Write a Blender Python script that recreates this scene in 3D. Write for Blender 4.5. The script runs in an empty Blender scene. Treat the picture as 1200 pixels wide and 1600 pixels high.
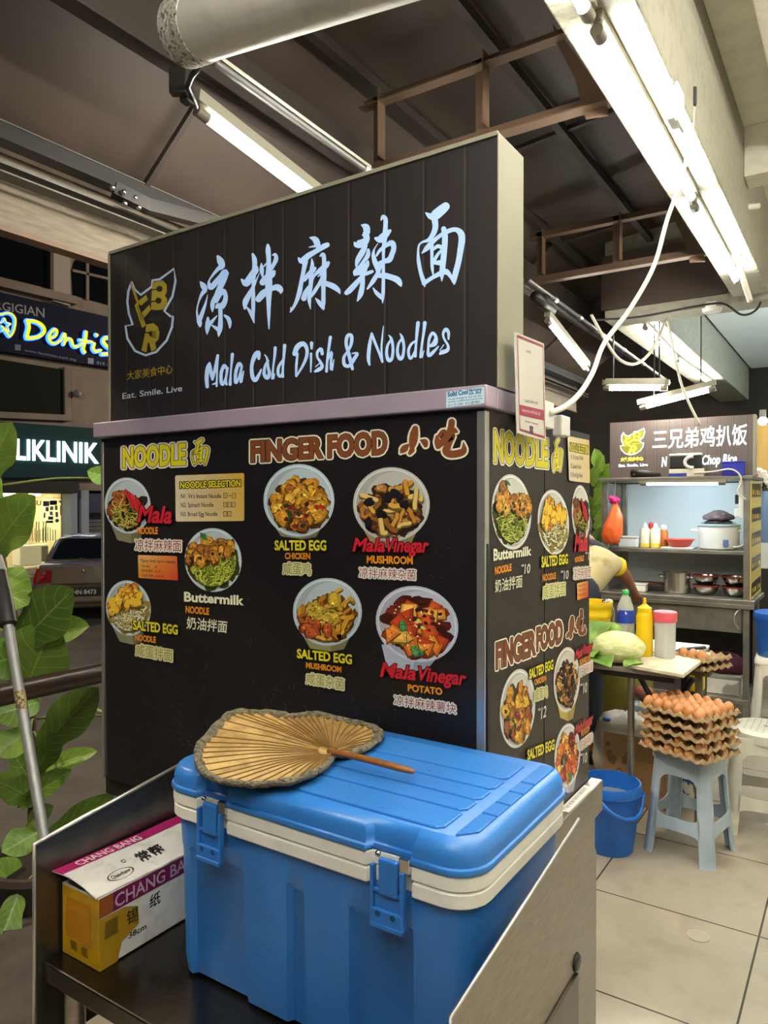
import bpy, bmesh, math, random
from mathutils import Vector, Matrix, noise
random.seed(7)
S = bpy.context.scene
COL = S.collection
V = Vector
PI = math.pi

# ------------------------------------------------------------------ camera, world, light level
FPX, YAW, PITCH = 1145.0, math.radians(33.3), math.radians(0.6)
CAM = V((0, 0, 1.45))
cd = bpy.data.cameras.new('camera')
cd.sensor_fit = 'AUTO'; cd.sensor_width = 36; cd.lens = FPX * 36 / 1600; cd.clip_start = .02
cam = bpy.data.objects.new('camera', cd); COL.objects.link(cam)
cam.location = CAM; cam.rotation_euler = (PI / 2 - PITCH, 0, YAW)
S.camera = cam
S.view_settings.view_transform = 'Standard'; S.view_settings.look = 'None'
S.view_settings.gamma = 1; S.view_settings.use_curve_mapping = False
S.view_settings.exposure = 1.75
TUBE = 40.0
TUBE_COL = (1.0, .965, .87)
w = bpy.data.worlds.new('night'); S.world = w; w.use_nodes = True
w.node_tree.nodes['Background'].inputs[0].default_value = (.05, .065, .10, 1)
w.node_tree.nodes['Background'].inputs[1].default_value = .10

def light(name, kind, loc, power, color, size=.3, rot=None):
    l = bpy.data.lights.new(name, kind); l.energy = power; l.color = color
    if kind == 'POINT': l.shadow_soft_size = size
    if kind == 'AREA': l.size = size
    if kind == 'SPOT': l.shadow_soft_size = size; l.spot_size = math.radians(140); l.spot_blend = .6
    o = bpy.data.objects.new(name, l); COL.objects.link(o); o.location = loc
    if rot: o.rotation_euler = rot
    return o
light('street_fill_light', 'POINT', (-6.5, -1.0, 6.0), 420, (1.0, .80, .58), .3)  # added fill without a lamp post, lifts the near street
light('street_fill_light', 'POINT', (-8.5, 21.0, 7.5), 1300, (1.0, .82, .62), .3)  # added fill, unseen, brightens the facades across the street

# ------------------------------------------------------------------ pixel geometry (1200 x 1600 frame)
F_ = V((-math.sin(YAW) * math.cos(PITCH), math.cos(YAW) * math.cos(PITCH), -math.sin(PITCH)))
R_ = V((math.cos(YAW), math.sin(YAW), 0))
U_ = R_.cross(F_)
def ray(px, py): return F_ + R_ * ((px - 600) / FPX) + U_ * ((800 - py) / FPX)
def at(px, py, t): return CAM + ray(px, py) * t
def onX(px, py, X): d = ray(px, py); return CAM + d * ((X - CAM.x) / d.x)
def onY(px, py, Y): d = ray(px, py); return CAM + d * ((Y - CAM.y) / d.y)
def onZ(px, py, Z): d = ray(px, py); return CAM + d * ((Z - CAM.z) / d.z)

# ------------------------------------------------------------------ colours and materials
def lin(c): return c / 12.92 if c <= .04045 else ((c + .055) / 1.055) ** 2.4
def H(h):
    h = h.lstrip('#'); return tuple(lin(int(h[i:i + 2], 16) / 255) for i in (0, 2, 4))
MATS = {}
def mat(name, hexc, rough=.5, metal=0.0, noise_=None, bump=None, emit=0, ecol=None, trans=0, alpha=1, coat=0, spec=None):
    if name in MATS: return MATS[name]
    m = bpy.data.materials.new(name); m.use_nodes = True
    nt = m.node_tree; b = nt.nodes['Principled BSDF']
    c = H(hexc) if isinstance(hexc, str) else hexc
    b.inputs['Base Color'].default_value = (*c, 1)
    b.inputs['Roughness'].default_value = rough; b.inputs['Metallic'].default_value = metal
    if spec is not None: b.inputs['Specular IOR Level'].default_value = spec
    if coat: b.inputs['Coat Weight'].default_value = coat
    if trans: b.inputs['Transmission Weight'].default_value = trans
    if alpha < 1: b.inputs['Alpha'].default_value = alpha
    if emit:
        b.inputs['Emission Color'].default_value = (*(ecol or c), 1); b.inputs['Emission Strength'].default_value = emit
    tc = None
    if noise_ or bump:
        tc = nt.nodes.new('ShaderNodeTexCoord')
    if noise_:
        sc, hex2, lo, hi = noise_[:4]
        n = nt.nodes.new('ShaderNodeTexNoise'); n.inputs['Scale'].default_value = sc; n.inputs['Detail'].default_value = 5
        if len(noise_) > 4:
            mp = nt.nodes.new('ShaderNodeMapping'); mp.inputs['Scale'].default_value = noise_[4]
            nt.links.new(tc.outputs['Object'], mp.inputs[0]); nt.links.new(mp.outputs[0], n.inputs['Vector'])
        else: nt.links.new(tc.outputs['Object'], n.inputs['Vector'])
        r = nt.nodes.new('ShaderNodeValToRGB')
        r.color_ramp.elements[0].position = lo; r.color_ramp.elements[1].position = hi
        r.color_ramp.elements[0].color = (*c, 1); r.color_ramp.elements[1].color = (*H(hex2), 1)
        nt.links.new(n.outputs['Fac'], r.inputs[0]); nt.links.new(r.outputs[0], b.inputs['Base Color'])
    if bump:
        n = nt.nodes.new('ShaderNodeTexNoise'); n.inputs['Scale'].default_value = bump[0]; n.inputs['Detail'].default_value = 4
        bp = nt.nodes.new('ShaderNodeBump'); bp.inputs['Strength'].default_value = bump[1]; bp.inputs['Distance'].default_value = .01
        nt.links.new(tc.outputs['Object'], n.inputs['Vector']); nt.links.new(n.outputs['Fac'], bp.inputs['Height']); nt.links.new(bp.outputs[0], b.inputs['Normal'])
    MATS[name] = m
    return m
def attr_mat(name, rough=.4, emit=0, spec=.5):
    if name in MATS: return MATS[name]
    m = bpy.data.materials.new(name); m.use_nodes = True; nt = m.node_tree; b = nt.nodes['Principled BSDF']
    a = nt.nodes.new('ShaderNodeAttribute'); a.attribute_name = 'Col'
    nt.links.new(a.outputs['Color'], b.inputs['Base Color']); b.inputs['Roughness'].default_value = rough
    b.inputs['Specular IOR Level'].default_value = spec
    if emit:
        nt.links.new(a.outputs['Color'], b.inputs['Emission Color']); b.inputs['Emission Strength'].default_value = emit
    MATS[name] = m; return m

# ------------------------------------------------------------------ mesh builder
class MB:
    def __init__(s): s.v = []; s.f = []; s.m = []
    def add(s, vs, fs, mi=0):
        o = len(s.v); s.v += [V(p) for p in vs]
        for f in fs: s.f.append([i + o for i in f]); s.m.append(mi)
        return s
    def bm(s, b, mi=0):
        b.verts.index_update(); s.add([v.co.copy() for v in b.verts], [[v.index for v in f.verts] for f in b.faces], mi); b.free(); return s
    def box(s, c, size, rz=0, bev=0, mi=0, rot=None, seg=2):
        b = bmesh.new(); bmesh.ops.create_cube(b, size=1)
        bmesh.ops.scale(b, vec=size, verts=b.verts)
        if bev: bmesh.ops.bevel(b, geom=b.edges[:], offset=bev, segments=seg, affect='EDGES', profile=.5)
        M = Matrix.Translation(c) @ (rot.to_4x4() if rot else Matrix.Rotation(rz, 4, 'Z'))
        bmesh.ops.transform(b, matrix=M, verts=b.verts)
        return s.bm(b, mi)
    def bx(s, a, b, bev=0, mi=0):
        a, b = V(a), V(b); return s.box((a + b) / 2, [abs(x) for x in (b - a)], 0, bev, mi)
    def tube(s, pts, r, seg=10, mi=0, caps=True, flat=1.0, up=None):
        pts = [V(p) for p in pts]; n = len(pts); rs = r if isinstance(r, (list, tuple)) else [r] * n
        rings = []; prev = None
        for i, p in enumerate(pts):
            d = (pts[min(i + 1, n - 1)] - pts[max(i - 1, 0)]).normalized()
            if prev is None:
                a = V(up) if up else (V((0, 0, 1)) if abs(d.z) < .9 else V((1, 0, 0)))
                x = d.cross(a).normalized()
            else: x = (prev - d * prev.dot(d)).normalized()
            prev = x; y = d.cross(x)
            off = PI / seg if seg == 4 else 0
            k = math.sqrt(2) if seg == 4 else 1
            rings.append([p + (x * math.cos(2 * PI * j / seg + off) + y * math.sin(2 * PI * j / seg + off) * flat) * rs[i] * k for j in range(seg)])
        return s.loft(rings, caps, mi)
    def loft(s, rings, caps=True, mi=0, closed=True):
        k = len(rings[0]); vs = [p for r in rings for p in r]; fs = []
        for i in range(len(rings) - 1):
            for j in range(k if closed else k - 1):
                a = i * k + j; b = i * k + (j + 1) % k; fs.append([a, b, b + k, a + k])
        if caps: fs.append(list(range(k))[::-1]); fs.append([(len(rings) - 1) * k + j for j in range(k)])
        return s.add(vs, fs, mi)
    def lathe(s, prof, c=(0, 0, 0), seg=24, mi=0, caps=True, sq=None):
        c = V(c); rings = []
        for r, z in prof:
            rings.append([c + V((r * math.cos(2 * PI * j / seg), r * math.sin(2 * PI * j / seg), z)) for j in range(seg)])
        return s.loft(rings, caps, mi)
    def prism(s, poly, off, mi=0):
        poly = [V(p) for p in poly]; off = V(off); k = len(poly)
        return s.loft([poly, [p + off for p in poly]], True, mi)
    def ball(s, c, r, seg=16, mi=0, rot=None):
        b = bmesh.new(); bmesh.ops.create_uvsphere(b, u_segments=seg, v_segments=max(6, seg // 2), radius=1)
        sc = r if isinstance(r, (list, tuple)) else (r, r, r)
        M = Matrix.Translation(c) @ (rot.to_4x4() if rot else Matrix()) @ Matrix.Diagonal((*sc, 1))
        bmesh.ops.transform(b, matrix=M, verts=b.verts); return s.bm(b, mi)

ROOT = {}
def finish(name, me, mats, parent, smooth, local):
    for m in (mats if isinstance(mats, (list, tuple)) else [mats]): me.materials.append(m)
    o = bpy.data.objects.new(name, me); COL.objects.link(o)
    if smooth:
        me.shade_smooth()
        if smooth is not True: me.set_sharp_from_angle(angle=math.radians(smooth))
    if parent:
        rootm = ROOT.get(parent.name, Matrix()); ROOT[o.name] = rootm
        o.parent = parent
        if not local: me.transform(rootm.inverted())
    else:
        # the origin goes to the base of the thing
        if me.vertices:
            xs = [v.co for v in me.vertices]
            c = V(((min(p.x for p in xs) + max(p.x for p in xs)) / 2, (min(p.y for p in xs) + max(p.y for p in xs)) / 2, min(p.z for p in xs)))
            me.transform(Matrix.Translation(-c)); o.location = c
        ROOT[o.name] = Matrix.Translation(o.location)
    return o
def obj(name, mb, mats, parent=None, smooth=None, local=False):
    me = bpy.data.meshes.new(name); me.from_pydata(mb.v, [], mb.f); me.update()
    for p, i in zip(me.polygons, mb.m): p.material_index = i
    b = bmesh.new(); b.from_mesh(me); bmesh.ops.recalc_face_normals(b, faces=b.faces); b.to_mesh(me); b.free()
    return finish(name, me, mats, parent, smooth, local)
def tag(o, label=None, cat=None, group=None, kind=None):
    if label: o['label'] = label
    if cat: o['category'] = cat
    if group: o['group'] = group
    if kind: o['kind'] = kind
    return o
def thing(name, label, cat, loc=(0, 0, 0), rz=0, group=None):
    o = bpy.data.objects.new(name, None); o.empty_display_size = .05; COL.objects.link(o)
    o.location = loc; o.rotation_euler = (0, 0, rz)
    ROOT[o.name] = Matrix.Translation(loc) @ Matrix.Rotation(rz, 4, 'Z')
    return tag(o, label, cat, group)
def kids(o): return [c for c in bpy.data.objects if c.parent == o]
def dup(root, loc, rz=None, label=None, group=None):
    def cp(o, par):
        c = o.copy(); COL.objects.link(c)
        if par: c.parent = par
        for ch in kids(o): cp(ch, c)
        return c
    src = root; r = cp(src, None); r.location = loc
    if rz is not None: r.rotation_euler = (0, 0, rz)
    tag(r, label, None, group); return r
def struct(name, mb, mats, smooth=None, label=None):
    o = obj(name, mb, mats, None, smooth); o['kind'] = 'structure'
    if label: o['label'] = label
    return o

# ------------------------------------------------------------------ printed and painted lettering
TXT = {}
def text_geo(body, off=0.0, shear=0.0):
    k = (body, off, shear)
    if k in TXT: return TXT[k]
    c = bpy.data.curves.new('t', 'FONT'); c.body = body; c.offset = off; c.shear = shear; c.resolution_u = 3
    o = bpy.data.objects.new('t', c); COL.objects.link(o); bpy.context.view_layer.update()
    e = o.evaluated_get(bpy.context.evaluated_depsgraph_get()); m = e.to_mesh()
    vs = [(v.co.x, v.co.y) for v in m.vertices]; fs = [list(p.vertices) for p in m.polygons]
    e.to_mesh_clear(); bpy.data.objects.remove(o); bpy.data.curves.remove(c)
    TXT[k] = (vs, fs); return TXT[k]
CAPH = max(p[1] for p in text_geo('H')[0])
def cat_rom(p, n=5):
    out = []
    for i in range(len(p) - 1):
        a, b, c, d = p[max(i - 1, 0)], p[i], p[i + 1], p[min(i + 2, len(p) - 1)]
        for j in range(n):
            t = j / n
            out.append(tuple(.5 * (2 * b[k] + (c[k] - a[k]) * t + (2 * a[k] - 5 * b[k] + 4 * c[k] - d[k]) * t * t + (3 * b[k] - a[k] - 3 * c[k] + d[k]) * t ** 3) for k in range(len(b))))
    out.append(tuple(p[-1])); return out
def strokes_of(txt):
    return [[tuple(float(q) for q in pt.split(',')) for pt in st.split()] for st in txt.split(';') if st.strip()]

class Print:
    """flat ink on a plane: mapper turns layout coordinates into points of the plane"""
    def __init__(s, mapper, normal, off=.0008, step=5e-6):
        s.map = mapper; s.n = V(normal).normalized(); s.off = off; s.step = step; s.k = 0
        s.v = []; s.f = []; s.c = []
    def _add(s, pts, faces, col):
        o = len(s.v); d = s.n * (s.off + s.k * s.step)
        for i, p in enumerate(pts):
            s.v.append(s.map(*p) + d); s.c.append(col[i] if isinstance(col, list) else col)
        s.f += [[i + o for i in f] for f in faces]
    def up(s): s.k += 1
    def poly(s, pts, col): s._add(pts, [list(range(len(pts)))], col); s.up()
    def grid(s, q, cols, n=6):
        pts = []; cc = []
        for i in range(n + 1):
            for j in range(n + 1):
                a, b = i / n, j / n
                pts.append(tuple((q[0][k] * (1 - a) + q[1][k] * a) * (1 - b) + (q[3][k] * (1 - a) + q[2][k] * a) * b for k in (0, 1)))
                cc.append(tuple((cols[0][k] * (1 - a) + cols[1][k] * a) * (1 - b) + (cols[3][k] * (1 - a) + cols[2][k] * a) * b for k in range(3)))
        s._add(pts, [[i * (n + 1) + j, (i + 1) * (n + 1) + j, (i + 1) * (n + 1) + j + 1, i * (n + 1) + j + 1] for i in range(n) for j in range(n)], cc); s.up()
    def ell(s, cx, cy, rx, ry, rot, col, n=28, jit=0):
        c, si = math.cos(rot), math.sin(rot); pts = []
        for i in range(n):
            a = 2 * PI * i / n; k = 1 + random.uniform(-jit, jit)
            x, y = rx * math.cos(a) * k, ry * math.sin(a) * k; pts.append((cx + x * c - y * si, cy + x * si + y * c))
        s.poly(pts, col)
    def stroke(s, pts, col, grow=0, smooth=4, mul=1.0, same=False):
        p = cat_rom(pts, smooth) if len(pts) > 2 and smooth else pts
        L = []; R = []
        for i, (x, y, w_) in enumerate(p):
            a, b = p[max(i - 1, 0)], p[min(i + 1, len(p) - 1)]
            dx, dy = b[0] - a[0], b[1] - a[1]; q = math.hypot(dx, dy) or 1
            h = max(w_ * mul, 0) / 2 + grow
            L.append((x - dy / q * h, y + dx / q * h)); R.append((x + dy / q * h, y - dx / q * h))
        for e in (p[0], p[-1]):
            h = max(e[2] * mul, 0) / 2 + grow
            if h > 0: s._add([(e[0] + h * math.cos(t * PI / 5), e[1] + h * math.sin(t * PI / 5)) for t in range(10)], [list(range(10))], col); s.up()
        n = len(L); s._add(L + R, [[i, i + 1, n + i + 1, n + i] for i in range(n - 1)], col)
        s.up()
    def brush(s, txt, col, ox=0, oy=0, sc=1, grow=0, mul=1.0):
        for st in strokes_of(txt): s.stroke([(ox + x / sc, oy + y / sc, w_ / sc) for x, y, w_ in st], col, grow, mul=mul, same=True)
        s.up()
    def text(s, body, a, b, h, col, hr=None, bold=.02, outline=None, ocol=None, shear=0, ox=1):
        hr = hr or h; cj = any(ord(ch) > 0x2E80 for ch in body)
        base = text_geo(body, 0, shear)[0]
        x0, x1 = min(p[0] for p in base), max(p[0] for p in base)
        y0, y1 = (min(p[1] for p in base), max(p[1] for p in base)) if cj else (0, CAPH)
        def put(off, c, dx=0, dy=0):
            vs, fs = text_geo(body, off, shear); pts = []
            for x, y in vs:
                u = (x - x0) / (x1 - x0); v_ = (y - y0) / (y1 - y0)
                pts.append((a[0] + (b[0] - a[0]) * u + dx, a[1] + (b[1] - a[1]) * u - (h + (hr - h) * u) * v_ + dy))
            s._add(pts, fs, c)
        if outline:
            for i in range(10):
                put(bold, ocol, outline * ox * math.cos(i * PI / 5), outline * math.sin(i * PI / 5)); s.up()
        put(bold, col); s.up()
    def build(s, name, m, parent=None):
        me = bpy.data.meshes.new(name); me.from_pydata(s.v, [], s.f); me.update()
        a = me.color_attributes.new('Col', 'FLOAT_COLOR', 'POINT')
        for i, c in enumerate(s.c): a.data[i].color = (*c[:3], 1)
        return finish(name, me, m, parent, None, False)
INK = attr_mat('printed_ink', .38)

# common materials
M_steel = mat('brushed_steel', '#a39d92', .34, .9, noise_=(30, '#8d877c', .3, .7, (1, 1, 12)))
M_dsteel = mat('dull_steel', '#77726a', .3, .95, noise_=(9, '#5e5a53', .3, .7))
M_alu = mat('aluminium_trim', '#c9c6c0', .3, .85)
M_white = mat('white_paint', '#e2dfd0', .6, noise_=(14, '#d3cfbd', .45, .75), bump=(60, .15))
M_brown = mat('brown_painted_steel', '#5b4636', .5, .1)
M_black = mat('black_plastic', '#141414', .45)
M_dark = mat('dark_metal', '#2a2725', .45, .3)
M_chrome = mat('chrome', '#cfcfcf', .15, 1)
M_whplas = mat('white_plastic', '#d8d8d2', .4)
M_tubeglow = mat('lit_tube', '#fff6e0', .5, emit=TUBE, ecol=TUBE_COL)
M_coolglow = mat('lit_cool_tube', '#e8f6ff', .5, emit=34, ecol=(.74, .92, 1.0))
M_cable_w = mat('cream_cable', '#cfc9b4', .5)
M_cable_b = mat('black_cable', '#1d1b1a', .5)
M_batten = mat('grey_batten', '#8a8674', .6)
M_rail = mat('grey_rail', '#5d5b55', .5, .4)
M_cap = mat('tube_end_cap', '#6d675a', .4)
# ------------------------------------------------------------------ the setting
def floor_mat():
    m = bpy.data.materials.new('polished_floor_tile'); m.use_nodes = True; nt = m.node_tree; N = nt.nodes; L = nt.links; b = N['Principled BSDF']
    tc = N.new('ShaderNodeTexCoord'); g = N.new('ShaderNodeNewGeometry'); sp = N.new('ShaderNodeSeparateXYZ'); L.new(g.outputs['Position'], sp.inputs[0])
    def mth(op, a, v=None, v2=None):
        n = N.new('ShaderNodeMath'); n.operation = op
        if hasattr(a, 'node'): L.new(a, n.inputs[0])
        else: n.inputs[0].default_value = a
        if v is not None:
            if hasattr(v, 'node'): L.new(v, n.inputs[1])
            else: n.inputs[1].default_value = v
        return n.outputs[0]
    def line(o, off):
        f = mth('FRACT', mth('DIVIDE', mth('ADD', o, off), .57)); d = mth('ABSOLUTE', mth('SUBTRACT', f, .5)); return mth('GREATER_THAN', d, .4945)
    jl = mth('MAXIMUM', line(sp.outputs[0], .29 + 5.7), line(sp.outputs[1], -2.163 + 5.7))
    def nz(scale, det, lo, hi):
        n = N.new('ShaderNodeTexNoise'); n.inputs['Scale'].default_value = scale; n.inputs['Detail'].default_value = det; L.new(g.outputs['Position'], n.inputs['Vector'])
        r = N.new('ShaderNodeMapRange'); r.inputs[1].default_value = lo; r.inputs[2].default_value = hi; L.new(n.outputs['Fac'], r.inputs[0]); return r.outputs[0]
    def mix(f, a, c):
        n = N.new('ShaderNodeMix'); n.data_type = 'RGBA'
        L.new(f, n.inputs['Factor'])
        for k, q in ((6, a), (7, c)):
            if hasattr(q, 'node'): L.new(q, n.inputs[k])
            else: n.inputs[k].default_value = (*q, 1)
        return n.outputs[2]
    c = mix(nz(2.2, 6, .25, .8), H('#a29a8a'), H('#8b8373'))
    c = mix(mth('MULTIPLY', nz(9, 8, .5, .85), .35), c, H('#5f574a'))
    c = mix(jl, c, H('#3e3a33'))
    L.new(c, b.inputs['Base Color'])
    r = N.new('ShaderNodeMapRange'); L.new(nz(3.3, 3, .1, .9), r.inputs[0]); r.inputs[3].default_value = .20; r.inputs[4].default_value = .30; L.new(r.outputs[0], b.inputs['Roughness'])
    return m
struct('floor', MB().bx((-1.86, -1.5, -.12), (2.6, 9.5, 0)), floor_mat())
struct('trim_1', MB().bx((-2.5, -1.5, -.6), (-1.861, 9.5, -.02)), mat('kerb_concrete', '#4d463e', .85, noise_=(8, '#3a342e', .35, .7)))
struct('ground', MB().bx((-24, -6, -.7), (-2.501, 40, -.55)), mat('asphalt', '#5c5750', .62, noise_=(2.3, '#48443e', .35, .7), bump=(40, .5)))
struct('ceiling', MB().bx((-.459, -1.5, 3.12), (2.6, 4.68, 3.2)), M_white)
struct('ceiling', MB().bx((-1.1, 4.92, 3.0), (2.6, 9.5, 3.1)), mat('pale_ceiling', '#e2e8e6', .7))
struct('wall_right', MB().bx((2.45, -1.5, 0), (2.6, 9.5, 3.12)), mat('cream_wall', '#cfc8b4', .8))
struct('wall_back', MB().bx((-3.2, 9.3, 0), (2.45, 9.45, 3.3)), mat('shop_back_wall', '#2f2822', .8, noise_=(3, '#26201b', .4, .7)))
bm_ = MB().bx((-.65, -1.5, 2.65), (-.46, 4.68, 3.2), .006)
struct('trim_2', bm_, mat('rough_white_beam', '#8f8c7d', .75, noise_=(22, '#7a7668', .5, .8), bump=(45, .6)))
# strip and mouldings of the corridor ceiling
struct('trim_3', MB().bx((-.30, -1.5, 3.0), (-.22, 3.55, 3.12), .004), M_white)
struct('trim_4', MB().bx((-.30, 2.05, 3.06), (2.4, 2.13, 3.12), .004), M_white)
struct('trim_5', MB().bx((-.459, 3.6, 2.9), (2.4, 3.75, 3.12), .004), M_white)
# cross beam, white below with the awning fabric hanging on its near face
struct('trim_6', MB().bx((-1.4, 4.7, 2.62), (2.45, 4.9, 3.2), .005), mat('rough_white_beam', '#dedacb'))
struct('trim_7', MB().bx((-1.42, 4.92, 2.64), (-1.12, 9.3, 3.1), .005), mat('rough_white_beam', '#dedacb'))
M_tarp = mat('brown_awning_fabric', '#33271f', .62, noise_=(3, '#3d3026', .35, .7), bump=(8, .25))
t = thing('hanging_flap', 'dark brown fabric flap hanging on the near face of the white cross beam', 'awning flap', (-1.0, 4.66, 2.66))
obj('fabric', MB().bx((-1.41, 4.66, 2.68), (-.68, 4.685, 3.02)), M_tarp, t)

# ------------------------------------------------------------------ awning with its steel frame
aw = thing('awning', 'brown fabric street awning sloping down to the street above the noodle stall', 'awning', (-1.4, 2.5, 2.33))
def canopy_z(X): return 3.20 + (X + .66) * .10 if X > -1.62 else 3.104 - (-1.62 - X) * .80
mb = MB(); nx, ny = 14, 30; vs = []; fs = []
for i in range(nx + 1):
    for j in range(ny + 1):
        X = -.655 - 1.62 * i / nx; Y = -1.4 + 8.2 * j / ny
        vs.append((X, Y, canopy_z(X) - .02 * math.sin(PI * ((Y * .62) % 1)) * math.sin(PI * i / nx)))
for i in range(nx):
    for j in range(ny): a = i * (ny + 1) + j; fs.append([a, a + 1, a + ny + 2, a + ny + 1])
k = len(vs); top = [(p[0], p[1], p[2] + .004) for p in vs]
mb.add(vs, fs); mb.add(top, fs)
obj('canopy', mb, M_tarp, aw, True)
# valance board on the street side
M_val = mat('beige_board', '#7f7362', .75, noise_=(10, '#665b4c', .35, .75, (1, 1, 7)), bump=(30, .3))
za = onX(0, 355, -2.3).z
obj('valance', MB().bx((-2.34, -1.4, za), (-2.29, 6.8, za + .235), .003), M_val, aw)
obj('valance_trim', MB().bx((-2.345, -1.4, za - .012), (-2.285, 6.8, za + .004)), mat('wood_strip', '#6e543f', .6), aw)
# rails of the roller along the street side
p = onX(0, 196, -2.2)
for dz, h, mt in ((0, .05, M_dark), (-.075, .007, M_rail), (.052, .004, M_rail), (-.10, .005, M_rail)):
    obj('rail', MB().bx((-2.23, -1.4, p.z - .05 + dz), (-2.17, 6.8, p.z - .05 + dz + h)), mt, aw)
arm = MB().tube([onX(178, 296, -2.14), onX(230, 322, -2.10), onX(345, 352, -2.05), onX(480, 400, -2.0)], .022, 4)
ao = obj('folding_arm', arm, M_dark, aw)
for px, py in ((176, 293), (193, 300), (211, 309), (195, 318), (217, 324)): obj('arm_bolt', MB().ball(onX(px, py, -2.10), .010, 10), M_chrome, ao, True)
# battens under the canopy
M_batt = mat('dark_batten', '#2b221c', .7)
for X in (-1.12, -1.57):
    obj('batten', MB().bx((X - .018, -1.3, canopy_z(X) - .085), (X + .018, 6.6, canopy_z(X) - .045)), M_batt, aw)
obj('purlin', MB().bx((-1.70, -1.3, 2.70), (-1.64, 6.6, 2.86), .003), M_batt, aw)
for Y in (.75, 1.75, 3.15, 4.35, 5.5):
    q = [V((X, Y, canopy_z(X) - .055)) for X in (-.68, -1.62, -2.25)]
    obj('cross_batten', MB().tube(q, .010, 4), M_batt, aw)

def truss(Y, label):
    zb, zt = 2.70, 2.955
    t = thing('roof_truss', label, 'steel truss', (-.7, Y, zb))
    def angle(a, b, name, w_=.045):
        a, b = V(a), V(b); mb = MB(); lo = V((min(a.x, b.x), Y - .003, min(a.z, b.z)))
        if abs(a.x - b.x) > abs(a.z - b.z):
            mb.bx((a.x, Y - .004, a.z), (b.x, Y + .0, a.z + w_)); mb.bx((a.x, Y - w_, a.z), (b.x, Y - .004, a.z + .005))
        else:
            mb.bx((a.x - w_ / 2, Y - .004, a.z), (a.x + w_ / 2, Y, b.z)); mb.bx((a.x + w_ / 2 - .004, Y - w_, a.z), (a.x + w_ / 2, Y - .004, b.z))
        obj(name, mb, M_brown, t)
    angle((-1.62, 0, zb), (-.66, 0, zb), 'bottom_chord', .05); angle((-1.62, 0, zt), (-.74, 0, zt), 'top_chord')
    for X in (-1.55, -1.12): angle((X, 0, zb + .05), (X, 0, zt + .045), 'post', .05)
    ends = [(p_.x, p_.z) for p_ in (onY(*q_, 2.33) for q_ in ((866, 40), (946, 150), (952, 182), (917, 188), (900, 125), (868, 62)))]
    obj('end_plate', MB().prism([(x, Y - .012, z) for x, z in ends], (0, .007, 0)), M_brown, t)
truss(2.33, 'brown steel awning truss directly above and behind the sign box')
truss(3.99, 'brown steel awning truss further back right of the sign box')

# ------------------------------------------------------------------ fluorescent fittings
def fitting(p0, p1, label, cool=False, hood=0, up=(0, 0, 1), gap=.034, group=None):
    p0, p1 = V(p0), V(p1); up = V(up); d = (p1 - p0).normalized(); sd = d.cross(up).normalized(); up = sd.cross(d)
    t = thing('tube_light', label, 'fluorescent light', p0 + up * gap, 0, group)
    obj('tube', MB().tube([p0 + d * .02, p1 - d * .02], .0135, 14), M_coolglow if cool else M_tubeglow, t, 40)
    obj('batten', MB().tube([p0 - d * .02 + up * (gap + .006), p1 + d * .02 + up * (gap + .006)], .017, 4, up=up), M_batten, t)
    for a, s in ((p0, 1), (p1, -1)):
        obj('end_cap', MB().tube([a - d * s * .012, a + d * s * .030], .0165, 12).tube([a, a + up * gap], .010, 8), M_cap, t, 40)
    if hood:
        q = [p0 + up * (gap + .02), p1 + up * (gap + .02)]
        pr = [q[0] + sd * hood - up * .03, q[0] + sd * .012 + up * .012, q[0] - sd * .012 + up * .012, q[0] - sd * hood - up * .03]
        mb = MB().loft([pr, [x + (q[1] - q[0]) for x in pr]], False, 0, False)
        obj('reflector', mb, M_batten, t)
    return t
zs = 2.607
fitting((-.555, 1.80, zs), (-.555, 2.98, zs), 'long lit tube on the white beam, nearest one, above right of the sign box')
fitting((-.562, 3.05, zs), (-.565, 4.18, zs), 'lit tube on the white beam, end to end beyond the nearest long one')
fitting((-.555, .55, zs), (-.555, 1.72, zs), 'lit tube on the white beam, reaching out of view over the viewer')
fitting((-.555, -.72, zs), (-.555, .47, zs), 'lit tube on the white beam, behind the viewer')
a = onX(312, 176, -1.62); b = onX(475, 300, -1.60); d = (b - a).normalized()
fitting(a, a + d * 1.19, 'lit tube under the brown awning, running down behind the top edge of the sign box')
a = onX(856, 502, -1.5); b = onX(916, 577, -1.5)
fitting(a, b, 'short lit tube tilted under the awning, just right of the payment board')
a = onY(946, 607, 4.95); b = onY(1040, 607, 4.95)
fitting(a, b, 'hooded lit tube hanging level in front of the far stall, above its sign', hood=.05)
a = onY(1003, 637, 5.02); b = onY(1115, 608, 5.02)
fitting(a, b, 'thin lit tube slanting up to the right, just above the far stall sign')
a = onZ(1008, 512, 2.6); b = onZ(1056, 562, 2.6); c = onZ(1112, 600, 2.6)
fitting(a, b, 'lit tube on the far white beam, the nearer of its two')
fitting(b + (c - b) * .03, c, 'lit tube on the far white beam, the farther of its two')
for nm_, px, ry in ((0, 958, 612), (0, 1030, 612), (1, 1022, 632), (1, 1095, 612)):
    q_ = onY(px, ry, 4.99 if nm_ == 0 else 5.04); tgt = bpy.data.objects['tube_light.007' if nm_ else 'tube_light.006']
    obj('hanger_rod', MB().tube([q_ + V((0, 0, .03)), V((q_.x, q_.y, 2.66 if q_.x > -1.44 else 3.05))], .005, 6), M_dark, tgt)
fitting((-.42, -1.1, 2.98), (.78, -1.1, 2.98), 'added ceiling tube across the passage behind the viewer, washing the stall front', gap=.10)  # unseen fitting added as a wash on the stall front
fitting((-.42, -.3, 2.98), (.78, -.3, 2.98), 'added ceiling tube across the passage right behind the viewer, washing the stall front', gap=.10)  # second added wash for the front, out of frame
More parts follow.
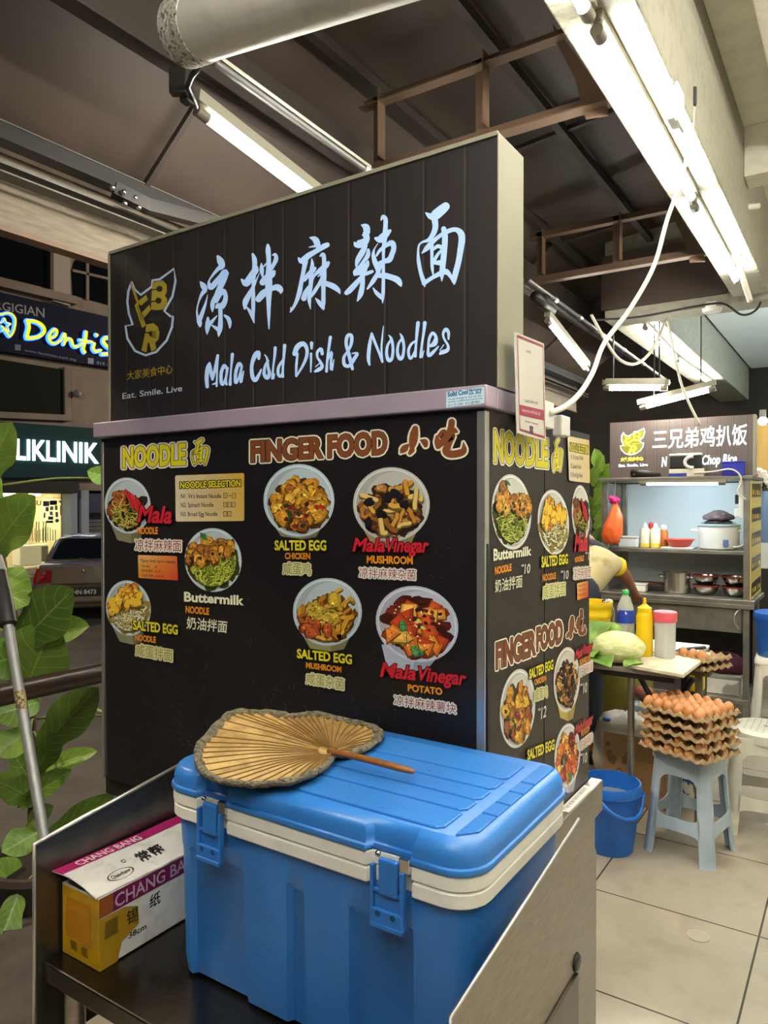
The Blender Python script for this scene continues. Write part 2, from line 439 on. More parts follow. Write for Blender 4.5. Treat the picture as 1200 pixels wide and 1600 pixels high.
fitting((1.2, .6, 3.05), (1.2, 1.8, 3.05), 'ceiling tube of the corridor to the right, out of view')
fitting((.45, 1.5, 2.85), (.45, 2.7, 2.85), 'added suspended tube just right of the beam, out of view, brightening the ceiling', gap=.10)  # added out of frame to lighten the corridor ceiling
fitting((.1, 5.4, 2.5), (.1, 6.6, 2.5), 'added cool tube beside the far stall, out of view, brightening the bay', True, gap=.10)  # unseen cool fill added for the far bay's ceiling and beam
fitting((.5, 7.2, 2.5), (.5, 8.4, 2.5), 'added cool tube well behind the far stall, out of view, brightening the bay', True, gap=.10)  # another cool fill added deeper in the far bay
fitting((.9, 3.1, 3.05), (.9, 4.3, 3.05), 'farther ceiling tube of the corridor to the right, out of view')
fitting((.6, 6.0, 2.95), (.6, 7.2, 2.95), 'ceiling tube of the bay behind the far stall, out of view', True)

# ------------------------------------------------------------------ pipes, conduits and cables
A, B_ = at(286, 52, 1.66), at(700, -92, 1.22)
t = thing('drain_pipe', 'thick white painted pipe with a rough broken end under the awning', 'pipe', A)
d = (B_ - A).normalized()
obj('barrel', MB().tube([A + d * .05, B_ + d * .4], .068, 32), mat('pipe_paint', '#c9c6ba', .5, noise_=(16, '#aaa79b', .55, .8), bump=(25, .25)), t, 40)
obj('rough_collar', MB().tube([A, A + d * .004, A + d * .07], [.066, .0715, .0705], 32), mat('mortar', '#bcb8ab', .9, noise_=(120, '#6f6b60', .55, .62), bump=(120, 1.0)), t, 40)
p0, p1 = onX(336, 97, -1.55), onX(572, 266, -1.55)
t = thing('conduit', 'long straight metal conduit running under the brown awning', 'conduit pipe', p0)
obj('pipe', MB().tube([p0, p1 + (p1 - p0).normalized() * 2.6], .013, 12), mat('galvanised', '#7c7c7a', .45, .6), t, True)
obj('wire', MB().tube([p0 + V((.02, 0, .008)), p1 + V((.02, 0, .008))], .005, 6), M_cable_w, t, True)
obj('clip', MB().tube([p1 - V((0, .02, 0)), p1 + V((0, .03, 0))], .02, 8), M_alu, t)
p0, p1 = onX(826, 438, -1.5), onX(1046, 598, -1.5)
t = thing('conduit', 'metal conduit beyond the sign box leading towards the far stall', 'conduit pipe', p0)
obj('pipe', MB().tube([p0, p1], .012, 12), mat('galvanised', '#7c7c7a'), t, True)
mb = MB()
for k in (.12, .25, .36, .55, .72):
    q = p0.lerp(p1, k); dd = (p1 - p0).normalized(); mb.tube([q - dd * .02, q + dd * .02], .016, 10)
obj('clip', mb, M_alu, t)
tag(obj('junction', MB().ball(onX(851, 470, -1.5), .038, 10).tube([onX(836, 462, -1.5), onX(862, 486, -1.5)], .03, 8), M_dark, None, True), 'dark junction of cables at the head of the far conduit', 'cable junction')
tag(obj('cable', MB().tube(cat_pts := [at(*q) for q in ((312, 103, 1.9), (300, 118, 1.95), (293, 135, 2.0), (300, 150, 2.04), (306, 168, 2.08))], .008, 8), M_dark, None, True), 'dark looped wire between the thick pipe and the tube under the awning', 'cable')
tag(obj('pipe_bracket', MB().box(at(280, 128, 2.02), (.05, .03, .07), .5, .004).box(at(292, 148, 2.05), (.03, .03, .05), .2, .004), M_dark), 'dark metal bracket hanging below the rough end of the thick pipe', 'bracket')
def spline(pts, n=6): return [V(q) for q in cat_rom([tuple(p) for p in pts], n)]
t = thing('power_cable', 'cream power cable curving down from the beam socket to the noodle stall', 'cable', at(1085, 168, 2.3))
pts = [at(*q) for q in ((1083, 166, 2.32), (1078, 225, 2.31), (1063, 285, 2.29), (1042, 345, 2.25), (1022, 415, 2.18), (985, 482, 2.1), (945, 535, 2.0), (927, 580, 1.93), (908, 612, 1.8), (885, 634, 1.66), (860, 645, 1.53))]
obj('cord', MB().tube(spline(pts), .0068, 8), M_cable_w, t, True)
obj('plug', MB().box(at(1079, 153, 2.32), (.035, .03, .06), .4, .006), M_black, t)
sk = thing('socket_box', 'white wall socket box on the beam side holding the black plug', 'socket', (-.44, 2.2, 2.6))
b0 = onX(1052, 150, -.445); obj('back_box', MB().bx((-.459, b0.y - .02, b0.z - .07), (-.435, b0.y + .05, b0.z + .02), .004), M_whplas, sk)
obj('face_plate', MB().bx((-.4349, b0.y - .025, b0.z - .08), (-.428, b0.y + .06, b0.z + .025), .002), M_whplas, sk)
obj('sagging_cable', MB().tube(spline([at(*q) for q in ((924, 492, 4.0), (945, 530, 4.1), (968, 562, 4.2), (995, 568, 4.3), (1020, 545, 4.4), (1040, 500, 4.5))]), .009, 6), M_cable_w, None, True)
tag(bpy.data.objects['sagging_cable'], 'cream cable sagging in a loop below the white cross beam', 'cable')
tag(obj('hanging_cable', MB().tube(spline([at(*q) for q in ((1042, 495, 4.5), (1055, 560, 4.55), (1068, 610, 4.6), (1094, 665, 4.65))]), .008, 6), M_cable_w, None, True), 'cream cable hanging down in front of the far stall sign', 'cable')
tag(obj('wall_cable', MB().tube(spline([at(*q) for q in ((926, 500, 4.45), (1000, 495, 4.4), (1090, 478, 4.35), (1130, 475, 4.3), (1160, 492, 4.28), (1185, 480, 4.25), (1195, 440, 4.2))]), .007, 6), M_cable_b, None, True), 'black cable strung along the lower edge of the white cross beam', 'cable')
# small junction box and detector below the cross beam
tag(obj('smoke_detector', MB().lathe([(.0, -.03), (.05, -.03), (.06, 0), (.06, .02)], onY(1113, 480, 4.75), 16), M_whplas, None, 40), 'round white detector under the white cross beam', 'detector')
cp = thing('ceiling_conduit', 'white conduit bend running along the corridor ceiling edge', 'conduit pipe', at(1150, 340, 3.4))
obj('pipe', MB().tube(spline([at(*q) for q in ((1186, 322, 3.4), (1160, 326, 3.4), (1148, 340, 3.42), (1150, 380, 3.5), (1160, 430, 3.6), (1172, 470, 3.7))]), .014, 8), M_white, cp, True)
# ------------------------------------------------------------------ the noodle stall cabinet
YF, XR, ZB = 1.23, -.587, .715
XL = onY(160, 700, YF).x; YB = onX(921, 800, XR).y; ZT = 1.627
def panel_mat(name, base, speck, lo, sc=260, rough=.38):
    m = bpy.data.materials.new(name); m.use_nodes = True; nt = m.node_tree; N = nt.nodes; L = nt.links; b = N['Principled BSDF']
    tc = N.new('ShaderNodeTexCoord')
    a = N.new('ShaderNodeTexNoise'); a.inputs['Scale'].default_value = sc; a.inputs['Detail'].default_value = 3; L.new(tc.outputs['Object'], a.inputs['Vector'])
    c = N.new('ShaderNodeTexNoise'); c.inputs['Scale'].default_value = 5; c.inputs['Detail'].default_value = 5; L.new(tc.outputs['Object'], c.inputs['Vector'])
    mr = N.new('ShaderNodeMapRange'); mr.inputs[1].default_value = .45; mr.inputs[2].default_value = .75; mr.inputs[3].default_value = -.06; mr.inputs[4].default_value = .07; L.new(c.outputs['Fac'], mr.inputs[0])
    ad = N.new('ShaderNodeMath'); ad.operation = 'ADD'; L.new(a.outputs['Fac'], ad.inputs[0]); L.new(mr.outputs[0], ad.inputs[1])
    r = N.new('ShaderNodeValToRGB'); r.color_ramp.elements[0].position = lo; r.color_ramp.elements[1].position = lo + .09
    r.color_ramp.elements[0].color = (*H(base), 1); r.color_ramp.elements[1].color = (*H(speck), 1)
    L.new(ad.outputs[0], r.inputs[0]); L.new(r.outputs[0], b.inputs['Base Color']); b.inputs['Roughness'].default_value = rough
    return m
M_front = panel_mat('speckled_black_print', '#171415', '#7d756c', .66)
M_side = panel_mat('brown_black_print', '#2e2621', '#6b6057', .69, 140)
ks = thing('noodle_stall', 'black food stall cabinet with noodle and finger food menu printed on its faces', 'food stall', ((XL + XR) / 2, (YF + YB) / 2, ZB))
obj('cabinet', MB().bx((XL + .01, YF + .012, ZB + .005), (XR - .012, YB - .01, ZT)), M_dark, ks)
fp = obj('front_panel', MB().prism([onY(158.5, 686, YF), onY(757.5, 638, YF), onY(763, 1190, YF) * 1, V((XR, YF, ZB)), onY(168.5, 1216, YF)], (0, .011, 0)), M_front, ks)
sp_ = obj('side_panel', MB().bx((XR - .011, YF + .011, ZB), (XR, 1.532, ZT)).bx((XR - .011, 1.536, ZB), (XR, YB, ZT)), M_side, ks)
obj('corner_trim', MB().bx((XR - .014, YF - .004, ZB), (XR + .004, YF + .014, ZT - .005), .002), M_alu, ks)
obj('corner_trim', MB().bx((XL - .004, YF - .003, ZB), (XL + .006, YF + .013, ZT - .01), .002), M_alu, ks)
zt0, zt1 = 1.628, 1.668
obj('top_trim', MB().bx((XL - .018, YF - .016, zt0), (XR + .012, YF + .03, zt1), .003).bx((XR - .03, YF + .031, zt0), (XR + .012, YF + .33, zt1), .003), mat('lilac_sheen_steel', '#b3a2b6', .33, .3, noise_=(2.5, '#a79bab', .35, .65)), ks)
obj('support_beam', MB().bx((XL - .01, YF + .012, ZB - .05), (XR - .02, YF + .07, ZB - .002), .003), M_dark, ks)
obj('support_beam', MB().bx((XL - .01, YB - .06, ZB - .05), (XR - .02, YB, ZB - .002), .003), M_dark, ks)
obj('cable_box', MB().bx((XR + .013, 1.545, 1.60), (XR + .035, 1.60, 1.645), .003), M_whplas, ks)

# ---- food pictures, in layout coordinates
def shade(c, k): return tuple(min(1, max(0, x * k)) for x in c)
def chunk(P, x, y, r, col, el=1.0, spots=True):
    ax = random.uniform(.75, 1.25); rx, ry = r * ax, r * el / ax
    P.ell(x, y + r * .10, rx * 1.1, ry * 1.1, 0, shade(col, .24), 13, .24)
    P.ell(x, y, rx, ry, 0, shade(col, .8), 13, .26)
    P.ell(x - rx * .12, y - ry * .16, rx * .72, ry * .68, 0, shade(col, 1.15), 11, .28)
    for _ in range(7 if spots else 0):
        a, q = random.uniform(0, 6.28), random.uniform(.1, .85)
        k = random.choice((.3, .45, .6, 1.5, 1.9, 2.2)); s_ = random.uniform(.10, .24)
        P.ell(x + q * rx * math.cos(a), y + q * ry * math.sin(a), rx * s_, ry * s_ * .8, 0, shade(col, k), 6, .35)
CLIP = None
def strand(P, x, y, l, wd, col, bend=1.0):
    a = random.uniform(0, 6.28); pts = []
    for i in range(5):
        if CLIP:
            u, v_ = (x - CLIP[0]) / CLIP[2], (y - CLIP[1]) / CLIP[3]; q = math.hypot(u, v_)
            if q > .80: x = CLIP[0] + u / q * .80 * CLIP[2]; y = CLIP[1] + v_ / q * .80 * CLIP[3]; a += 2.0
        pts.append((x, y, wd)); x += math.cos(a) * l / 4; y += math.sin(a) * l / 4; a += random.uniform(-1, 1) * bend
    P.stroke([(q[0], q[1] + wd * .35, q[2]) for q in pts], shade(col, .22), wd * .22, 2); P.stroke(pts, col, 0, 2)
def bowl(P, cx, cy, rx, ry, rot, kind, rim='#b9c9d0', cup=0, cupc='#7f8062', cupx=0):
    global CLIP
    rim = H(rim); CLIP = (cx, cy, rx, ry)
    if cup:
        P.poly([(cx - rx * .80 + cupx * .2, cy + ry * .55), (cx + rx * .72 + cupx * .2, cy + ry * .6), (cx + rx * .48 + cupx, cy + ry * .95 + cup), (cx + rx * .1 + cupx, cy + ry + cup * 1.15), (cx - rx * .5 + cupx, cy + ry * .93 + cup)], H(cupc))
        P.poly([(cx + rx * .1 + cupx * .5, cy + ry * .6), (cx + rx * .72 + cupx * .2, cy + ry * .6), (cx + rx * .48 + cupx, cy + ry * .95 + cup), (cx + rx * .1 + cupx, cy + ry + cup * 1.15)], shade(H(cupc), .7))
    P.ell(cx, cy, rx, ry, rot, shade(rim, .95), 40)
    P.ell(cx, cy, rx * .95, ry * .95, rot, shade(rim, 1.25), 40)
    P.ell(cx, cy + ry * .01, rx * .92, ry * .92, rot, shade(rim, .72), 40)
    P.ell(cx + rx * .10, cy - ry * .02, rx * .80, ry * .86, rot, shade(rim, .9), 36)
    s = rx
    def pt(u, v_):                       # unit disc to layout
        u, v_ = u * rx * .84, v_ * ry * .84
        return cx + u * math.cos(rot) - v_ * math.sin(rot), cy + u * math.sin(rot) + v_ * math.cos(rot)
    def inside(n, f):
        out = []
        while len(out) < n:
            u, v_ = random.uniform(-1, 1), random.uniform(-1, 1)
            if u * u + v_ * v_ < .92 and f(u, v_): out.append((u, v_))
        return sorted(out, key=lambda q: q[1])
    yx = ry / rx
    def blot(col, f, n, r):
        for q in inside(n, f): P.ell(*pt(*q), s * r, s * r * yx, 0, H(col) if isinstance(col, str) else H(random.choice(col)), 9, .2)
    if kind == 'mala':
        blot('#2a2012', lambda u, v_: v_ > -.35 and u * u + v_ * v_ < .8, 46, .2)
        for q in inside(16, lambda u, v_: u < -.15 and -.55 < v_ < .35): chunk(P, *pt(*q), s * .15, H(random.choice(('#8a4a22', '#a8602e', '#6e3a1e'))), yx)
        for q in inside(60, lambda u, v_: v_ > -.1 and abs(u) < .75): strand(P, *pt(*q), s * .42, s * .045, H(random.choice(('#a9a02f', '#b8ad4a', '#7d7f22', '#c7bd62'))), 1.5)
        for k in range(5):
            x, y = pt(.02 + .13 * k, -.62 + .1 * k); x2, y2 = pt(.28 + .10 * k, .12 + .06 * k)
            P.stroke([(x, y, s * .12), ((x + x2) / 2 + s * .05, (y + y2) / 2, s * .15), (x2, y2, s * .08)], H('#5d0f12'), s * .02); P.stroke([(x, y, s * .11), ((x + x2) / 2 + s * .05, (y + y2) / 2, s * .14), (x2, y2, s * .07)], H(random.choice(('#c5222a', '#d8333a'))))
    elif kind == 'buttermilk':
        blot('#3a4012', lambda u, v_: v_ > -.2, 70, .2)
        for q in inside(95, lambda u, v_: v_ > -.05): strand(P, *pt(*q), s * .55, s * .055, H(random.choice(('#a6b63c', '#8fa32e', '#c0c95c', '#6f8526', '#b3bd50'))), 1.1)
        for q in inside(26, lambda u, v_: -.86 < v_ < .02): chunk(P, *pt(*q), s * .17, H(random.choice(('#c79130', '#b27a28', '#d3a545', '#8f5c22'))), yx)
        for q in inside(8, lambda u, v_: -.3 < v_ < .05): P.ell(*pt(*q), s * .06, s * .06 * yx, 0, H('#3b2412'), 8, .3)
        x, y = pt(-.25, -.93); P.stroke([(x - s * .1, y - s * .12, s * .02), (x, y, s * .17), (x + s * .15, y + s * .16, s * .02)], H('#2f6b3c'))
    elif kind == 'salt':
        blot('#8f7d3a', lambda u, v_: v_ > -.1, 60, .2)
        for q in inside(85, lambda u, v_: v_ > 0): strand(P, *pt(*q), s * .32, s * .06, H(random.choice(('#d9d5a8', '#c9c389', '#e4e1c2', '#b2a75e'))), 1.6)
        for q in inside(24, lambda u, v_: -.8 < v_ < .08 and abs(u) < .85): chunk(P, *pt(*q), s * .17, H(random.choice(('#d8a02a', '#e2b43a', '#c27a25', '#dba838'))), yx)
        for q in inside(12, lambda u, v_: -.6 < v_ < .0): P.ell(*pt(*q), s * .17, s * .10 * yx, random.uniform(0, 3), H('#e5bf3a'), 9, .25)
    elif kind == 'chicken':
        f = lambda u, v_: (u + .0) ** 2 + ((v_ - .12) / .9) ** 2 < .72 and abs(u) < .30 + .62 * (v_ + 1) / 1.2
        blot('#4b2a14', f, 60, .2)
        for q in inside(46, f): chunk(P, *pt(*q), s * random.uniform(.14, .2), H(random.choice(('#c9962c', '#b57d26', '#d6a93c', '#9c6022', '#c58a2a', '#8a4c20'))), yx)
        for q in inside(8, lambda u, v_: v_ > .1 and u < .3 and f(u, v_)): P.ell(*pt(*q), s * .07, s * .07 * yx, 0, H(random.choice(('#3d1f14', '#7a1f1c', '#1f3a22'))), 8, .3)
        x, y = pt(-.38, .32); P.stroke([(x, y, s * .03), (x + s * .08, y + s * .1, s * .14), (x + s * .1, y + s * .25, s * .04)], H('#234a30'))
        x, y = pt(.78, .2); P.stroke([(x - s * .2, y, s * .05), (x, y, s * .1), (x + s * .04, y + s * .08, s * .04)], H('#b3261f'))
    elif kind == 'mushroom':
        f = lambda u, v_: u * u + ((v_ - .2) / .85) ** 2 < .78
        blot(('#2d1b12', '#3c2416', '#1d130e'), f, 70, .17)
        for q in inside(34, f): chunk(P, *pt(*q), s * random.uniform(.08, .13), H(random.choice(('#7b4a22', '#95602c', '#5f351a', '#2a1a14', '#aa7a3c'))), yx)
        for q in inside(26, f): strand(P, *pt(*q), s * random.uniform(.3, .5), s * random.uniform(.08, .13), H(random.choice(('#c58d33', '#b3772b', '#d6a748', '#8b5524', '#d9b96a'))), .5)
        for q in inside(7, f): chunk(P, *pt(*q), s * .11, H('#17141c'), yx)
    elif kind == 'saltmush':
        f = lambda u, v_: u * u + ((v_ - .22) / .82) ** 2 < .78
        blot(('#5a3415', '#6e4519'), f, 70, .17)
        for q in inside(58, f): strand(P, *pt(*q), s * random.uniform(.35, .6), s * random.uniform(.08, .14), H(random.choice(('#c9952a', '#b57a22', '#d9ab3c', '#a05f1d', '#c7a23a'))), .7)
        for q in inside(9, lambda u, v_: f(u, v_) and abs(u) < .5 and v_ < .3): chunk(P, *pt(*q), s * .2, H(random.choice(('#b99f3a', '#c9a838'))), yx)
        for q in inside(6, lambda u, v_: v_ > .4 and u < .3 and f(u, v_)): chunk(P, *pt(*q), s * .17, H('#b5562a'), yx)
    elif kind == 'potato':
        f = lambda u, v_: u * u + ((v_ - .08) / .94) ** 2 < .82
        blot(('#5c1d12', '#7a2a18', '#3c130d'), f, 80, .17)
        def wedge(x, y, r, c):
            n = random.choice((3, 4, 4)); a0 = random.uniform(0, 6.28)
            pl = [(x + r * math.cos(a0 + 2 * PI * k / n) * random.uniform(.85, 1.2), y + r * yx * math.sin(a0 + 2 * PI * k / n) * random.uniform(.85, 1.2)) for k in range(n)]
            m_ = (sum(p[0] for p in pl) / n, sum(p[1] for p in pl) / n)
            P.poly([(m_[0] + (p[0] - m_[0]) * 1.18, m_[1] + (p[1] - m_[1]) * 1.18 + r * .12) for p in pl], shade(c, .3)); P.poly(pl, c)
            P.poly([(m_[0] - r * .1 + (p[0] - m_[0]) * .6, m_[1] - r * .14 + (p[1] - m_[1]) * .6) for p in pl], shade(c, 1.45))
        for q in inside(30, f): wedge(*pt(*q), s * random.uniform(.17, .25), H(random.choice(('#c56a22', '#d28a2e', '#b44a1e', '#cf7a2a', '#a83a1a', '#d9a94a'))))
        for q in inside(22, lambda u, v_: (u - .1) ** 2 + (v_ + .35) ** 2 < .22): P.ell(*pt(*q), s * .055, s * .055 * yx, 0, H(random.choice(('#2a1210', '#40181a', '#7d2316'))), 7, .3)
        for q in inside(26, f): P.ell(*pt(*q), s * .025, s * .025 * yx, 0, H(random.choice(('#e6dcae', '#d9c68a', '#b01f18'))), 6, .2)
        for u, v_ in ((-.36, .22), (-.3, .3), (.25, .72), (.42, .78), (.33, .85)):
            chunk(P, *pt(u, v_), s * .09, H('#4f8a4c'), yx)
        for u, v_ in ((.02, -.12), (.2, .02)): P.ell(*pt(u, v_), s * .07, s * .045 * yx, .5, H('#b9c95a'), 8)

YEL, ORG, RED, CRM, BRN = H('#d6cc22'), H('#d98a1c'), H('#c01f2c'), H('#dcdcc0'), H('#7a4526')
WHT, BLK, DRD = H('#dad8cc'), H('#0d0c0c'), H('#8c1d20')
mapF = lambda x, y: onY(x, y, YF)
mapS = lambda x, y: onX(x, y, XR)
XIAO = "150,20,60 140,90,90 130,180,90 120,250,60;90,215,10 60,260,70 30,300,60 15,325,15;100,330,40 120,290,60;200,170,20 235,190,70 245,230,50"
CHI = "40,150,15 50,200,60 55,250,50;60,150,30 110,120,70 120,170,60 90,220,60;60,250,40 110,215,40;185,20,60 175,80,60 140,140,40;150,120,20 200,100,60 230,110,30;120,200,40 180,160,60 205,150,30 150,240,60 130,290,70 170,320,70 260,310,70 300,280,60 295,210,10"
MIAN = "260,330,20 330,380,100 400,370,150 500,290,150 570,230,130;400,440,100 410,550,90 380,650,80 310,750,60 200,790,30 150,850,30 140,980,40 150,1100,60 180,1260,60 225,1400,70 245,1480,20;230,1430,70 350,1350,60 500,1270,80 580,1250,90 640,1310,60 700,1400,60 700,1445,20;200,960,15 280,880,80 370,780,70 480,690,60 600,620,70 720,590,70 800,640,100 825,740,105 800,920,95 770,1100,90 720,1290,90 700,1400,70;355,830,60 355,1000,50 360,1180,50 375,1290,25;540,580,80 560,700,90 550,900,90 530,1100,90 515,1260,80 510,1395,15;380,900,40 450,850,60 520,880,60;390,1080,50 440,990,50 500,920,40;390,1110,50 500,1110,90"
def B(txt, ox, oy, sx, sy, col, grow=0, mul=1.0, dx=0, dy=0):
    def go(P):
        for st in strokes_of(txt): P.stroke([(ox + (x - dx) * sx, oy + (y - dy) * sy, w_ * (sx + sy) / 2) for x, y, w_ in st], col, grow, mul=mul, same=True)
        P.up()
    return go
# front face
P = Print(mapF, (0, -1, 0))
def hd(mapper, nrm, parent, Nq, Nh, FIN, Fh, FOO, Oh, xi, ch, mi, sqx=1):
    CR = H('#e0dcc4')
    for nm in ('noodle_heading', 'finger_food_heading'):
        P = Print(mapper, nrm, off=.0012)
        for body, q, h, oc, mid, c in (('NOODLE', Nq, Nh, WHT, H('#3c3812'), YEL), ('FINGER', FIN, Fh, CR, H('#331c10'), BRN), ('FOOD', FOO, Oh, CR, H('#331c10'), BRN)):
            if (body == 'NOODLE') != (nm == 'noodle_heading'): continue
            P.text(body, q[0], q[1], h[0], mid, hr=h[1], bold=.045, outline=3.4, ocol=oc, ox=sqx)
            P.text(body, q[0], q[1], h[0], c, hr=h[1], bold=.045, outline=1.0, ocol=mid, ox=sqx)
        if nm == 'noodle_heading':
            B(MIAN, *mi, WHT, mi[2] * 75, dx=120, dy=160)(P); B(MIAN, *mi, H('#4a4416'), mi[2] * 32, dx=120, dy=160)(P); B(MIAN, *mi, YEL, 0, 1.05, dx=120, dy=160)(P)
        else:
            for txt, q in ((XIAO, xi), (CHI, ch)): B(txt, *q, CR, q[2] * 17)(P); B(txt, *q, BRN)(P)
        P.build(nm, INK, parent)
hd(mapF, (0, -1, 0), fp, ((193, 730), (290, 725)), (29, 31), ((394, 721), (503, 714)), (30, 30), ((514, 714), (604, 708)), (32, 33), (624, 667, .17, .125), (676, 656, .165, .168), (300, 685, .036, .0315))

P = Print(mapF, (0, -1, 0))
CARD = [H('#d9cba8'), H('#c99d2f'), H('#d3b45c'), H('#cfc6ae')]
def rrect(q, r, n=3):
    out = []
    for i in range(4):
        p, a, b = V(q[i]), V(q[i - 1]), V(q[(i + 1) % 4]); u = (a - p).normalized() * r; w_ = (b - p).normalized() * r
        for k in range(n + 1):
            t = k / n; out.append(tuple(p + u * (1 - t) ** 2 + w_ * t ** 2))
    return out
def card(P, q, cols, r=3):
    P.poly(rrect(q, r), cols[0]) if not isinstance(cols, list) else P.poly(rrect(q, r), [tuple(cols[min(3, i // 4)]) for i in range(16)])
card(P, [(274, 743), (382, 739), (382, 814), (275, 815)], CARD)
P.text('NOODLE SELECTION', (282, 763), (376, 759.5), 9.5, YEL, bold=.035, outline=1.3, ocol=BLK)
ink = H('#3a3028')
for s_, y, x1 in (("N1. Vit's Instant Noodle", 778.5, 346), ('N2. Spinach Noodle', 792.3, 334), ('N3. Broad Egg Noodle', 806.5, 340)):
    P.text(s_, (283, y), (x1, y - .4), 6.6, ink, bold=.012)
def sqr(P, x, y, w_=6, h=8):
    for a, b, c, d in ((x, y, x + w_, y + .8), (x, y + h - .8, x + w_, y + h), (x, y, x + .8, y + h), (x + w_ - .8, y, x + w_, y + h), (x + 2, y + 2.5, x + w_ - 2, y + 3.3), (x + 2, y + 5, x + w_ - 2, y + 5.6)):
        P.poly([(a, b), (c, b), (c, d), (a, d)], ink)
sqr(P, 349.5, 770.5); P.poly([(357, 774), (362, 774), (362, 775), (357, 775)], ink); sqr(P, 363, 770.5)
for x in (349.5, 356, 362.5): sqr(P, x, 784.5)
for x in (349.5, 356): sqr(P, x, 799)
card(P, [(216, 867), (277, 869), (279, 907), (217, 903)], [H('#dcb070'), H('#cf6a34'), H('#c33a2c'), H('#d08a26')], 2)
P.text('*Spicy level upon request', (219.5, 878), (275, 880), 5, ink, bold=.01)
for s_, y, x1, n in (('Normal', 886, 234, 1), ('Extra Spicy', 893, 240, 2), ('Crazy Spicy', 900.3, 241, 3)):
    P.text(s_, (222, y), (x1, y + .6), 4.2, ink, bold=.01)
    for k in range(n): P.stroke([(243 + k * 5, y + .5, 1.6), (245 + k * 5, y - .3, 1.4), (246 + k * 5, y - 3, .4)], H('#9c1c16'))
P.build('noodle_card', INK, fp)

def pic(parent, mapper, normal, *a, **k):
    P = Print(mapper, normal, off=.0009, step=4e-6); bowl(P, *a, **k); return P.build('bowl_picture', INK, parent)
FN, SN = (0, -1, 0), (1, 0, 0)
pic(fp, mapF, FN, 200, 790, 36, 44, -.12, 'mala', cup=13, cupx=2)
pic(fp, mapF, FN, 333.5, 875, 44.5, 50, -.12, 'buttermilk')
pic(fp, mapF, FN, 201, 950, 35, 43.5, -.16, 'salt', cup=12, cupx=4)
pic(fp, mapF, FN, 467.5, 782, 55.5, 57, 0, 'chicken', cup=3)
pic(fp, mapF, FN, 612, 788, 60, 58, .1, 'mushroom', rim='#bdbdb8', cup=10, cupc='#9b9064')
pic(fp, mapF, FN, 512, 956, 54, 53, .12, 'saltmush', cup=8, cupc='#8b8a5c')
pic(fp, mapF, FN, 652, 975, 66, 58, .45, 'potato', rim='#bcc0cc', cup=14, cupc='#a9b2c2', cupx=-14)

P = None
OX = [1.0]
def redt(body, a, b, h, hr=None, sh=.25): P.text(body, a, b, h, RED, hr=hr, bold=.03, shear=sh, outline=1.2, ocol=H('#160a0a'), ox=OX[0])
def cjr(body, a, b, h, hr=None): P.text(body, a, b, h, DRD, hr=hr, bold=.0, outline=2.3, ocol=WHT, ox=OX[0])
def cjy(body, a, b, h, hr=None): P.text(body, a, b, h, H('#8a8420'), hr=hr, bold=.0, outline=2.3, ocol=H('#cfcfa0'), ox=OX[0])
def yel(body, a, b, h, hr=None): P.text(body, a, b, h, YEL, hr=hr, bold=.035, outline=1.2, ocol=BLK, ox=OX[0])
def org(body, a, b, h, hr=None): P.text(body, a, b, h, ORG, hr=hr, bold=.04)
P = Print(mapF, FN, off=.0034); redt('Mala', (217, 815), (269, 817), 25); org('NOODLE', (216, 834), (248, 834), 10); cjr('凉拌麻辣面', (213, 860), (285, 862), 18); P.build('dish_lettering', INK, fp)
P = Print(mapF, FN, off=.0034); P.text('Buttermilk', (290, 939), (381, 945), 14, CRM, bold=.035); org('NOODLE', (292, 957), (328, 960), 10); P.text('奶油拌面', (293, 982), (357, 989), 19, CRM, bold=.012, shear=.08); P.build('dish_lettering', INK, fp)
P = Print(mapF, FN, off=.0034); yel('SALTED EGG', (210, 983), (279, 991), 14, 14); org('NOODLE', (213, 1000), (245, 1004), 9); cjy('咸蛋拌面', (214, 1024), (271, 1034), 19); P.build('dish_lettering', INK, fp)
P = Print(mapF, FN, off=.0034); yel('SALTED EGG', (431, 859), (511, 859.6), 14, 15); org('CHICKEN', (447, 873), (486, 873.4), 9); cjy('咸蛋鸡', (444, 897), (487, 899), 19); P.build('dish_lettering', INK, fp)
P = Print(mapF, FN, off=.0034); redt('Mala', (553, 861), (602, 861.5), 20); redt('Vinegar', (606, 861.5), (671, 862.5), 21); org('MUSHROOM', (575, 879.5), (646, 881), 11); cjr('凉拌麻辣杂菌', (563, 902), (651, 906), 16); P.build('dish_lettering', INK, fp)
P = Print(mapF, FN, off=.0034); yel('SALTED EGG', (466, 1027), (551, 1037), 13, 14); org('MUSHROOM', (480, 1043), (534.5, 1050), 8.5); cjy('咸蛋杂菌', (480, 1068), (539, 1078), 18); P.build('dish_lettering', INK, fp)
P = Print(mapF, FN, off=.0034); redt('Mala', (596, 1056), (650, 1062), 21); redt('Vinegar', (656, 1062), (729, 1070), 21); org('POTATO', (639, 1079), (692, 1085), 10); cjr('凉拌麻辣薯块', (617.5, 1100), (714, 1115), 15, 16); P.build('dish_lettering', INK, fp)

# scuffs on the lower front
P = Print(mapF, FN, off=.0006)
for _ in range(46):
    x, y = random.gauss(440, 130), random.gauss(1090, 45)
    if 180 < x < 740 and y < 1180: P.stroke([(x, y, .5), (x + random.uniform(-3, 3), y + random.uniform(2, 9), .9), (x + random.uniform(-4, 4), y + random.uniform(8, 16), .3)], H(random.choice(('#4c4640', '#3b3733', '#5d5040'))))
P.build('scuffs', INK, fp)

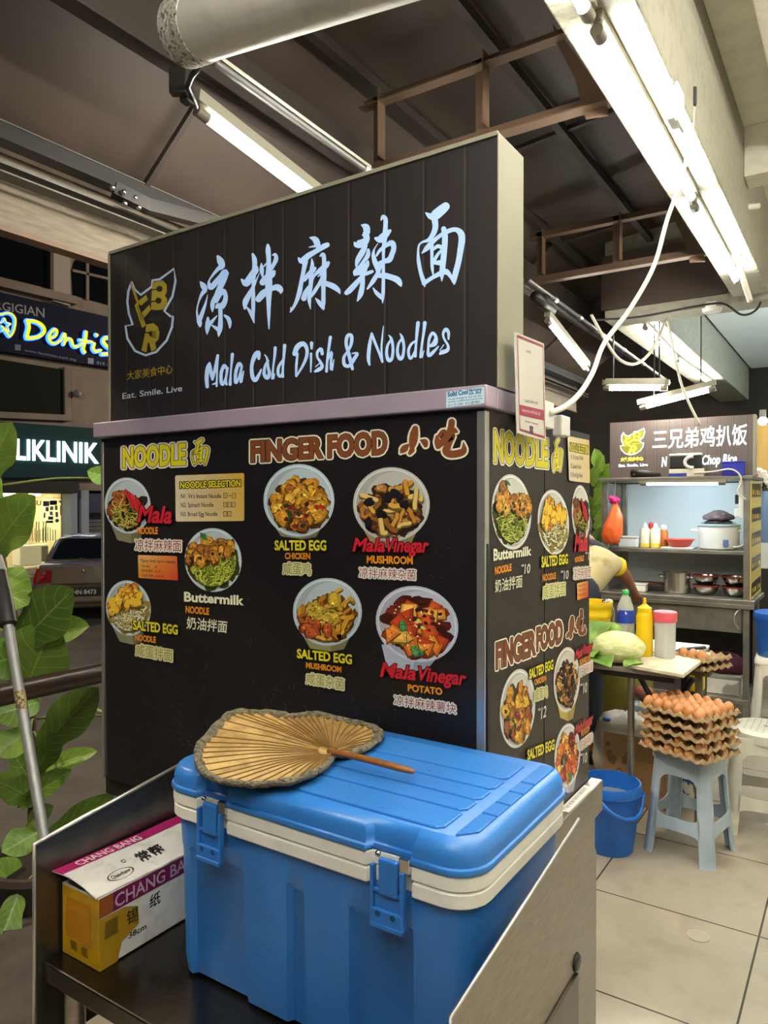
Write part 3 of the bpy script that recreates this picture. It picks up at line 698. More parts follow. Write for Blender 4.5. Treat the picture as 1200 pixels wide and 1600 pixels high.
# side face
hd(mapS, SN, sp_, ((772, 720), (855, 729)), (46, 40), ((774.5, 1044), (835, 1021)), (37, 35), ((838, 1016), (877.5, 1002)), (33, 32), (884, 962, .062, .108), (899, 951, .046, .122), (862, 684, .021, .041), .6)
pic(sp_, mapS, SN, 798.5, 800, 31, 59, -.05, 'buttermilk', rim='#d0d2cc')
pic(sp_, mapS, SN, 864, 816, 24.5, 51, -.06, 'salt', rim='#d0d2cc')
pic(sp_, mapS, SN, 907, 803, 14, 45, -.03, 'mala', rim='#d0d2cc')
pic(sp_, mapS, SN, 808, 1107, 27.5, 62, .08, 'chicken', rim='#c9ccc8')
pic(sp_, mapS, SN, 885, 1062, 20.5, 51, .04, 'mushroom', rim='#d2cec4', cup=12, cupc='#b5a052')
pic(sp_, mapS, SN, 886, 1180, 20, 50, .06, 'potato', rim='#cfcfd2', cup=8, cupc='#a9b2c2')
OX[0] = .6
P = Print(mapS, SN, off=.0034)
card(P, [(884.5, 681), (918.6, 688), (919.6, 755), (887, 751)], [H('#d9cba8'), H('#cdb070'), H('#d3c08c'), H('#cfc6ae')], 2)
P.text('NOODLE SELECTION', (888, 704), (917, 709.5), 12, YEL, bold=.03, outline=1.1, ocol=BLK, ox=.5)
for s_, y, x1 in (("N1. Vit's Instant Noodle", 717, 909), ('N2. Spinach Noodle', 731, 906), ('N3. Broad Egg Noodle', 744.5, 908)): P.text(s_, (889.5, y), (x1, y + 2), 7, ink, bold=.01)
P.build('noodle_card', INK, sp_); P = Print(mapS, SN, off=.0034)
P.text('Buttermilk', (769, 875.5), (827, 867), 17, CRM, hr=13, bold=.035); org('NOODLE', (771, 897.5), (796.6, 891), 11, 10)
def price(n, a, b, h): P.text(n, a, b, h, WHT, bold=.012, shear=.15); P.text('RM', (a[0] - 4.5, a[1] - h * .75), (a[0] - 1, a[1] - h * .8), 3.4, WHT)
price('10', (817, 896), (826, 895), 14); P.text('奶油拌面', (771, 926), (813.6, 917.5), 20, CRM, bold=.01)
P.build('dish_lettering', INK, sp_); P = Print(mapS, SN, off=.0034)
yel('SALTED EGG', (844, 886), (885, 880), 16, 14); org('NOODLE', (845.5, 908), (866, 903.6), 10, 9); price('10', (878.7, 905), (886, 904), 13); cjy('咸蛋拌面', (846, 936), (881, 929), 22, 20)
P.build('dish_lettering', INK, sp_); P = Print(mapS, SN, off=.0034)
redt('Mala', (896, 861.6), (916, 859.6), 27, 25); org('NOODLE', (896, 879), (910, 875.6), 8); price('12', (917, 875), (921.4, 874), 12); cjr('凉拌麻辣面', (894, 905), (921, 902), 18, 17)
card(P, [(899.4, 911.5), (916.4, 907), (917, 932.5), (900, 938)], [H('#dcb070'), H('#cf6a34'), H('#c33a2c'), H('#d08a26')], 1.5)
for y in (917, 924, 931): P.text('*Spicy level', (901, y), (913, y - 3), 2.6, ink)
P.build('dish_lettering', INK, sp_); P = Print(mapS, SN, off=.0034)
yel('SALTED EGG', (824.7, 1060.5), (862, 1044.5), 14, 14); org('CHICKEN', (833, 1070), (851, 1063), 8); cjy('咸蛋鸡', (833, 1096), (853, 1089), 19, 18); price('12', (843, 1123), (851, 1119), 17)
P.build('dish_lettering', INK, sp_); P = Print(mapS, SN, off=.0034)
redt('Mala', (897, 1030), (908, 1024), 14); redt('Vinegar', (909, 1023.5), (924, 1015), 15); org('MUSHROOM', (903.5, 1040), (920, 1031), 9, 8); cjr('凉拌麻辣杂菌', (903, 1058), (923.5, 1047), 16, 15); price('10', (909, 1083), (915, 1081), 15)
P.build('dish_lettering', INK, sp_); P = Print(mapS, SN, off=.0034)
yel('SALTED EGG', (822, 1187), (864, 1170), 15, 15); P.build('dish_lettering', INK, sp_); P = Print(mapS, SN, off=.0034)
redt('Mala', (897, 1147), (908, 1140), 14); redt('Vinegar', (909, 1139), (924, 1129), 15); org('POTATO', (906, 1151), (919, 1141.5), 9, 8); cjr('凉拌麻辣薯块', (905, 1172), (924, 1158), 15); price('10', (909, 1192), (915, 1190), 15)
P.build('dish_lettering', INK, sp_)
# maker's sticker on the trim
P = Print(lambda x, y: onY(x, y, YF - .016), FN, off=.0006)
P.poly([(697.5, 612.5), (757, 604.5), (757, 630), (697.5, 637.5)], H('#c3dbe6'))
bl = H('#1f6a9c')
P.text('Solid Cool', (700, 620), (731, 615.5), 7, bl, bold=.05); P.text('Marketing', (733, 612), (753, 609.5), 4, bl, bold=.04, shear=.2); P.text('Sdn. Bhd.', (733, 617), (752, 614.5), 4, bl, bold=.04, shear=.2)
P.text('1 & 5, Jalan Perusahaan 2/5, Taman Setia, Johor', (700, 625.5), (753, 619), 2.6, bl); P.text('www.solidcool.com.my', (700, 629.5), (754, 623), 2.6, bl); P.text('07-1125 2599   012-288 8861', (700, 636), (750, 629.5), 4.2, bl, bold=.01)
P.build('maker_sticker', INK, [c for c in kids(ks) if c.name.startswith('top_trim')][0])

# ------------------------------------------------------------------ the sign box on top
YS, XS = 1.262, -.572
def sign_mat(name, base, dark, pale, step):
    m = bpy.data.materials.new(name); m.use_nodes = True; nt = m.node_tree; N = nt.nodes; L = nt.links; b = N['Principled BSDF']
    g = N.new('ShaderNodeNewGeometry'); sp = N.new('ShaderNodeSeparateXYZ'); L.new(g.outputs['Position'], sp.inputs[0])
    d = N.new('ShaderNodeMath'); d.operation = 'DIVIDE'; L.new(sp.outputs[0], d.inputs[0]); d.inputs[1].default_value = step
    f = N.new('ShaderNodeMath'); f.operation = 'FRACT'; L.new(d.outputs[0], f.inputs[0])
    r = N.new('ShaderNodeValToRGB'); e = r.color_ramp.elements
    e[0].position = 0; e[0].color = (*H(dark), 1); e[1].position = .03; e[1].color = (*H(dark), 1)
    for p_, c in ((.05, base), (.93, base), (.965, pale), (.985, base)): q = e.new(p_); q.color = (*H(c), 1)
    L.new(f.outputs[0], r.inputs[0])
    tc = N.new('ShaderNodeTexCoord'); mp = N.new('ShaderNodeMapping'); mp.inputs['Scale'].default_value = (60, 1, 3); n = N.new('ShaderNodeTexNoise'); n.inputs['Scale'].default_value = 1.5; n.inputs['Detail'].default_value = 5
    L.new(tc.outputs['Object'], mp.inputs[0]); L.new(mp.outputs[0], n.inputs['Vector'])
    mx = N.new('ShaderNodeMix'); mx.data_type = 'RGBA'; mx.blend_type = 'MULTIPLY'; mx.inputs[0].default_value = .45
    L.new(r.outputs[0], mx.inputs[6]); L.new(n.outputs['Color'], mx.inputs[7]); L.new(mx.outputs[2], b.inputs['Base Color'])
    b.inputs['Roughness'].default_value = .36
    return m
sg = thing('sign_box', 'black light box sign with pale brush lettering on top of the noodle stall', 'shop sign', (-1.14, YS + .06, 1.668))
zt = onY(775, 209, YS).z; zl = onY(172, 397, YS).z; xl = onY(172, 500, YS).x
q = [V((xl, YS, 1.6685)), V((XS - .003, YS, 1.6685)), V((XS - .003, YS, zt - .002)), V((xl, YS, zl))]
face = obj('sign_face', MB().prism(q, (0, .006, 0)), sign_mat('dark_plank_print', '#302b2a', '#1f1c1b', '#514b47', .0915), sg)
q2 = [p + V((0, .0065, 0)) for p in q]
cs = MB().prism(q2, (0, .108, 0)); cs.bx((XS - .003, YS - .004, 1.6685), (XS, YS + .115, zt), .001); cs.tube([q[3] + V((0, .0, .002)), q[2] + V((0, 0, .002))], .004, 4); cs.tube([q[0] + V((-.002, 0, 0)), q[3] + V((-.002, 0, 0))], .003, 4)
obj('casing', cs, mat('cream_casing', '#8f8c79', .45, .1), sg)
mapG = lambda x, y: onY(x, y, YS)
LET = attr_mat('lit_sign_lettering', .5, .10)
LIANG = "150,575,20 200,640,100 235,720,90 180,800,60 130,920,30 95,1060,25 100,1180,40 140,1300,85 148,1365,50;130,1290,80 190,1130,70 250,960,40 285,810,10;470,130,60 510,200,120 540,290,110 470,350,70 390,440,45 310,560,30 320,640,90 350,680,90 430,590,100 520,490,100 590,420,130 605,430,110 560,560,110 500,690,100 440,830,90 380,940,80 370,1040,70 370,1110,20;440,930,60 500,830,60 560,740,90 605,820,80 595,920,90 540,1010,110 470,1010,100 440,1040,40;510,1020,80 515,1200,75 510,1380,90 490,1480,70 480,1555,10;370,1360,30 430,1400,60 490,1440,80;290,1220,40 290,1320,90 280,1420,80 275,1505,25;290,1370,80 360,1290,60 450,1185,20;590,1180,40 650,1230,70 680,1310,70 680,1400,25"
BAN = "255,275,40 280,350,75 285,450,75 270,600,70 262,760,50 262,900,60 262,1100,60 265,1250,40 280,1350,10;80,670,30 150,730,110 220,630,100 300,520,100 320,480,40;160,1100,20 230,1200,60 275,1340,20;130,1120,40 140,1020,90 190,920,80 260,790,50 310,680,25 360,570,8;490,130,40 495,210,80 505,400,70 505,600,100 505,800,110 505,1000,75 505,1200,55 508,1440,18;390,420,20 395,520,70 410,635,20;410,480,20 490,400,30;565,290,20 605,280,50 620,350,70 580,440,60 530,520,60;410,715,100 470,650,110 560,590,90 585,550,60;345,975,100 430,880,110 540,820,70 640,790,100 690,840,90 690,885,20"
MA = "425,230,20 510,260,100 550,340,100 560,400,60;410,390,15 520,370,40;235,570,30 290,620,100 400,530,95 520,460,80 650,380,90 715,350,80;350,620,90 320,780,70 280,980,70 250,1140,80 200,1290,60 150,1390,45 100,1465,25;105,1390,15 115,1440,35;455,580,15 465,680,60 450,820,80 440,1000,70 420,1150,70 415,1280,60 435,1415,15;330,930,70 400,850,80 480,770,80 510,740,50;325,1240,95 350,1150,80 410,1060,70;590,540,20 640,510,70 660,580,70 660,750,80 650,900,100 650,1100,70 650,1300,70 650,1430,20;520,1240,15 580,1310,70 645,1400,60;465,970,15 490,890,25 520,840,50 600,770,80 690,700,90 730,650,60;560,880,15 600,840,30 640,770,30;640,920,90 570,1020,60 500,1130,60 450,1215,30;650,980,80 740,1010,90 830,1050,95 900,1110,70 925,1160,20"
LA = "355,320,20 420,350,110 440,420,100 420,470,100 440,530,90 380,600,130 280,620,110 245,595,30;365,480,15 420,460,50;420,640,60 370,740,90 300,860,80 270,960,30;460,710,50 455,790,70 410,860,60 350,930,40 300,975,15;455,890,40 430,950,90 330,1000,110 265,1060,90;250,1090,50 330,1070,60 420,1080,60 520,1045,50;400,1000,100 370,1100,80 370,1250,75 340,1400,80 290,1505,20;360,1130,60 270,1230,80 180,1330,90 120,1380,70;660,245,20 690,190,60 730,230,70 730,350,70 720,500,80 700,700,50 697,900,45 697,1100,50 695,1300,55 690,1430,50 683,1535,15;535,1300,15 590,1380,60 670,1450,70;580,530,50 650,540,120 740,460,100 800,410,50;610,610,12 560,690,20 540,770,50 560,880,80 600,980,80 620,1060,60;590,800,30 640,720,50 740,640,60 830,600,90 860,680,80 830,780,80 790,860,90 700,890,70 610,930,60;660,960,40 610,1070,60 540,1190,70 450,1315,30;620,1110,70 720,1110,90 830,1140,90 920,1180,100 960,1240,70 970,1270,30"
ENG1 = "80,460,30 75,380,35 85,300,35 100,260,20;100,270,25 115,350,30 125,400,18;125,400,18 150,300,28 170,195,25;170,200,22 165,320,14 160,455,18;125,440,10 160,430,20;240,300,25 225,280,30 200,340,28 200,420,28 215,440,25 240,380,20 255,300,18;250,300,18 240,400,18 245,440,20;295,185,28 292,220,25 282,330,15 275,440,28;370,280,25 350,265,30 325,330,28 320,410,28 330,425,22 355,370,20 375,290,20;375,280,15 365,390,18 370,420,20 390,330,12;520,220,25 515,170,40 485,200,40 460,280,30 465,370,35 490,405,35 520,360,25 540,315,14;570,190,10 590,220,18 600,300,24 610,350,30 590,385,35 565,350,28 575,280,22 600,240,18;660,130,28 655,200,22 642,300,16 638,395,25 655,350,8;740,110,30 735,180,24 725,300,20 725,375,22;730,230,22 690,290,24 685,350,26 705,375,20 725,330,16;850,180,20 840,280,22 838,370,18;825,180,40 850,120,45 900,95,40 930,140,30 925,210,28 890,290,22 840,370,18;970,90,30 970,135,20;965,180,22 965,250,18 963,335,12;1060,180,28 1050,140,30 1020,165,24 1020,210,20 1045,250,24 1060,290,30 1030,315,34 1000,330,20;1005,290,10 1040,260,10;1130,40,28 1120,110,24 1105,220,20 1097,330,24;1100,250,15 1140,165,24 1135,250,20 1140,320,24 1160,230,8"
ENG2 = "190,520,28 170,440,34 150,360,34 130,280,30 145,210,34 180,210,34 180,280,30 150,350,24 110,410,28 115,480,34 160,490,34 210,420,34 235,375,26 185,375,10;350,480,20 340,420,34 350,300,34 370,190,20;370,190,24 400,270,26 440,370,24 470,450,24;470,455,20 462,330,18 470,220,16 480,120,8;530,205,10 555,240,26 570,330,26 560,420,30 530,440,36 510,380,28 520,300,24 550,250,22;635,190,10 655,225,26 672,310,26 662,400,30 635,425,36 612,370,28 620,290,24 650,240,22;805,90,36 795,180,30 785,300,22 778,400,30;780,260,20 740,290,24 715,350,26 725,415,26 745,415,24 778,350,18;868,90,36 858,180,26 840,300,22 832,415,30 860,350,8;910,310,20 960,280,50 972,220,30 940,185,30 910,240,26 900,330,24 905,395,34 950,360,30 995,310,14;1090,240,18 1090,180,30 1065,150,34 1040,190,24 1050,240,20 1085,300,24 1080,345,34 1030,365,40 1010,380,20;1010,345,10 1045,295,10"
P = Print(mapG, FN, off=.001)
PB = H('#a3c0e4')
for txt, ox, oy, sc in ((LIANG, 300, 390, 11.43), (BAN, 370, 370, 10), (MA, 445, 350, 10.66), (LA, 530, 320, 10), (MIAN, 640, 300, 10), (ENG1, 310, 520, 5.4545), (ENG2, 520, 490, 6)):
    P.brush(txt, PB, ox, oy, sc)
P.build('sign_lettering', LET, face)
OUTL = "175,275 205,350 270,405 385,320 390,255 465,245 615,135 632,260 600,420 515,575 580,630 605,630 595,740 540,880 430,1000 320,1035 210,990 130,860 110,730 185,715 145,600 130,480 140,370 160,310"
def logo(P, f, k, white, gold, dark, fill):
    o = [tuple(map(float, s_.split(','))) for s_ in OUTL.split()]
    P.poly([f(*p) for p in o], fill)
    P.poly([f(*p) for p in ((180, 520), (320, 700), (200, 760), (140, 700))], shade(fill, 1.6)); P.poly([f(*p) for p in ((330, 650), (570, 640), (400, 690))], shade(fill, 1.9))
    lo = o + [o[0]]
    P.stroke([(*f(*p), 24 * k) for p in lo], white, 0, 0)
    for poly in ([(205, 515), (225, 492), (243, 500), (325, 720), (285, 752), (262, 690)], [(243, 470), (325, 405), (345, 455), (270, 520)], [(280, 590), (360, 510), (376, 560), (305, 645)],
                 [(390, 275), (500, 255), (540, 300), (540, 380), (520, 415), (545, 450), (540, 520), (500, 560), (420, 565), (376, 558)],
                 [(325, 715), (400, 700), (450, 740), (465, 800), (455, 870), (420, 905), (432, 970), (380, 1000), (358, 905), (342, 905), (330, 1005), (275, 985), (300, 880), (320, 780)]):
        P.poly([f(*p) for p in poly], gold)
    for cx, cy in ((465, 343), (455, 466)):
        P.poly([f(cx + 32 * math.cos(t), cy + 32 * math.sin(t)) for t in [i * PI / 8 for i in range(16)]], dark); P.stroke([(*f(cx - 20, cy + 4), 12 * k), (*f(cx - 80, cy + 12), 12 * k)], dark, 0, 0)
    P.stroke([(*f(165, 295), 12 * k), (*f(240, 500), 14 * k)], gold, 0, 0); P.stroke([(*f(180, 290), 10 * k), (*f(250, 500), 12 * k)], gold, 0, 0)
    for dx in (0, 18): P.stroke([(*f(232 + dx, 520), 5 * k), (*f(282 + dx, 680), 5 * k)], dark, 0, 0)
    P.stroke([(*f(310, 795), 14 * k), (*f(365, 805), 14 * k)], dark, 0, 0); P.poly([f(*p) for p in ((355, 790), (385, 780), (385, 845), (360, 830))], dark)
    for dy in (0, 20, 40, 58): P.stroke([(*f(380, 785 + dy), 8 * k), (*f(430, 795 + dy), 6 * k)], dark, 0, 0)
P = Print(mapG, FN, off=.001)
logo(P, lambda x, y: (180 + x / 6.667, 400 + y / 6.667), 1 / 6.667, H('#b4cbe4'), H('#a3912c'), H('#241f16'), H('#262220'))
P.text('大家美食中心', (199, 594.5), (270, 583.5), 14, H('#a08c2e'), bold=.004, hr=15); P.text('Eat. Smile. Live', (192, 623.5), (285, 611), 9, H('#b8c6d8'), bold=.01)
P.build('sign_logo', INK, face)

# ------------------------------------------------------------------ payment board beside the sign
XQ = -.548
mapQ = lambda x, y: onX(x, y, XQ)
qq = [mapQ(806, 519), mapQ(850, 537), mapQ(853, 689), mapQ(810, 677)]
pb = thing('payment_board', 'white plastic payment board with a red border fixed beside the sign box', 'notice board', qq[3])
bo = obj('board', MB().prism(qq, (-.004, 0, 0)), mat('glossy_white_board', '#d9d4cb', .12, coat=.5), pb)
obj('bracket', MB().bx((XQ - .034, 1.36, 1.61), (XQ - .005, 1.50, 1.665), .002), M_whplas, pb)
P = Print(mapQ, SN, off=.0006); rc = H('#8e2338')
L_ = [(808.2, 524.5), (848, 540.5), (850.5, 684), (812, 672.5)]
P.stroke([(*p, .9) for p in L_ + [L_[0]]], rc, 0, 0)
P.poly([(808.2, 523), (847.8, 539), (847.9, 543), (808.4, 527)], rc); P.poly([(811.2, 632), (849.2, 641), (849.6, 657), (811.6, 648.5)], shade(rc, 1.2)); P.poly([(812, 669.5), (850.3, 681.5), (850.5, 685.5), (812, 673)], rc)
P.text('CLASSIC BOWL CAFE', (819.5, 628), (840, 632), 4, H('#3a2f2d'), bold=.01); P.text('MALAYSIA NATIONAL QR', (816, 643), (844, 649), 4, H('#d7c3c3'), bold=.01)
P.poly([(827, 665), (832.5, 666.4), (832.6, 678.5), (827.2, 677)], H('#2d2b52')); P.poly([(827.3, 669), (832.4, 670.3), (832.5, 674), (827.4, 672.8)], H('#7d3450'))
P.poly([(822, 546), (829, 548.5), (829, 552), (822, 549.5)], H('#b58d8d')); P.text('Scan here', (820, 659), (840, 664), 2.6, H('#5a4a4a'))
P.build('board_print', INK, bo)
# ------------------------------------------------------------------ steel cart under the stall, with its side tray
ZTAB = .648
XW0, XW1, YT = onZ(64, 1503, ZTAB).x, -.378, onZ(66, 1502, ZTAB).y       # tray: left wing, right wing, front edge
ct = thing('steel_cart', 'stainless steel cart with a low side tray carrying the blue cooler', 'food cart', (-1.0, 1.2, 0))
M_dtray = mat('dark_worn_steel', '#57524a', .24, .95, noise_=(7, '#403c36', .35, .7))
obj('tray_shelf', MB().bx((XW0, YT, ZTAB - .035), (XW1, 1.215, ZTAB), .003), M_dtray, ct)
def wing(X, pts, th): return MB().prism([(X, y, z) for y, z in pts], (th, 0, 0))
fl, bl_ = onX(55, 1320, XW0), onX(252, 1212, XW0)
sl = (bl_.z - fl.z) / (bl_.y - fl.y)
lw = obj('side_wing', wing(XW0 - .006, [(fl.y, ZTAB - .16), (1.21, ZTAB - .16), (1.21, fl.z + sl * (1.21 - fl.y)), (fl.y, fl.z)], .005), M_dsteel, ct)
obj('wing_rim', MB().tube([V((XW0 - .0035, fl.y, ZTAB - .16)), V((XW0 - .0035, fl.y, fl.z)), V((XW0 - .0035, 1.21, fl.z + sl * (1.21 - fl.y)))], .004, 8), M_alu, lw, True)
p0, p1 = onX(903, 1277, XW1), onX(703, 1585, XW1); s2 = (p0.z - p1.z) / (p0.y - p1.y)
yn = .55; zn = p1.z - s2 * (p1.y - yn)
rw = obj('side_wing', wing(XW1, [(p1.y - .004, .20), (onX(927, 1400, XW1).y, .20), (onX(927, 1400, XW1).y, onX(927, 1330, XW1).z), (onX(912, 1300, XW1).y, onX(912, 1290, XW1).z), (p0.y, p0.z), (p1.y - .004, p1.z)], .005), M_steel, ct)
obj('wing_rim', MB().tube([V((XW1 + .0025, p0.y - .003, p0.z - .001)), V((XW1 + .0025, p1.y - .004, p1.z)), V((XW1 + .0025, p1.y - .004, .2))], .0025, 8), M_alu, rw, True)
pg = onX(900, 1503, XW1 + .005)
obj('hole_plug', MB().tube([pg, pg + V((.004, 0, 0))], [.0145, .012], 18), M_black, rw, True)
a_, b_ = onX(905, 1521, XW1 + .012), onX(858, 1604, XW1 + .012)
dl = MB().prism([(XW1 + .006, a_.y, a_.z), (XW1 + .006, b_.y - .06, b_.z - (a_.z - b_.z) * .06 / max(.01, a_.y - b_.y)), (XW1 + .006, b_.y - .06, .2), (XW1 + .006, a_.y, .2)], (.005, 0, 0))
obj('lower_bracket', dl, M_dsteel, ct)
# worktop flange and base cabinet below the menu
YB2 = onX(930, 1300, -.572).y
zf = onX(940, 1217, -.56).z
obj('base_cabinet', MB().bx((-1.12, 1.225, .06), (-.572, YB2, ZB - .052), .003), M_steel, ct)
fl_ = MB().bx((XR + .001, 1.225, ZB - .045), (-.556, YB2 + .01, zf), .002)
obj('worktop_flange', fl_, M_steel, ct)
P = Print(lambda x, y: V((x, y, zf)), (0, 0, 1), off=.0005)
P.poly([(-.5835, 1.62), (-.560, 1.62), (-.560, 1.80), (-.5835, 1.80)], H('#cfccc4'))
for i in range(22): y = 1.63 + i * .0072; P.poly([(-.580, y), (-.570, y), (-.570, y + random.choice((.0015, .003, .0045))), (-.580, y + .003)], H('#35322f'))
obj_st = P.build('barcode_sticker', INK, ct)
for X, Y in ((XW0 + .05, YT + .03), (XW1 - .05, YT + .05), (-1.08, 1.27), (-.61, YB2 - .05)):
    mb = MB().tube([(X, Y, .03), (X, Y, ZTAB - .036 if Y < 1 else .07)], .018, 14)
    lg = obj('leg', mb, M_steel, ct, 40)
    obj('foot', MB().lathe([(.02, 0), (.026, .004), (.026, .02), (.018, .032)], (X, Y, 0), 14), M_black, lg, 40)
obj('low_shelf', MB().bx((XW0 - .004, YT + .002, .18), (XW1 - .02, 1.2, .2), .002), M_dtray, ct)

# ------------------------------------------------------------------ the blue cooler box
CX0, CX1, CY0, CY1 = -1.000, -.410, .832, 1.198
ZL = 1.010
M_blue = mat('blue_cooler_plastic', '#2f76c4', .36, noise_=(5, '#2a6ab4', .35, .7), bump=(140, .06))
M_band = mat('cream_cooler_band', '#dcdbd2', .4, noise_=(20, '#cbc9be', .55, .8))
M_blued = mat('blue_latch_plastic', '#2668b4', .36)
def outline(x0, x1, y0, y1, r, notch=(), depth=0, n=7):
    """closed rounded rectangle; notches are X ranges pressed into the front edge"""
    out = []
    def arc(cx, cy, a0):
        for i in range(n): a = a0 + (PI / 2) * i / (n - 1); out.append((cx + r * math.cos(a), cy + r * math.sin(a)))
    arc(x1 - r, y1 - r, 0); arc(x0 + r, y1 - r, PI / 2); arc(x0 + r, y0 + r, PI)
    for a, b in sorted(notch):
        out += [(a - .004, y0), (a + .002, y0 + depth), (b - .002, y0 + depth), (b + .004, y0)]
    arc(x1 - r, y0 + r, 1.5 * PI)
    return out
def inset(o, d, z):
    k = len(o); res = []
    for i in range(k):
        a, b, c = V(o[i - 1]), V(o[i]), V(o[(i + 1) % k])
        t1 = (b - a); t2 = (c - b)
        n1 = V((-t1.y, t1.x)).normalized() if t1.length > 1e-7 else V((0, 0)); n2 = V((-t2.y, t2.x)).normalized() if t2.length > 1e-7 else V((0, 0))
        m_ = (n1 + n2); m_ = m_.normalized() if m_.length > 1e-6 else n1
        res.append(V((b.x + m_.x * d, b.y + m_.y * d, z)))
    return res
L1, L2 = onY(333, 1300, CY0).x, onY(610, 1400, CY0).x
NOT = [(L1 - .033, L1 + .027), (L2 - .036, min(L2 + .030, CX1 - .056))]
co = thing('cooler_box', 'large blue cooler box with a cream band standing on the steel side tray', 'cooler box', ((CX0 + CX1) / 2, (CY0 + CY1) / 2, ZTAB + .001))
zb0 = ZTAB + .001
PN = [tuple(onY(p_, 1460, CY0 + .012).x for p_ in q_) for q_ in ((292, 376), (450, 470), (548, 640))]; PN[0] = (max(PN[0][0], CX0 + .060), PN[0][1])
o1 = outline(CX0 + .012, CX1 - .012, CY0 + .012, CY1 - .012, .040, PN, .009)
bd = MB().loft([inset(o1, .022, zb0), inset(o1, .010, zb0 + .006), inset(o1, .006, zb0 + .03), inset(o1, .002, .862), inset(outline(CX0 + .012, CX1 - .012, CY0 + .012, CY1 - .012, .040, PN, .002), 0, .875), inset(outline(CX0 + .010, CX1 - .010, CY0 + .010, CY1 - .010, .040, PN, .0), 0, .923)])
body = obj('body', bd, M_blue, co, 35)
# carrying recess on the right side: shallow block, its shade put into dark blue
r0, r1 = onX(807, 1384, CX1 - .012), onX(856, 1330, CX1 - .012)
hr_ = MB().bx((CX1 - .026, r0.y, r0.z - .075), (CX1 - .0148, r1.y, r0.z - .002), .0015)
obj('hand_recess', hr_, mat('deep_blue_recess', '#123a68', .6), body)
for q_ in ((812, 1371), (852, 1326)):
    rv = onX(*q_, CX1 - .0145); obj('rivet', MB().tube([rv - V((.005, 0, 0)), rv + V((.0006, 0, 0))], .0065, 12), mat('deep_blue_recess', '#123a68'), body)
def band(name, z0, z1, g):
    o = outline(CX0 - g, CX1 + g, CY0 - g, CY1 + g, .050, NOT, .012)
    return obj(name, MB().loft([inset(o, .003, z0), inset(o, 0, z0 + .003), inset(o, 0, z1 - .003), inset(o, .003, z1)]), M_band, co, 40)
band('lower_band', .924, .947, .0); band('upper_band', .9475, .970, .001)
o2 = outline(CX0 - .004, CX1 + .004, CY0 - .004, CY1 + .004, .052, NOT, .014)
o3 = outline(CX0 - .001, CX1 + .001, CY0 - .001, CY1 + .001, .050, NOT, .014)
ld = MB().loft([inset(o2, .001, .9705), inset(o2, 0, .973), inset(o2, .001, .978), inset(o3, .0015, .9795), inset(o3, .0015, .990), inset(o3, .003, .998), inset(o3, .008, 1.006), inset(o3, .0125, 1.0095)])
lid = obj('lid', ld, M_blue, co, 50)
# raised pads on the lid, divided by grooves
XE = onZ(767, 1236, 1.0125).x
gys = [onZ(*q_, 1.0125).y for q_ in ((690, 1296), (727, 1268), (748, 1251), (768, 1234), (787, 1218), (814, 1193))]
gy2 = [CY0 + .026] + [onZ(*q_, 1.0125).y for q_ in ((747, 1268), (767, 1251), (786, 1234), (803, 1219))] + [CY1 - .022]
def pad(pl): obj('lid_pad', MB().loft([[V((x, y, 1.0088)) for x, y in pl], [V((x, y, 1.0118)) for x, y in pl], inset(pl, .0016, 1.0130)]), M_blue, lid)
for i in range(5):
    y0, y1 = gys[i] + .0022, gys[i + 1] - .0022
    pad([(CX0 + .05, y0), (XE - .010, y0), (XE, y0 + .010), (XE, y1 - .004), (XE - .004, y1), (CX0 + .05, y1)])
x0, x1 = XE + .022, CX1 - .0195
for i in range(5):
    y0, y1 = gy2[i] + .0022, gy2[i + 1] - .0022
    if i == 4: y1 = gys[5] + .012
    pad([(x0, y0 + (.012 if i == 0 else 0)), (x1 - (.022 if i == 0 else 0), y0), (x1, y0 + (.026 if i == 0 else .001)), (x1, y1), (x0, y1)])
P = Print(lambda x, y: V((x, y, 1.0130)), (0, 0, 1), off=.0004)
for _ in range(26):
    x, y = random.uniform(-.9, -.5), random.uniform(.86, 1.14)
    P.stroke([(x, y, .0006), (x + random.uniform(-.012, .012), y + random.uniform(-.004, .004), .0012), (x + random.uniform(-.02, .02), y + random.uniform(-.01, .01), .0004)], H('#1e4a86'))
P.build('scratches', INK, lid)
for lx in (L1, L2):
    y = CY0 + .004
    la = MB().bx((lx - .026, y - .016, .879), (lx + .026, y - .010, .902), .002)
    for s_ in (-.024, .024): la.bx((lx + s_ - .0028, y - .015, .879), (lx + s_ + .0028, y - .006, .959), .001)
    la.bx((lx - .025, y - .014, .923), (lx + .025, y - .009, .928), .001); la.bx((lx - .026, y - .018, .876), (lx + .026, y - .008, .883), .0015)
    la.bx((lx - .012, y - .017, .922), (lx + .018, y - .008, .972), .003)
    la.bx((lx - .021, y - .011, .883), (lx + .021, y - .009, .923), .0005)
    lo = obj('latch', la, M_blued, co)
    for s_ in (-.013, .011): obj('hole', MB().tube([(lx + s_, y - .0165, .896), (lx + s_, y - .0095, .896)], .0042, 12), mat('deep_blue_recess', '#123a68'), lo)
    for s_ in (-.019, .026): obj('screw', MB().ball((lx + s_, y - .006, .972), .0045, 10), M_chrome, lo, True)
    obj('hinge_plate', MB().bx((lx + .018, y - .012, .959), (lx + .034, y - .003, .978), .001), M_chrome, lo)

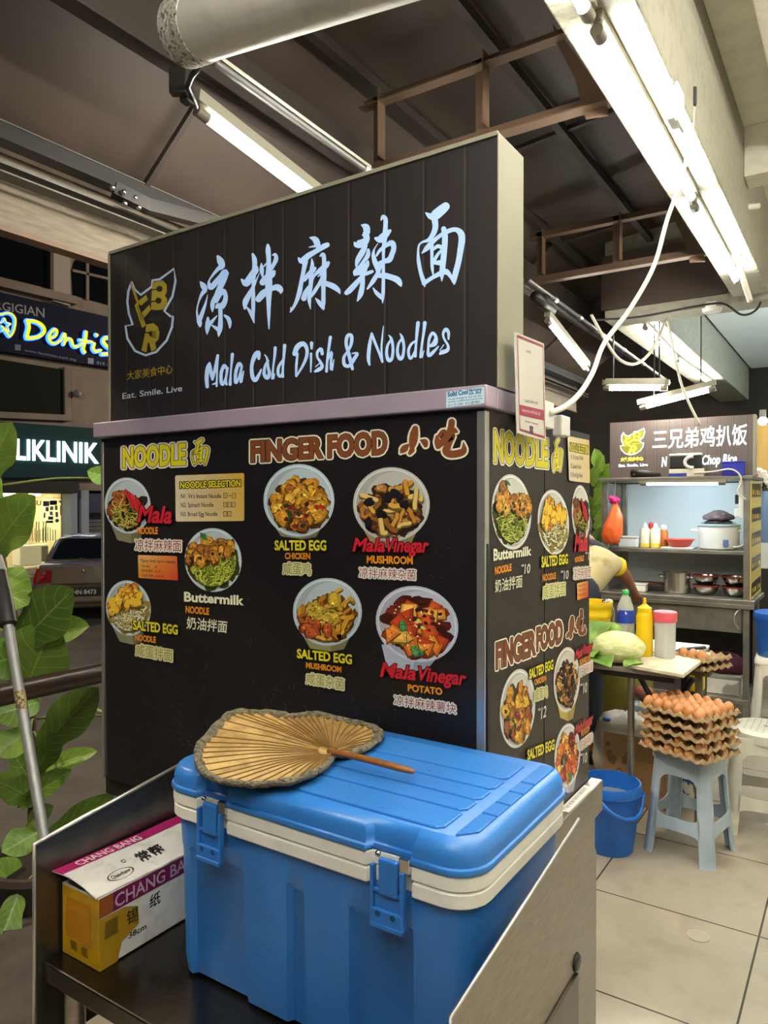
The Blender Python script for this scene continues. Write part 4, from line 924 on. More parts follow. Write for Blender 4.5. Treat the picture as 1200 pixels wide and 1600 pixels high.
# ------------------------------------------------------------------ palm leaf fan lying on the lid
OUT = [(722, 268), (790, 270), (850, 250), (900, 225), (935, 195), (938, 165), (900, 138), (850, 125), (790, 110), (720, 95), (650, 80), (605, 79), (560, 85), (510, 91), (430, 75), (350, 75), (270, 72), (230, 85), (180, 130), (130, 190), (92, 230), (80, 268), (85, 310), (110, 360), (160, 390), (230, 408), (330, 415), (430, 412), (520, 400), (600, 375), (660, 345), (700, 310), (716, 284)]
OUT = cat_rom(OUT, 3)
def fz(x, y):                       # height of the leaf above the lid
    l = max(0, (430 - x) / 350) * max(0, (300 - y) / 230)
    return 1.022 + .030 * l + .006 * max(0, math.sin((x - 400) / 90))
def fp_(x, y, dz=0): return onZ(280 + x / 3, 1090 + y / 3, fz(x, y) + dz)
J = fp_(716, 262, .012)
fo = thing('palm_fan', 'woven palm leaf hand fan with a grey cloth edge lying on the cooler lid', 'hand fan', (J.x, J.y, 1.0135))
edge = [fp_(*p) for p in OUT]
mb = MB(); vs = [J]; fs = []
NR = 8; ring = []
n = len(edge)
for i, e in enumerate(edge):
    row = []
    for k in range(1, NR + 1):
        t = k / NR
        p = J.lerp(e, t * .97); z = (.0030 if i % 2 else -.0030) * min(1, t * 2.2) + .004 * math.sin(t * PI)
        row.append(len(vs)); vs.append(p + V((0, 0, z)))
    ring.append(row)
for i in range(n - 1):
    a, b = ring[i], ring[i + 1]; fs.append([0, a[0], b[0]])
    for k in range(NR - 1): fs.append([a[k], a[k + 1], b[k + 1], b[k]])
mb.add(vs, fs); k0 = len(mb.v)
mb.add([p - V((0, 0, .0016)) for p in vs], fs)
me_f = mat('dry_palm_leaf', '#b89a60', .55, noise_=(26, '#86693a', .35, .72), bump=(90, .25))
blade = obj('leaf_blade', mb, me_f, fo)
# ribs between the pleats
P = Print(lambda x, y: V((0, 0, 0)), (0, 0, 1)); mb = MB()
for i in range(1, n - 1, 2):
    a, b = J.lerp(edge[i], .10) + V((0, 0, .004)), J.lerp(edge[i], .95) + V((0, 0, .0042)); m_ = J.lerp(edge[i], .5) + V((0, 0, .0075))
    mb.tube([a, m_, b], [.0006, .0011, .0012], 5)
obj('pleat_ribs', mb, mat('palm_rib', '#7a5a28', .6), blade)['kind'] = 'stuff'
bd_pts = [J.lerp(e, .985) + V((0, 0, .002 + random.uniform(-.0008, .0008))) for e in edge]
obj('cloth_edge', MB().tube(bd_pts, [.0095 * random.uniform(.8, 1.15) for _ in bd_pts], 8, flat=.6), mat('grey_cloth_edge', '#7c7460', .95, noise_=(110, '#4c483c', .4, .65), bump=(160, .8)), fo, True)
hp = [fp_(700, 250, .014), at(563, 1184, 1), at(613, 1198, 1), at(648, 1206, 1)]
hp = [hp[0]] + [onZ(*q, z) for q, z in (((540, 1179), 1.036), ((575, 1187), 1.036), ((613, 1197), 1.034), ((647, 1206), 1.031))]
ho = obj('handle', MB().tube(spline(hp, 4), [.0058] * 6 + [.0068] * 8 + [.0062, .0058, .004], 10, flat=.8), mat('varnished_cane', '#8a5526', .35, noise_=(40, '#6a3d1a', .4, .7)), fo, True)

# ------------------------------------------------------------------ foil carton beside the cooler
q_ = onZ(155, 1520, ZTAB); BX0, BX1, BY0, BY1 = XW0 + .006, q_.x, q_.y, q_.y + .40
zb_, zt_ = ZTAB + .001, onY(153, 1405, q_.y).z
bxo = thing('foil_carton', 'long white and magenta carton of foil with a yellow taped end beside the cooler', 'carton', ((BX0 + BX1) / 2, BY0, zb_))
M_card = mat('white_carton', '#d0cec8', .55, noise_=(30, '#b9b6ae', .5, .75))
M_tape = mat('yellow_tape', '#c79a12', .25, noise_=(14, '#a87f0e', .4, .65), coat=.4)
th = .003
bm2 = MB().bx((BX0, BY0 + th, zb_), (BX0 + th, BY1, zt_)).bx((BX1 - th, BY0 + th, zb_), (BX1, BY1, zt_)).bx((BX0, BY0 + th, zb_), (BX1, BY1, zb_ + th)).bx((BX0, BY1, zb_), (BX1, BY1 + th, zt_))
bb = obj('carton_body', bm2, M_card, bxo)
obj('taped_end', MB().bx((BX0, BY0, zb_), (BX1, BY0 + th - .0003, zt_ - .002), .0008), M_tape, bxo)
obj('end_edge', MB().bx((BX0, BY0, zt_ - .0018), (BX1, BY0 + th, zt_)), M_card, bxo)
rows = []
for j in range(13):
    Y = BY0 - .004 + (BY1 - BY0 + .004) * j / 12; lift = max(0, 1 - j / 5)
    rows.append([(BX0 - .006 * lift + (BX1 - BX0) * i / 8 + .004 * lift * (i / 8), Y - .012 * lift * (1 - i / 8), zt_ + .003 + (.022 * (1 - i / 8) + .004 * math.sin(i / 8 * PI)) * (1 if j < 12 else .8) + .004 * lift * math.sin(i / 8 * PI)) for i in range(9)])
def flap(i, j):
    i = min(8, max(0, i)); j = min(12, max(0, j)); i0, j0 = min(7, int(i)), min(11, int(j)); u, v_ = i - i0, j - j0
    p = [V(rows[j0][i0]), V(rows[j0][i0 + 1]), V(rows[j0 + 1][i0]), V(rows[j0 + 1][i0 + 1])]
    return (p[0] * (1 - u) + p[1] * u) * (1 - v_) + (p[2] * (1 - u) + p[3] * u) * v_
vs = [p for r in rows for p in r]; fs = [[j * 9 + i, j * 9 + i + 1, (j + 1) * 9 + i + 1, (j + 1) * 9 + i] for j in range(12) for i in range(8)]
lf = obj('lid_flap', MB().add(vs, fs).add([V(p) - V((0, 0, .0016)) for p in vs], fs), M_card, bxo, True)
MAG = H('#9c1c5c')
# flap print: s runs along the carton (0 front .. 1 back), t across (0 left .. 1 right)
PM = lambda s_, t_: flap(t_ * 8, s_ * 12)
P = Print(PM, (.1, 0, 1), off=.0007)
def strip(P, t0, t1, col, n=24, s0=0, s1=1):
    P._add([(s0 + (s1 - s0) * i / n, t) for i in range(n + 1) for t in (t0, .125, t1)], [[i * 3 + k, i * 3 + 3 + k, i * 3 + 4 + k, i * 3 + 1 + k] for i in range(n) for k in (0, 1)], col); P.up()
strip(P, 0, .25, MAG); P.off += .0006
P.text('CHANG BANG', (.085, .215), (.40, .215), .165, H('#e0d5d8'), bold=.012)
P.text('常帮', (.285, .78), (.42, .78), .26, H('#161414'), bold=.02)
P.stroke([(.165 + .062 * math.cos(a), .80 + .10 * math.sin(a), .007) for a in [i * PI / 10 for i in range(21)]], H('#3a3836'), 0, 1)
P.text('Changbang', (.118, .83), (.212, .83), .07, H('#3a3836')); P.text('®', (.215, .62), (.236, .62), .08, H('#3a3836'))
P.build('lid_print', INK, lf)
PS = lambda y, z: V((BX1, y, z))
P = Print(PS, (1, 0, 0), off=.0006)
strip2 = [(BY0, zt_ - .034), (BY1, zt_ - .030), (BY1, zt_), (BY0, zt_)]
P.poly(strip2, H('#6c1644'))
P.text('CHANG BANG', (BY0 + .032, zt_ - .029), (BY0 + .235, zt_ - .027), -.022, H('#b59aa8'), bold=.012)
P.text('纸', (BY0 + .106, zb_ + .060), (BY0 + .130, zb_ + .060), -.024, H('#161414'), bold=.012)
P.text('38cm', (BY0 + .060, zb_ + .028), (BY0 + .098, zb_ + .028), -.010, H('#2a2826'))
P.poly([(BY0, zb_), (BY0 + .036, zb_), (BY0 + .046, zb_ + .03), (BY0 + .082, zb_ + .045), (BY0 + .080, zb_ + .078), (BY0 + .052, zb_ + .089), (BY0, zb_ + .089)], H('#9c7a16'))
P.poly([(BY0, zt_ - .034), (BY0 + .028, zt_ - .034), (BY0 + .028, zt_), (BY0, zt_)], H('#8a4a16'))
P.poly([(BY0 + .010, zb_ + .05), (BY0 + .038, zb_ + .05), (BY0 + .038, zb_ + .08), (BY0 + .012, zb_ + .08)], H('#6a5414'))
P.text('锡', (BY0 + .056, zb_ + .052), (BY0 + .080, zb_ + .052), -.026, H('#161414'), bold=.012)
P.build('side_print', INK, bb)
PE = lambda x, z: V((x, BY0, z))
P = Print(PE, (0, -1, 0), off=.0006)
P.poly([(BX0 + .010, zb_ + .035), (BX1 - .020, zb_ + .035), (BX1 - .024, zb_ + .105), (BX0 + .014, zb_ + .105)], H('#b3780f'))
P.up(); P.off += .0004
P.text('CHANG BANG', (BX0 + .018, zb_ + .085), (BX1 - .028, zb_ + .085), -.012, H('#c98f1c')); P.text('锡  纸', (BX0 + .025, zb_ + .016), (BX1 - .03, zb_ + .014), -.016, H('#77580e'), bold=.02)
P.build('end_print', INK, bb)
obj('foil_roll', MB().tube([(BX0 + .055, BY0 + .012, zb_ + .058), (BX0 + .055, BY1 - .01, zb_ + .058)], .045, 20), mat('foil', '#b8b8b8', .3, .9), bxo, 40)
# ------------------------------------------------------------------ handrail, pole and fig plant on the street side
p0, p1 = onX(-60, 1099, -2.09), onX(165, 1050, -2.09)
rl = thing('handrail', 'brown steel handrail on the street side behind the leaning pole', 'handrail', (-2.09, 1.4, -.02))
zr = (onX(0, 1086, -2.09).z + onX(165, 1050, -2.09).z) / 2
obj('rail', MB().tube([(-2.09, -1.2, zr), (-2.09, 6.5, zr)], .033, 18), mat('brown_rail_paint', '#3a2c24', .3, .2), rl, 40)
for Y in (-.6, 3.6, 6.2): obj('post', MB().tube([(-2.09, Y, -.02), (-2.09, Y, zr - .02)], .028, 12), mat('brown_rail_paint', '#3a2c24'), rl, 40)
pa, pb_ = at(3, 920, 1.75), at(70, 1312, 1.50)
dd = (pb_ - pa).normalized(); pe = pa + dd * ((.0 - pa.z) / dd.z)
po = thing('aluminium_pole', 'aluminium pole with a black grip leaning beside the left wing of the cart', 'pole', pe)
gj = at(21, 985, 1.72)
obj('shaft', MB().tube([pa - dd * .05, pe - dd * .01], .0115, 14), mat('pole_aluminium', '#8f908f', .5, .5), po, 40)
g = MB().tube([pa - dd * .05, pa + dd * .005, pa + dd * .012, pa + dd * .095, pa + dd * .10], [.017, .019, .0205, .0205, .016], 14)
obj('grip', g, M_black, po, 40)
obj('grip_cap', MB().tube([pa - dd * .09, pa - dd * .045], [.013, .0175], 14), mat('grey_plastic', '#8a8a86', .5), po, 40)
lb = at(28, 1095, 1.62); qd = pa + dd * (lb - pa).dot(dd)
obj('paper_label', MB().tube([qd - dd * .022, qd + dd * .022], .0120, 14), mat('paper_label', '#9b8c5c', .6, noise_=(150, '#4a3f28', .5, .55)), po, 40)

def leaf_mat():
    m = bpy.data.materials.new('fig_leaf'); m.use_nodes = True; nt = m.node_tree; N = nt.nodes; L = nt.links; b = N['Principled BSDF']
    uv = N.new('ShaderNodeUVMap'); uv.uv_map = 'UV'; sp = N.new('ShaderNodeSeparateXYZ'); L.new(uv.outputs[0], sp.inputs[0])
    def mth(op, a, v=0.0):
        n = N.new('ShaderNodeMath'); n.operation = op
        for k, q in ((0, a), (1, v)):
            if hasattr(q, 'node'): L.new(q, n.inputs[k])
            else: n.inputs[k].default_value = q
        return n.outputs[0]
    av = mth('ABSOLUTE', mth('SUBTRACT', sp.outputs[1], .5))
    mid = mth('LESS_THAN', av, .018)
    f = mth('FRACT', mth('MULTIPLY', mth('SUBTRACT', sp.outputs[0], mth('MULTIPLY', av, .55)), 6.5))
    side = mth('LESS_THAN', mth('ABSOLUTE', mth('SUBTRACT', f, .5)), .035)
    vein = mth('MAXIMUM', mid, side)
    info = N.new('ShaderNodeObjectInfo'); tc = N.new('ShaderNodeTexCoord'); nz = N.new('ShaderNodeTexNoise'); nz.inputs['Scale'].default_value = 14; L.new(tc.outputs['Object'], nz.inputs['Vector'])
    r = N.new('ShaderNodeValToRGB'); r.color_ramp.elements[0].color = (*H('#5f822e'), 1); r.color_ramp.elements[1].color = (*H('#8aac44'), 1); r.color_ramp.elements[0].position = .3; r.color_ramp.elements[1].position = .75
    L.new(mth('ADD', mth('MULTIPLY', nz.outputs['Fac'], .6), mth('MULTIPLY', info.outputs['Random'], .35)), r.inputs[0])
    mx = N.new('ShaderNodeMix'); mx.data_type = 'RGBA'; L.new(mth('MULTIPLY', vein, .6), mx.inputs[0]); L.new(r.outputs[0], mx.inputs[6]); mx.inputs[7].default_value = (*H('#aebf6a'), 1)
    L.new(mx.outputs[2], b.inputs['Base Color']); b.inputs['Roughness'].default_value = .38
    bp = N.new('ShaderNodeBump'); bp.inputs['Strength'].default_value = .35; bp.inputs['Distance'].default_value = .006; L.new(vein, bp.inputs['Height']); L.new(bp.outputs[0], b.inputs['Normal'])
    return m
M_leaf = leaf_mat()
def leaf(parent, base, tip, width, nrm=None, fold=.22, curl=.12, fiddle=.25, name='leaf', nu=14, nv=8, m=None):
    base, tip = V(base), V(tip); ax = tip - base; Ln = ax.length; x = ax.normalized()
    n = V(nrm) if nrm else (CAM - base).normalized()
    n = (n - x * n.dot(x)).normalized(); y = n.cross(x)
    def wid(u):
        w_ = math.sin(PI * min(1, u ** .78)) ** .62 * (1 - fiddle * math.exp(-((u - .32) / .16) ** 2)) * (.72 + .45 * u)
        return w_ if u < .985 else 0.02
    vs = []; uvs = []; fs = []
    ph = random.uniform(0, 6)
    for i in range(nu + 1):
        u = i / nu
        for j in range(nv + 1):
            v_ = j / nv * 2 - 1; w_ = wid(u) * width / 2
            z = abs(v_) * w_ * fold - curl * Ln * (u - .3) ** 2 + .022 * width * math.sin(u * 13 + ph + (2 if v_ > 0 else 0)) * abs(v_)
            vs.append(base + x * (u * Ln) + y * (v_ * w_) + n * z); uvs.append((u, j / nv))
    for i in range(nu):
        for j in range(nv): a = i * (nv + 1) + j; fs.append([a, a + 1, a + nv + 2, a + nv + 1])
    me = bpy.data.meshes.new(name); me.from_pydata(vs, [], fs); me.update()
    ul = me.uv_layers.new(name='UV')
    for lp in me.loops: ul.data[lp.index].uv = uvs[lp.vertex_index]
    return finish(name, me, m or M_leaf, parent, True, False)
pt = thing('fiddle_leaf_fig', 'potted fiddle leaf fig with broad green leaves behind the handrail', 'potted plant', (-2.62, 1.62, -.55))
pot = obj('pot', MB().lathe([(.14, 0), (.16, .02), (.21, .62), (.22, .64), (.21, .66), (.19, .66), (.18, .60), (0, .60)], (-2.62, 1.62, -.55), 28), mat('dark_clay_pot', '#3b2e28', .7), pt, 40)
obj('soil', MB().lathe([(0, .0), (.165, .0), (.165, .02), (0, .03)], (-2.62, 1.62, .05), 20), mat('soil', '#241b14', .95), pot)
stem = spline([(-2.62, 1.62, .06), at(48, 1330, 2.9), at(52, 1200, 2.75), at(50, 1090, 2.68), at(38, 1000, 2.62), at(10, 900, 2.6), at(-8, 760, 2.58), at(-12, 640, 2.58)])
obj('stem', MB().tube(stem, [.017 - .010 * i / (len(stem) - 1) for i in range(len(stem))], 8), mat('fig_bark', '#5a4a36', .8), pt, True)
M_pet = mat('green_petiole', '#6d7a3a', .6)
LV = [((-22, 752), (14, 662), 62, 2.35), ((-15, 868), (48, 777), 78, 2.4), ((-34, 905), (40, 942), 92, 2.42), ((34, 1004), (108, 924), 84, 2.45), ((70, 992), (134, 978), 44, 2.6), ((38, 1082), (80, 978), 108, 2.5),
      ((62, 1172), (148, 1078), 66, 2.55), ((62, 1096), (-10, 1118), 60, 2.55), ((52, 1210), (92, 1148), 40, 2.6), ((56, 1208), (146, 1172), 34, 2.6), ((28, 1262), (106, 1204), 34, 2.6), ((58, 1252), (-8, 1216), 50, 2.62),
      ((66, 1316), (174, 1244), 40, 2.62), ((60, 1300), (6, 1330), 46, 2.6), ((176, 748), (138, 737), 30, 2.7), ((172, 1120), (152, 1106), 24, 2.75), ((48, 1140), (-6, 1180), 50, 2.55), ((40, 1020), (-20, 1040), 70, 2.5),
      ((46, 1370), (0, 1420), 50, 2.75), ((50, 1350), (96, 1400), 44, 2.75), ((45, 1400), (-10, 1350), 56, 2.75), ((42, 1290), (78, 1262), 34, 2.7), ((14, 930), (-30, 985), 66, 2.5), ((-6, 800), (-40, 735), 60, 2.5), ((52, 1230), (20, 1172), 40, 2.66), ((48, 1440), (4, 1500), 54, 2.7), ((52, 1420), (110, 1462), 44, 2.7), ((46, 1460), (-6, 1440), 46, 2.6), ((44, 1500), (8, 1560), 50, 2.5), ((60, 1500), (20, 1520), 40, 2.5), ((30, 1395), (-12, 1500), 50, 2.55)]
for b_, t_, wpx, dep in LV:
    up = V((0, 0, 1)); nr = (CAM - at(*b_, dep)).normalized() * .8 + up * random.uniform(.0, .35) + V((random.uniform(-.2, .2), random.uniform(-.2, .2), 0))
    bp_ = at(*b_, dep + .05); sp0 = min(stem, key=lambda q_: (q_ - bp_).length)
    if (sp0 - bp_).length > .02: obj('petiole', MB().tube(spline([sp0, sp0.lerp(bp_, .5) + V((0, 0, .015)), bp_], 3), [.005, .005, .0045, .0042, .004, .0038, .0035], 6), M_pet, pt, True)
    leaf(pt, at(*b_, dep + .05), at(*t_, dep - random.uniform(.02, .12)), wpx / FPX * dep * 1.12, nr)
# ------------------------------------------------------------------ the far stall
YP = 5.08
SX0, SX1 = onY(941, 800, YP).x, onY(1172, 800, YP).x
zc = onY(1170, 938, YP).z; zs1 = onY(1170, 862, YP + .06).z; ztp = onY(1172, 743, YP).z
YBK = YP + .52
M_ssteel = mat('stall_steel', '#a5a29a', .36, .85, noise_=(12, '#8f8b83', .35, .7))
fs_ = thing('chicken_rice_stall', 'stainless steel stall with lit shelf and counter in the background on the right', 'food stall', ((SX0 + SX1) / 2, (YP + YBK) / 2, 0))
for X in (SX0 + .02, SX1 - .02):
    for Y in (YP + .02, YBK - .02): obj('post', MB().bx((X - .018, Y - .018, 0), (X + .018, Y + .018, ztp - .03), .003), M_ssteel, fs_)
obj('counter', MB().bx((SX0 + .0, YP - .03, zc - .03), (SX1 + .03, YBK, zc), .004).bx((SX0, YP - .03, zc - .055), (SX1 + .03, YP - .02, zc - .029), .002), M_ssteel, fs_)
zd = onY(1160, 990, YP).z
dr = obj('drawer', MB().bx((SX0 + .045, YP, zd), (SX1 - .045, YP + .36, zc - .06), .004), M_ssteel, fs_)
hp0, hp1 = onY(1150, 955, YP - .008), onY(1153, 985, YP - .008)
obj('handle', MB().tube(spline([onY(1157, 951, YP - .004), onY(1149, 960, YP - .02), onY(1148, 972, YP - .02), onY(1155, 984, YP - .004)]), .006, 8), M_alu, dr, True)
zl2 = onY(1160, 1094, YP).z
obj('low_shelf', MB().bx((SX0, YP, zl2 - .03), (SX1, YBK, zl2), .003).bx((SX0, YP + .04, zl2 - .09), (SX1, YP + .06, zl2 - .04)), M_ssteel, fs_)
obj('back_panel', MB().bx((SX0, YBK - .004, zc), (SX1, YBK, ztp - .03)), mat('pale_back_panel', '#cfdbe0', .4), fs_)
obj('back_panel', MB().bx((SX0, YBK - .004, zl2), (SX1, YBK, zc - .03)), M_dark, fs_)
obj('shelf', MB().bx((SX0 + .04, YP + .06, zs1 - .025), (SX1 - .04, YBK - .005, zs1), .003), M_ssteel, fs_)
ca = obj('canopy_frame', MB().bx((SX0 - .02, YP - .03, ztp - .022), (SX1 + .02, YBK + .02, ztp), .004), mat('dull_frame_steel', '#8a837c', .4, .7), fs_)
side = obj('side_panel', MB().bx((SX1, YP - .01, zc + .005), (SX1 + .008, YBK, ztp - .031)), mat('yellowed_panel', '#b7a25a', .5), fs_)
obj('side_panel', MB().bx((SX0 - .008, YP + .01, zc + .005), (SX0, YBK, ztp - .031)), M_ssteel, fs_)
P = Print(lambda y, z: V((SX1 + .008, y, z)), (1, 0, 0)); hh = (ztp - zc) / 5
for i in range(5):
    z = zc + .02 + i * hh
    P.poly([(YP + .02, z), (YBK - .03, z + .01), (YBK - .03, z + hh * .62), (YP + .02, z + hh * .55)], H('#2a241c'))
    for k in range(4): P.poly([(YP + .05 + k * .11, z + .02), (YP + .13 + k * .11, z + .02), (YP + .12 + k * .11, z + .05), (YP + .05 + k * .11, z + .05)], H(random.choice(('#c9b43a', '#b98a2a', '#8a6a2a'))))
P.build('menu_print', INK, side)
st = fitting(onY(1004, 755, YP - .012), onY(1130, 754, YP - .012), 'cool white tube under the canopy of the far stall, lighting its shelf', True, gap=.012)
rn = thing('sign_box', 'wooden plank sign box with glowing white lettering on top of the far stall', 'shop sign', ((SX0 + SX1) / 2, YP + .05, ztp + .001))
YS2 = YP + .02
q = [onY(953, 660, YS2), onY(1180, 648, YS2)]
zq = (q[0].z + q[1].z) / 2
f2 = obj('sign_face', MB().bx((q[0].x, YS2, ztp + .001), (q[1].x - .012, YS2 + .006, zq)), sign_mat('mauve_plank_print', '#6f635f', '#4c4342', '#857976', .078), rn)
obj('casing', MB().bx((q[0].x, YS2 + .0065, ztp + .001), (q[1].x, YS2 + .10, zq)).bx((q[1].x - .0115, YS2 - .003, ztp + .001), (q[1].x + .004, YS2 + .0062, zq)), mat('cream_casing', '#c5c1ac'), rn)
mapR = lambda x, y: onY(x, y, YS2)
GLOW = attr_mat('glowing_lettering', .5, .45)
P = Print(mapR, FN, off=.0015)
gw = H('#e9fbff')
P.text('三兄弟鸡扒饭', (1020, 702), (1167, 695), 30, gw, hr=33, bold=.012, shear=.06)
P.text('N', (1034, 729), (1042, 728), 14, gw, bold=.03, shear=.15); P.text('en Chop Rice', (1081, 727), (1151, 723), 14, gw, bold=.025, shear=.2)
ox, oy = 969, 669
logo(P, lambda x, y: (ox + (x - 105) * .0735, oy + (y - 128) * .0460), .062, gw, H('#d8cf3a'), H('#5a5417'), H('#6d6a20'))
P.text('大家美食中心', (970, 721), (1005, 719.5), 6, H('#d9d23a'), bold=.05); P.text('Eat. Smile. Live', (967, 729.5), (1012, 728), 4, gw, bold=.03)
P.build('sign_lettering', GLOW, f2)

# things on top of the stall
rt = thing('boxed_appliance', 'black and white appliance box lying on top of the far stall before its sign', 'box', onY(1073, 741, YP - .005))
a, b = onY(1046, 740, YP - .01), onY(1098, 740, YP - .01)
zz = ztp + .001
obj('box_body', MB().bx((a.x, YP - .025, zz), (b.x + .01, YP + .015, zz + .05), .003), mat('cream_box', '#c9c2b0', .5), rt)
obj('black_unit', MB().bx((a.x + .005, YP - .025, zz + .0505), (b.x - .005, YP + .015, zz + .135), .008), M_black, rt)
obj('white_lid', MB().bx((a.x, YP - .027, zz + .1355), (b.x - .004, YP + .016, zz + .15), .004), M_whplas, rt)
obj('handle_ring', MB().tube([(b.x - .06 + .045 * math.cos(t), YP - .029, zz + .092 + .036 * math.sin(t)) for t in [PI * .45 + i * PI / 9 for i in range(11)]], .011, 8), M_whplas, rt, True)
obj('blue_stripe', MB().bx((a.x - .002, YP - .027, zz + .002), (a.x + .11, YP - .0255, zz + .022)), mat('blue_print', '#2a3690', .5), rt)
c = onY(1146, 740, YP - .01)
bb_ = thing('blue_box', 'small deep blue box on the right end of the far stall top', 'box', (c.x, YP, zz))
obj('body', MB().bx((c.x - .065, YP - .028, zz), (c.x + .065, YP + .016, zz + .08), .004), mat('deep_blue', '#1c2aa0', .4), bb_)
obj('lid', MB().bx((c.x - .067, YP - .029, zz + .0805), (c.x + .067, YP + .017, zz + .09), .003), mat('deep_blue', '#1c2aa0'), bb_)
c = onY(1008, 741, YP)
tl = thing('power_tool', 'dark hand tool lying on the left of the far stall top', 'tool', (c.x, YP, zz))
obj('body', MB().tube([(c.x - .09, YP - .005, zz + .03), (c.x - .03, YP, zz + .032), (c.x + .1, YP, zz + .018)], [.028, .024, .012], 10), M_black, tl, True)
obj('grip', MB().tube([(c.x - .06, YP - .01, zz + .03), (c.x - .075, YP - .025, zz + .012)], .014, 8), M_dark, tl, True)
obj('stall_cable', MB().tube(spline([onY(*q_, YP - .035) for q_ in ((1085, 739), (1115, 737), (1140, 733), (1155, 741), (1158, 755), (1152, 770), (1165, 780))]), .006, 6), M_cable_w, None, True)
tag(bpy.data.objects['stall_cable'], 'white cable trailing over the far stall top past the blue box', 'cable')
c = onY(1168, 780, YP + .03)
so = thing('socket_strip', 'white socket strip fixed inside the right post of the far stall', 'socket', (SX1 - .04, YP + .04, c.z - .12))
obj('strip', MB().bx((SX1 - .068, YP + .02, c.z - .12), (SX1 - .040, YP + .06, c.z + .12), .004), M_whplas, so)
obj('plug', MB().bx((SX1 - .09, YP + .025, c.z - .03), (SX1 - .069, YP + .055, c.z + .03), .004), M_black, so)
obj('plug', MB().bx((SX1 - .095, YP + .025, c.z - .11), (SX1 - .069, YP + .055, c.z - .06), .004), M_whplas, so)

# things on the stall shelf
YH = YP + .16
def hx(px): return onY(px, 855, YH).x
zsh = zs1 + .001
M_orange = mat('orange_plastic_bag', '#e0642c', .35, trans=.0, bump=(22, .6))
bg = thing('plastic_bag', 'orange plastic bag with a pink knot hanging in the far stall left corner', 'bag', onY(961, 845, YP - .02))
def pz(px, py, Y=YP - .02): return onY(px, py, Y)
ring_ = []
for px, py, r in ((961, 786, .012), (962, 795, .03), (961, 806, .045), (959, 820, .062), (956, 835, .07), (957, 845, .05), (958, 850, .02)):
    c = pz(px, py); ring_.append([c + V((r * math.cos(t) * (1 + .18 * math.sin(3 * t + py)), r * .75 * math.sin(t), .006 * math.sin(5 * t))) for t in [i * PI / 10 for i in range(20)]])
obj('bag', MB().loft(ring_), M_orange, bg, True)
kb = MB(); c = pz(960, 781)
for k in range(5):
    a = k * 1.25; kb.ball(c + V((.022 * math.cos(a), .018 * math.sin(a), .012 * math.sin(2 * a))), (.02, .014, .018), 8)
obj('knot', kb, mat('pink_plastic', '#c81e78', .4), bg, True)
obj('hook', MB().tube([(c.x, c.y, c.z + .01), (c.x + .01, YP - .03, ztp - .031)], .003, 6), M_alu, bg)
def jar(name, label, cat, px, Y, z, prof, m, parts=(), seg=20, group=None):
    x = onY(px, 855, Y).x; t = thing(name, label, cat, (x, Y, z), 0, group)
    obj('body', MB().lathe(prof, (x, Y, z), seg), m, t, 40)
    for nm, pr, mm in parts: obj(nm, MB().lathe(pr, (x, Y, z), seg), mm, t, 40)
    return t
x = hx(984)
wb = thing('food_container', 'pale plastic food container on the far stall shelf beside the orange bag', 'container', (x, YH, zsh))
obj('body', MB().box((x, YH, zsh + .032), (.13, .12, .064), 0, .008), mat('frosted_plastic', '#c9cfd0', .3), wb)
obj('lid', MB().box((x, YH, zsh + .070), (.136, .126, .010), 0, .003), M_whplas, wb)
M_cream = mat('cream_bottle', '#d9d8bd', .4); M_mayo = mat('yellow_sauce', '#d9b73a', .4)
for px, lab in ((1008, 'cream squeeze bottle on the far stall shelf, the left of the pair'), (1024, 'cream squeeze bottle on the far stall shelf, the right of the pair')):
    jar('squeeze_bottle', lab, 'bottle', px, YH, zsh, [(.03, 0), (.033, .006), (.033, .12), (.026, .132), (.014, .136), (.0, .136)], M_cream, (('cap', [(.016, .1365), (.016, .15), (.004, .172), (0, .172)], M_cream), ('sauce', [(.0334, .004), (.0334, .03), (.0333, .0305), (.0333, .0035)], M_mayo)))
jar('squeeze_bottle', 'red capped bottle on the far stall shelf behind the cream pair', 'bottle', 1017, YH + .08, zsh, [(.03, 0), (.032, .006), (.032, .12), (.014, .136), (0, .136)], mat('orange_sauce', '#b5622a', .4), (('cap', [(.016, .1365), (.016, .16), (.004, .178), (0, .178)], mat('red_plastic', '#b81f24', .4)),))
jar('sauce_bottle', 'orange sauce bottle on the far stall shelf left of the pink bowl', 'bottle', 1037, YH + .04, zsh, [(.027, 0), (.03, .006), (.03, .10), (.02, .125), (0, .125)], mat('orange_sauce', '#b5622a'), (('cap', [(.02, .1255), (.02, .15), (.006, .158), (0, .158)], M_cream),))
x = hx(1062)
jar('plastic_bowl', 'pink plastic bowl on the far stall shelf in front of the rice cooker', 'bowl', 1062, YH, zsh + .0125, [(.05, 0), (.07, .012), (.088, .045), (.098, .048), (.098, .053), (.084, .053), (.066, .016), (0, .012)], mat('pink_bowl', '#d9564c', .35))
tag(obj('tray', MB().box((x - .005, YH, zsh + .006), (.20, .16, .011), 0, .003), M_whplas), 'flat white tray under the pink bowl on the far stall shelf', 'tray')
rc_ = thing('rice_cooker', 'white rice cooker with a brown cloth on its lid on the far stall shelf', 'rice cooker', (hx(1121), YH + .05, zsh))
xx, yy = hx(1121), YH + .05
obj('body', MB().lathe([(.108, 0), (.122, .01), (.128, .12), (.128, .15), (.12, .152), (0, .152)], (xx, yy, zsh), 32), M_whplas, rc_, 40)
obj('rim', MB().lathe([(.131, .1525), (.134, .158), (.134, .166), (.128, .168), (0, .168)], (xx, yy, zsh), 32), mat('pale_blue_rim', '#a9bfd2', .3), rc_, 40)
obj('lid', MB().lathe([(.118, .1685), (.10, .182), (.05, .195), (0, .198)], (xx, yy, zsh), 28), M_chrome, rc_, 40)
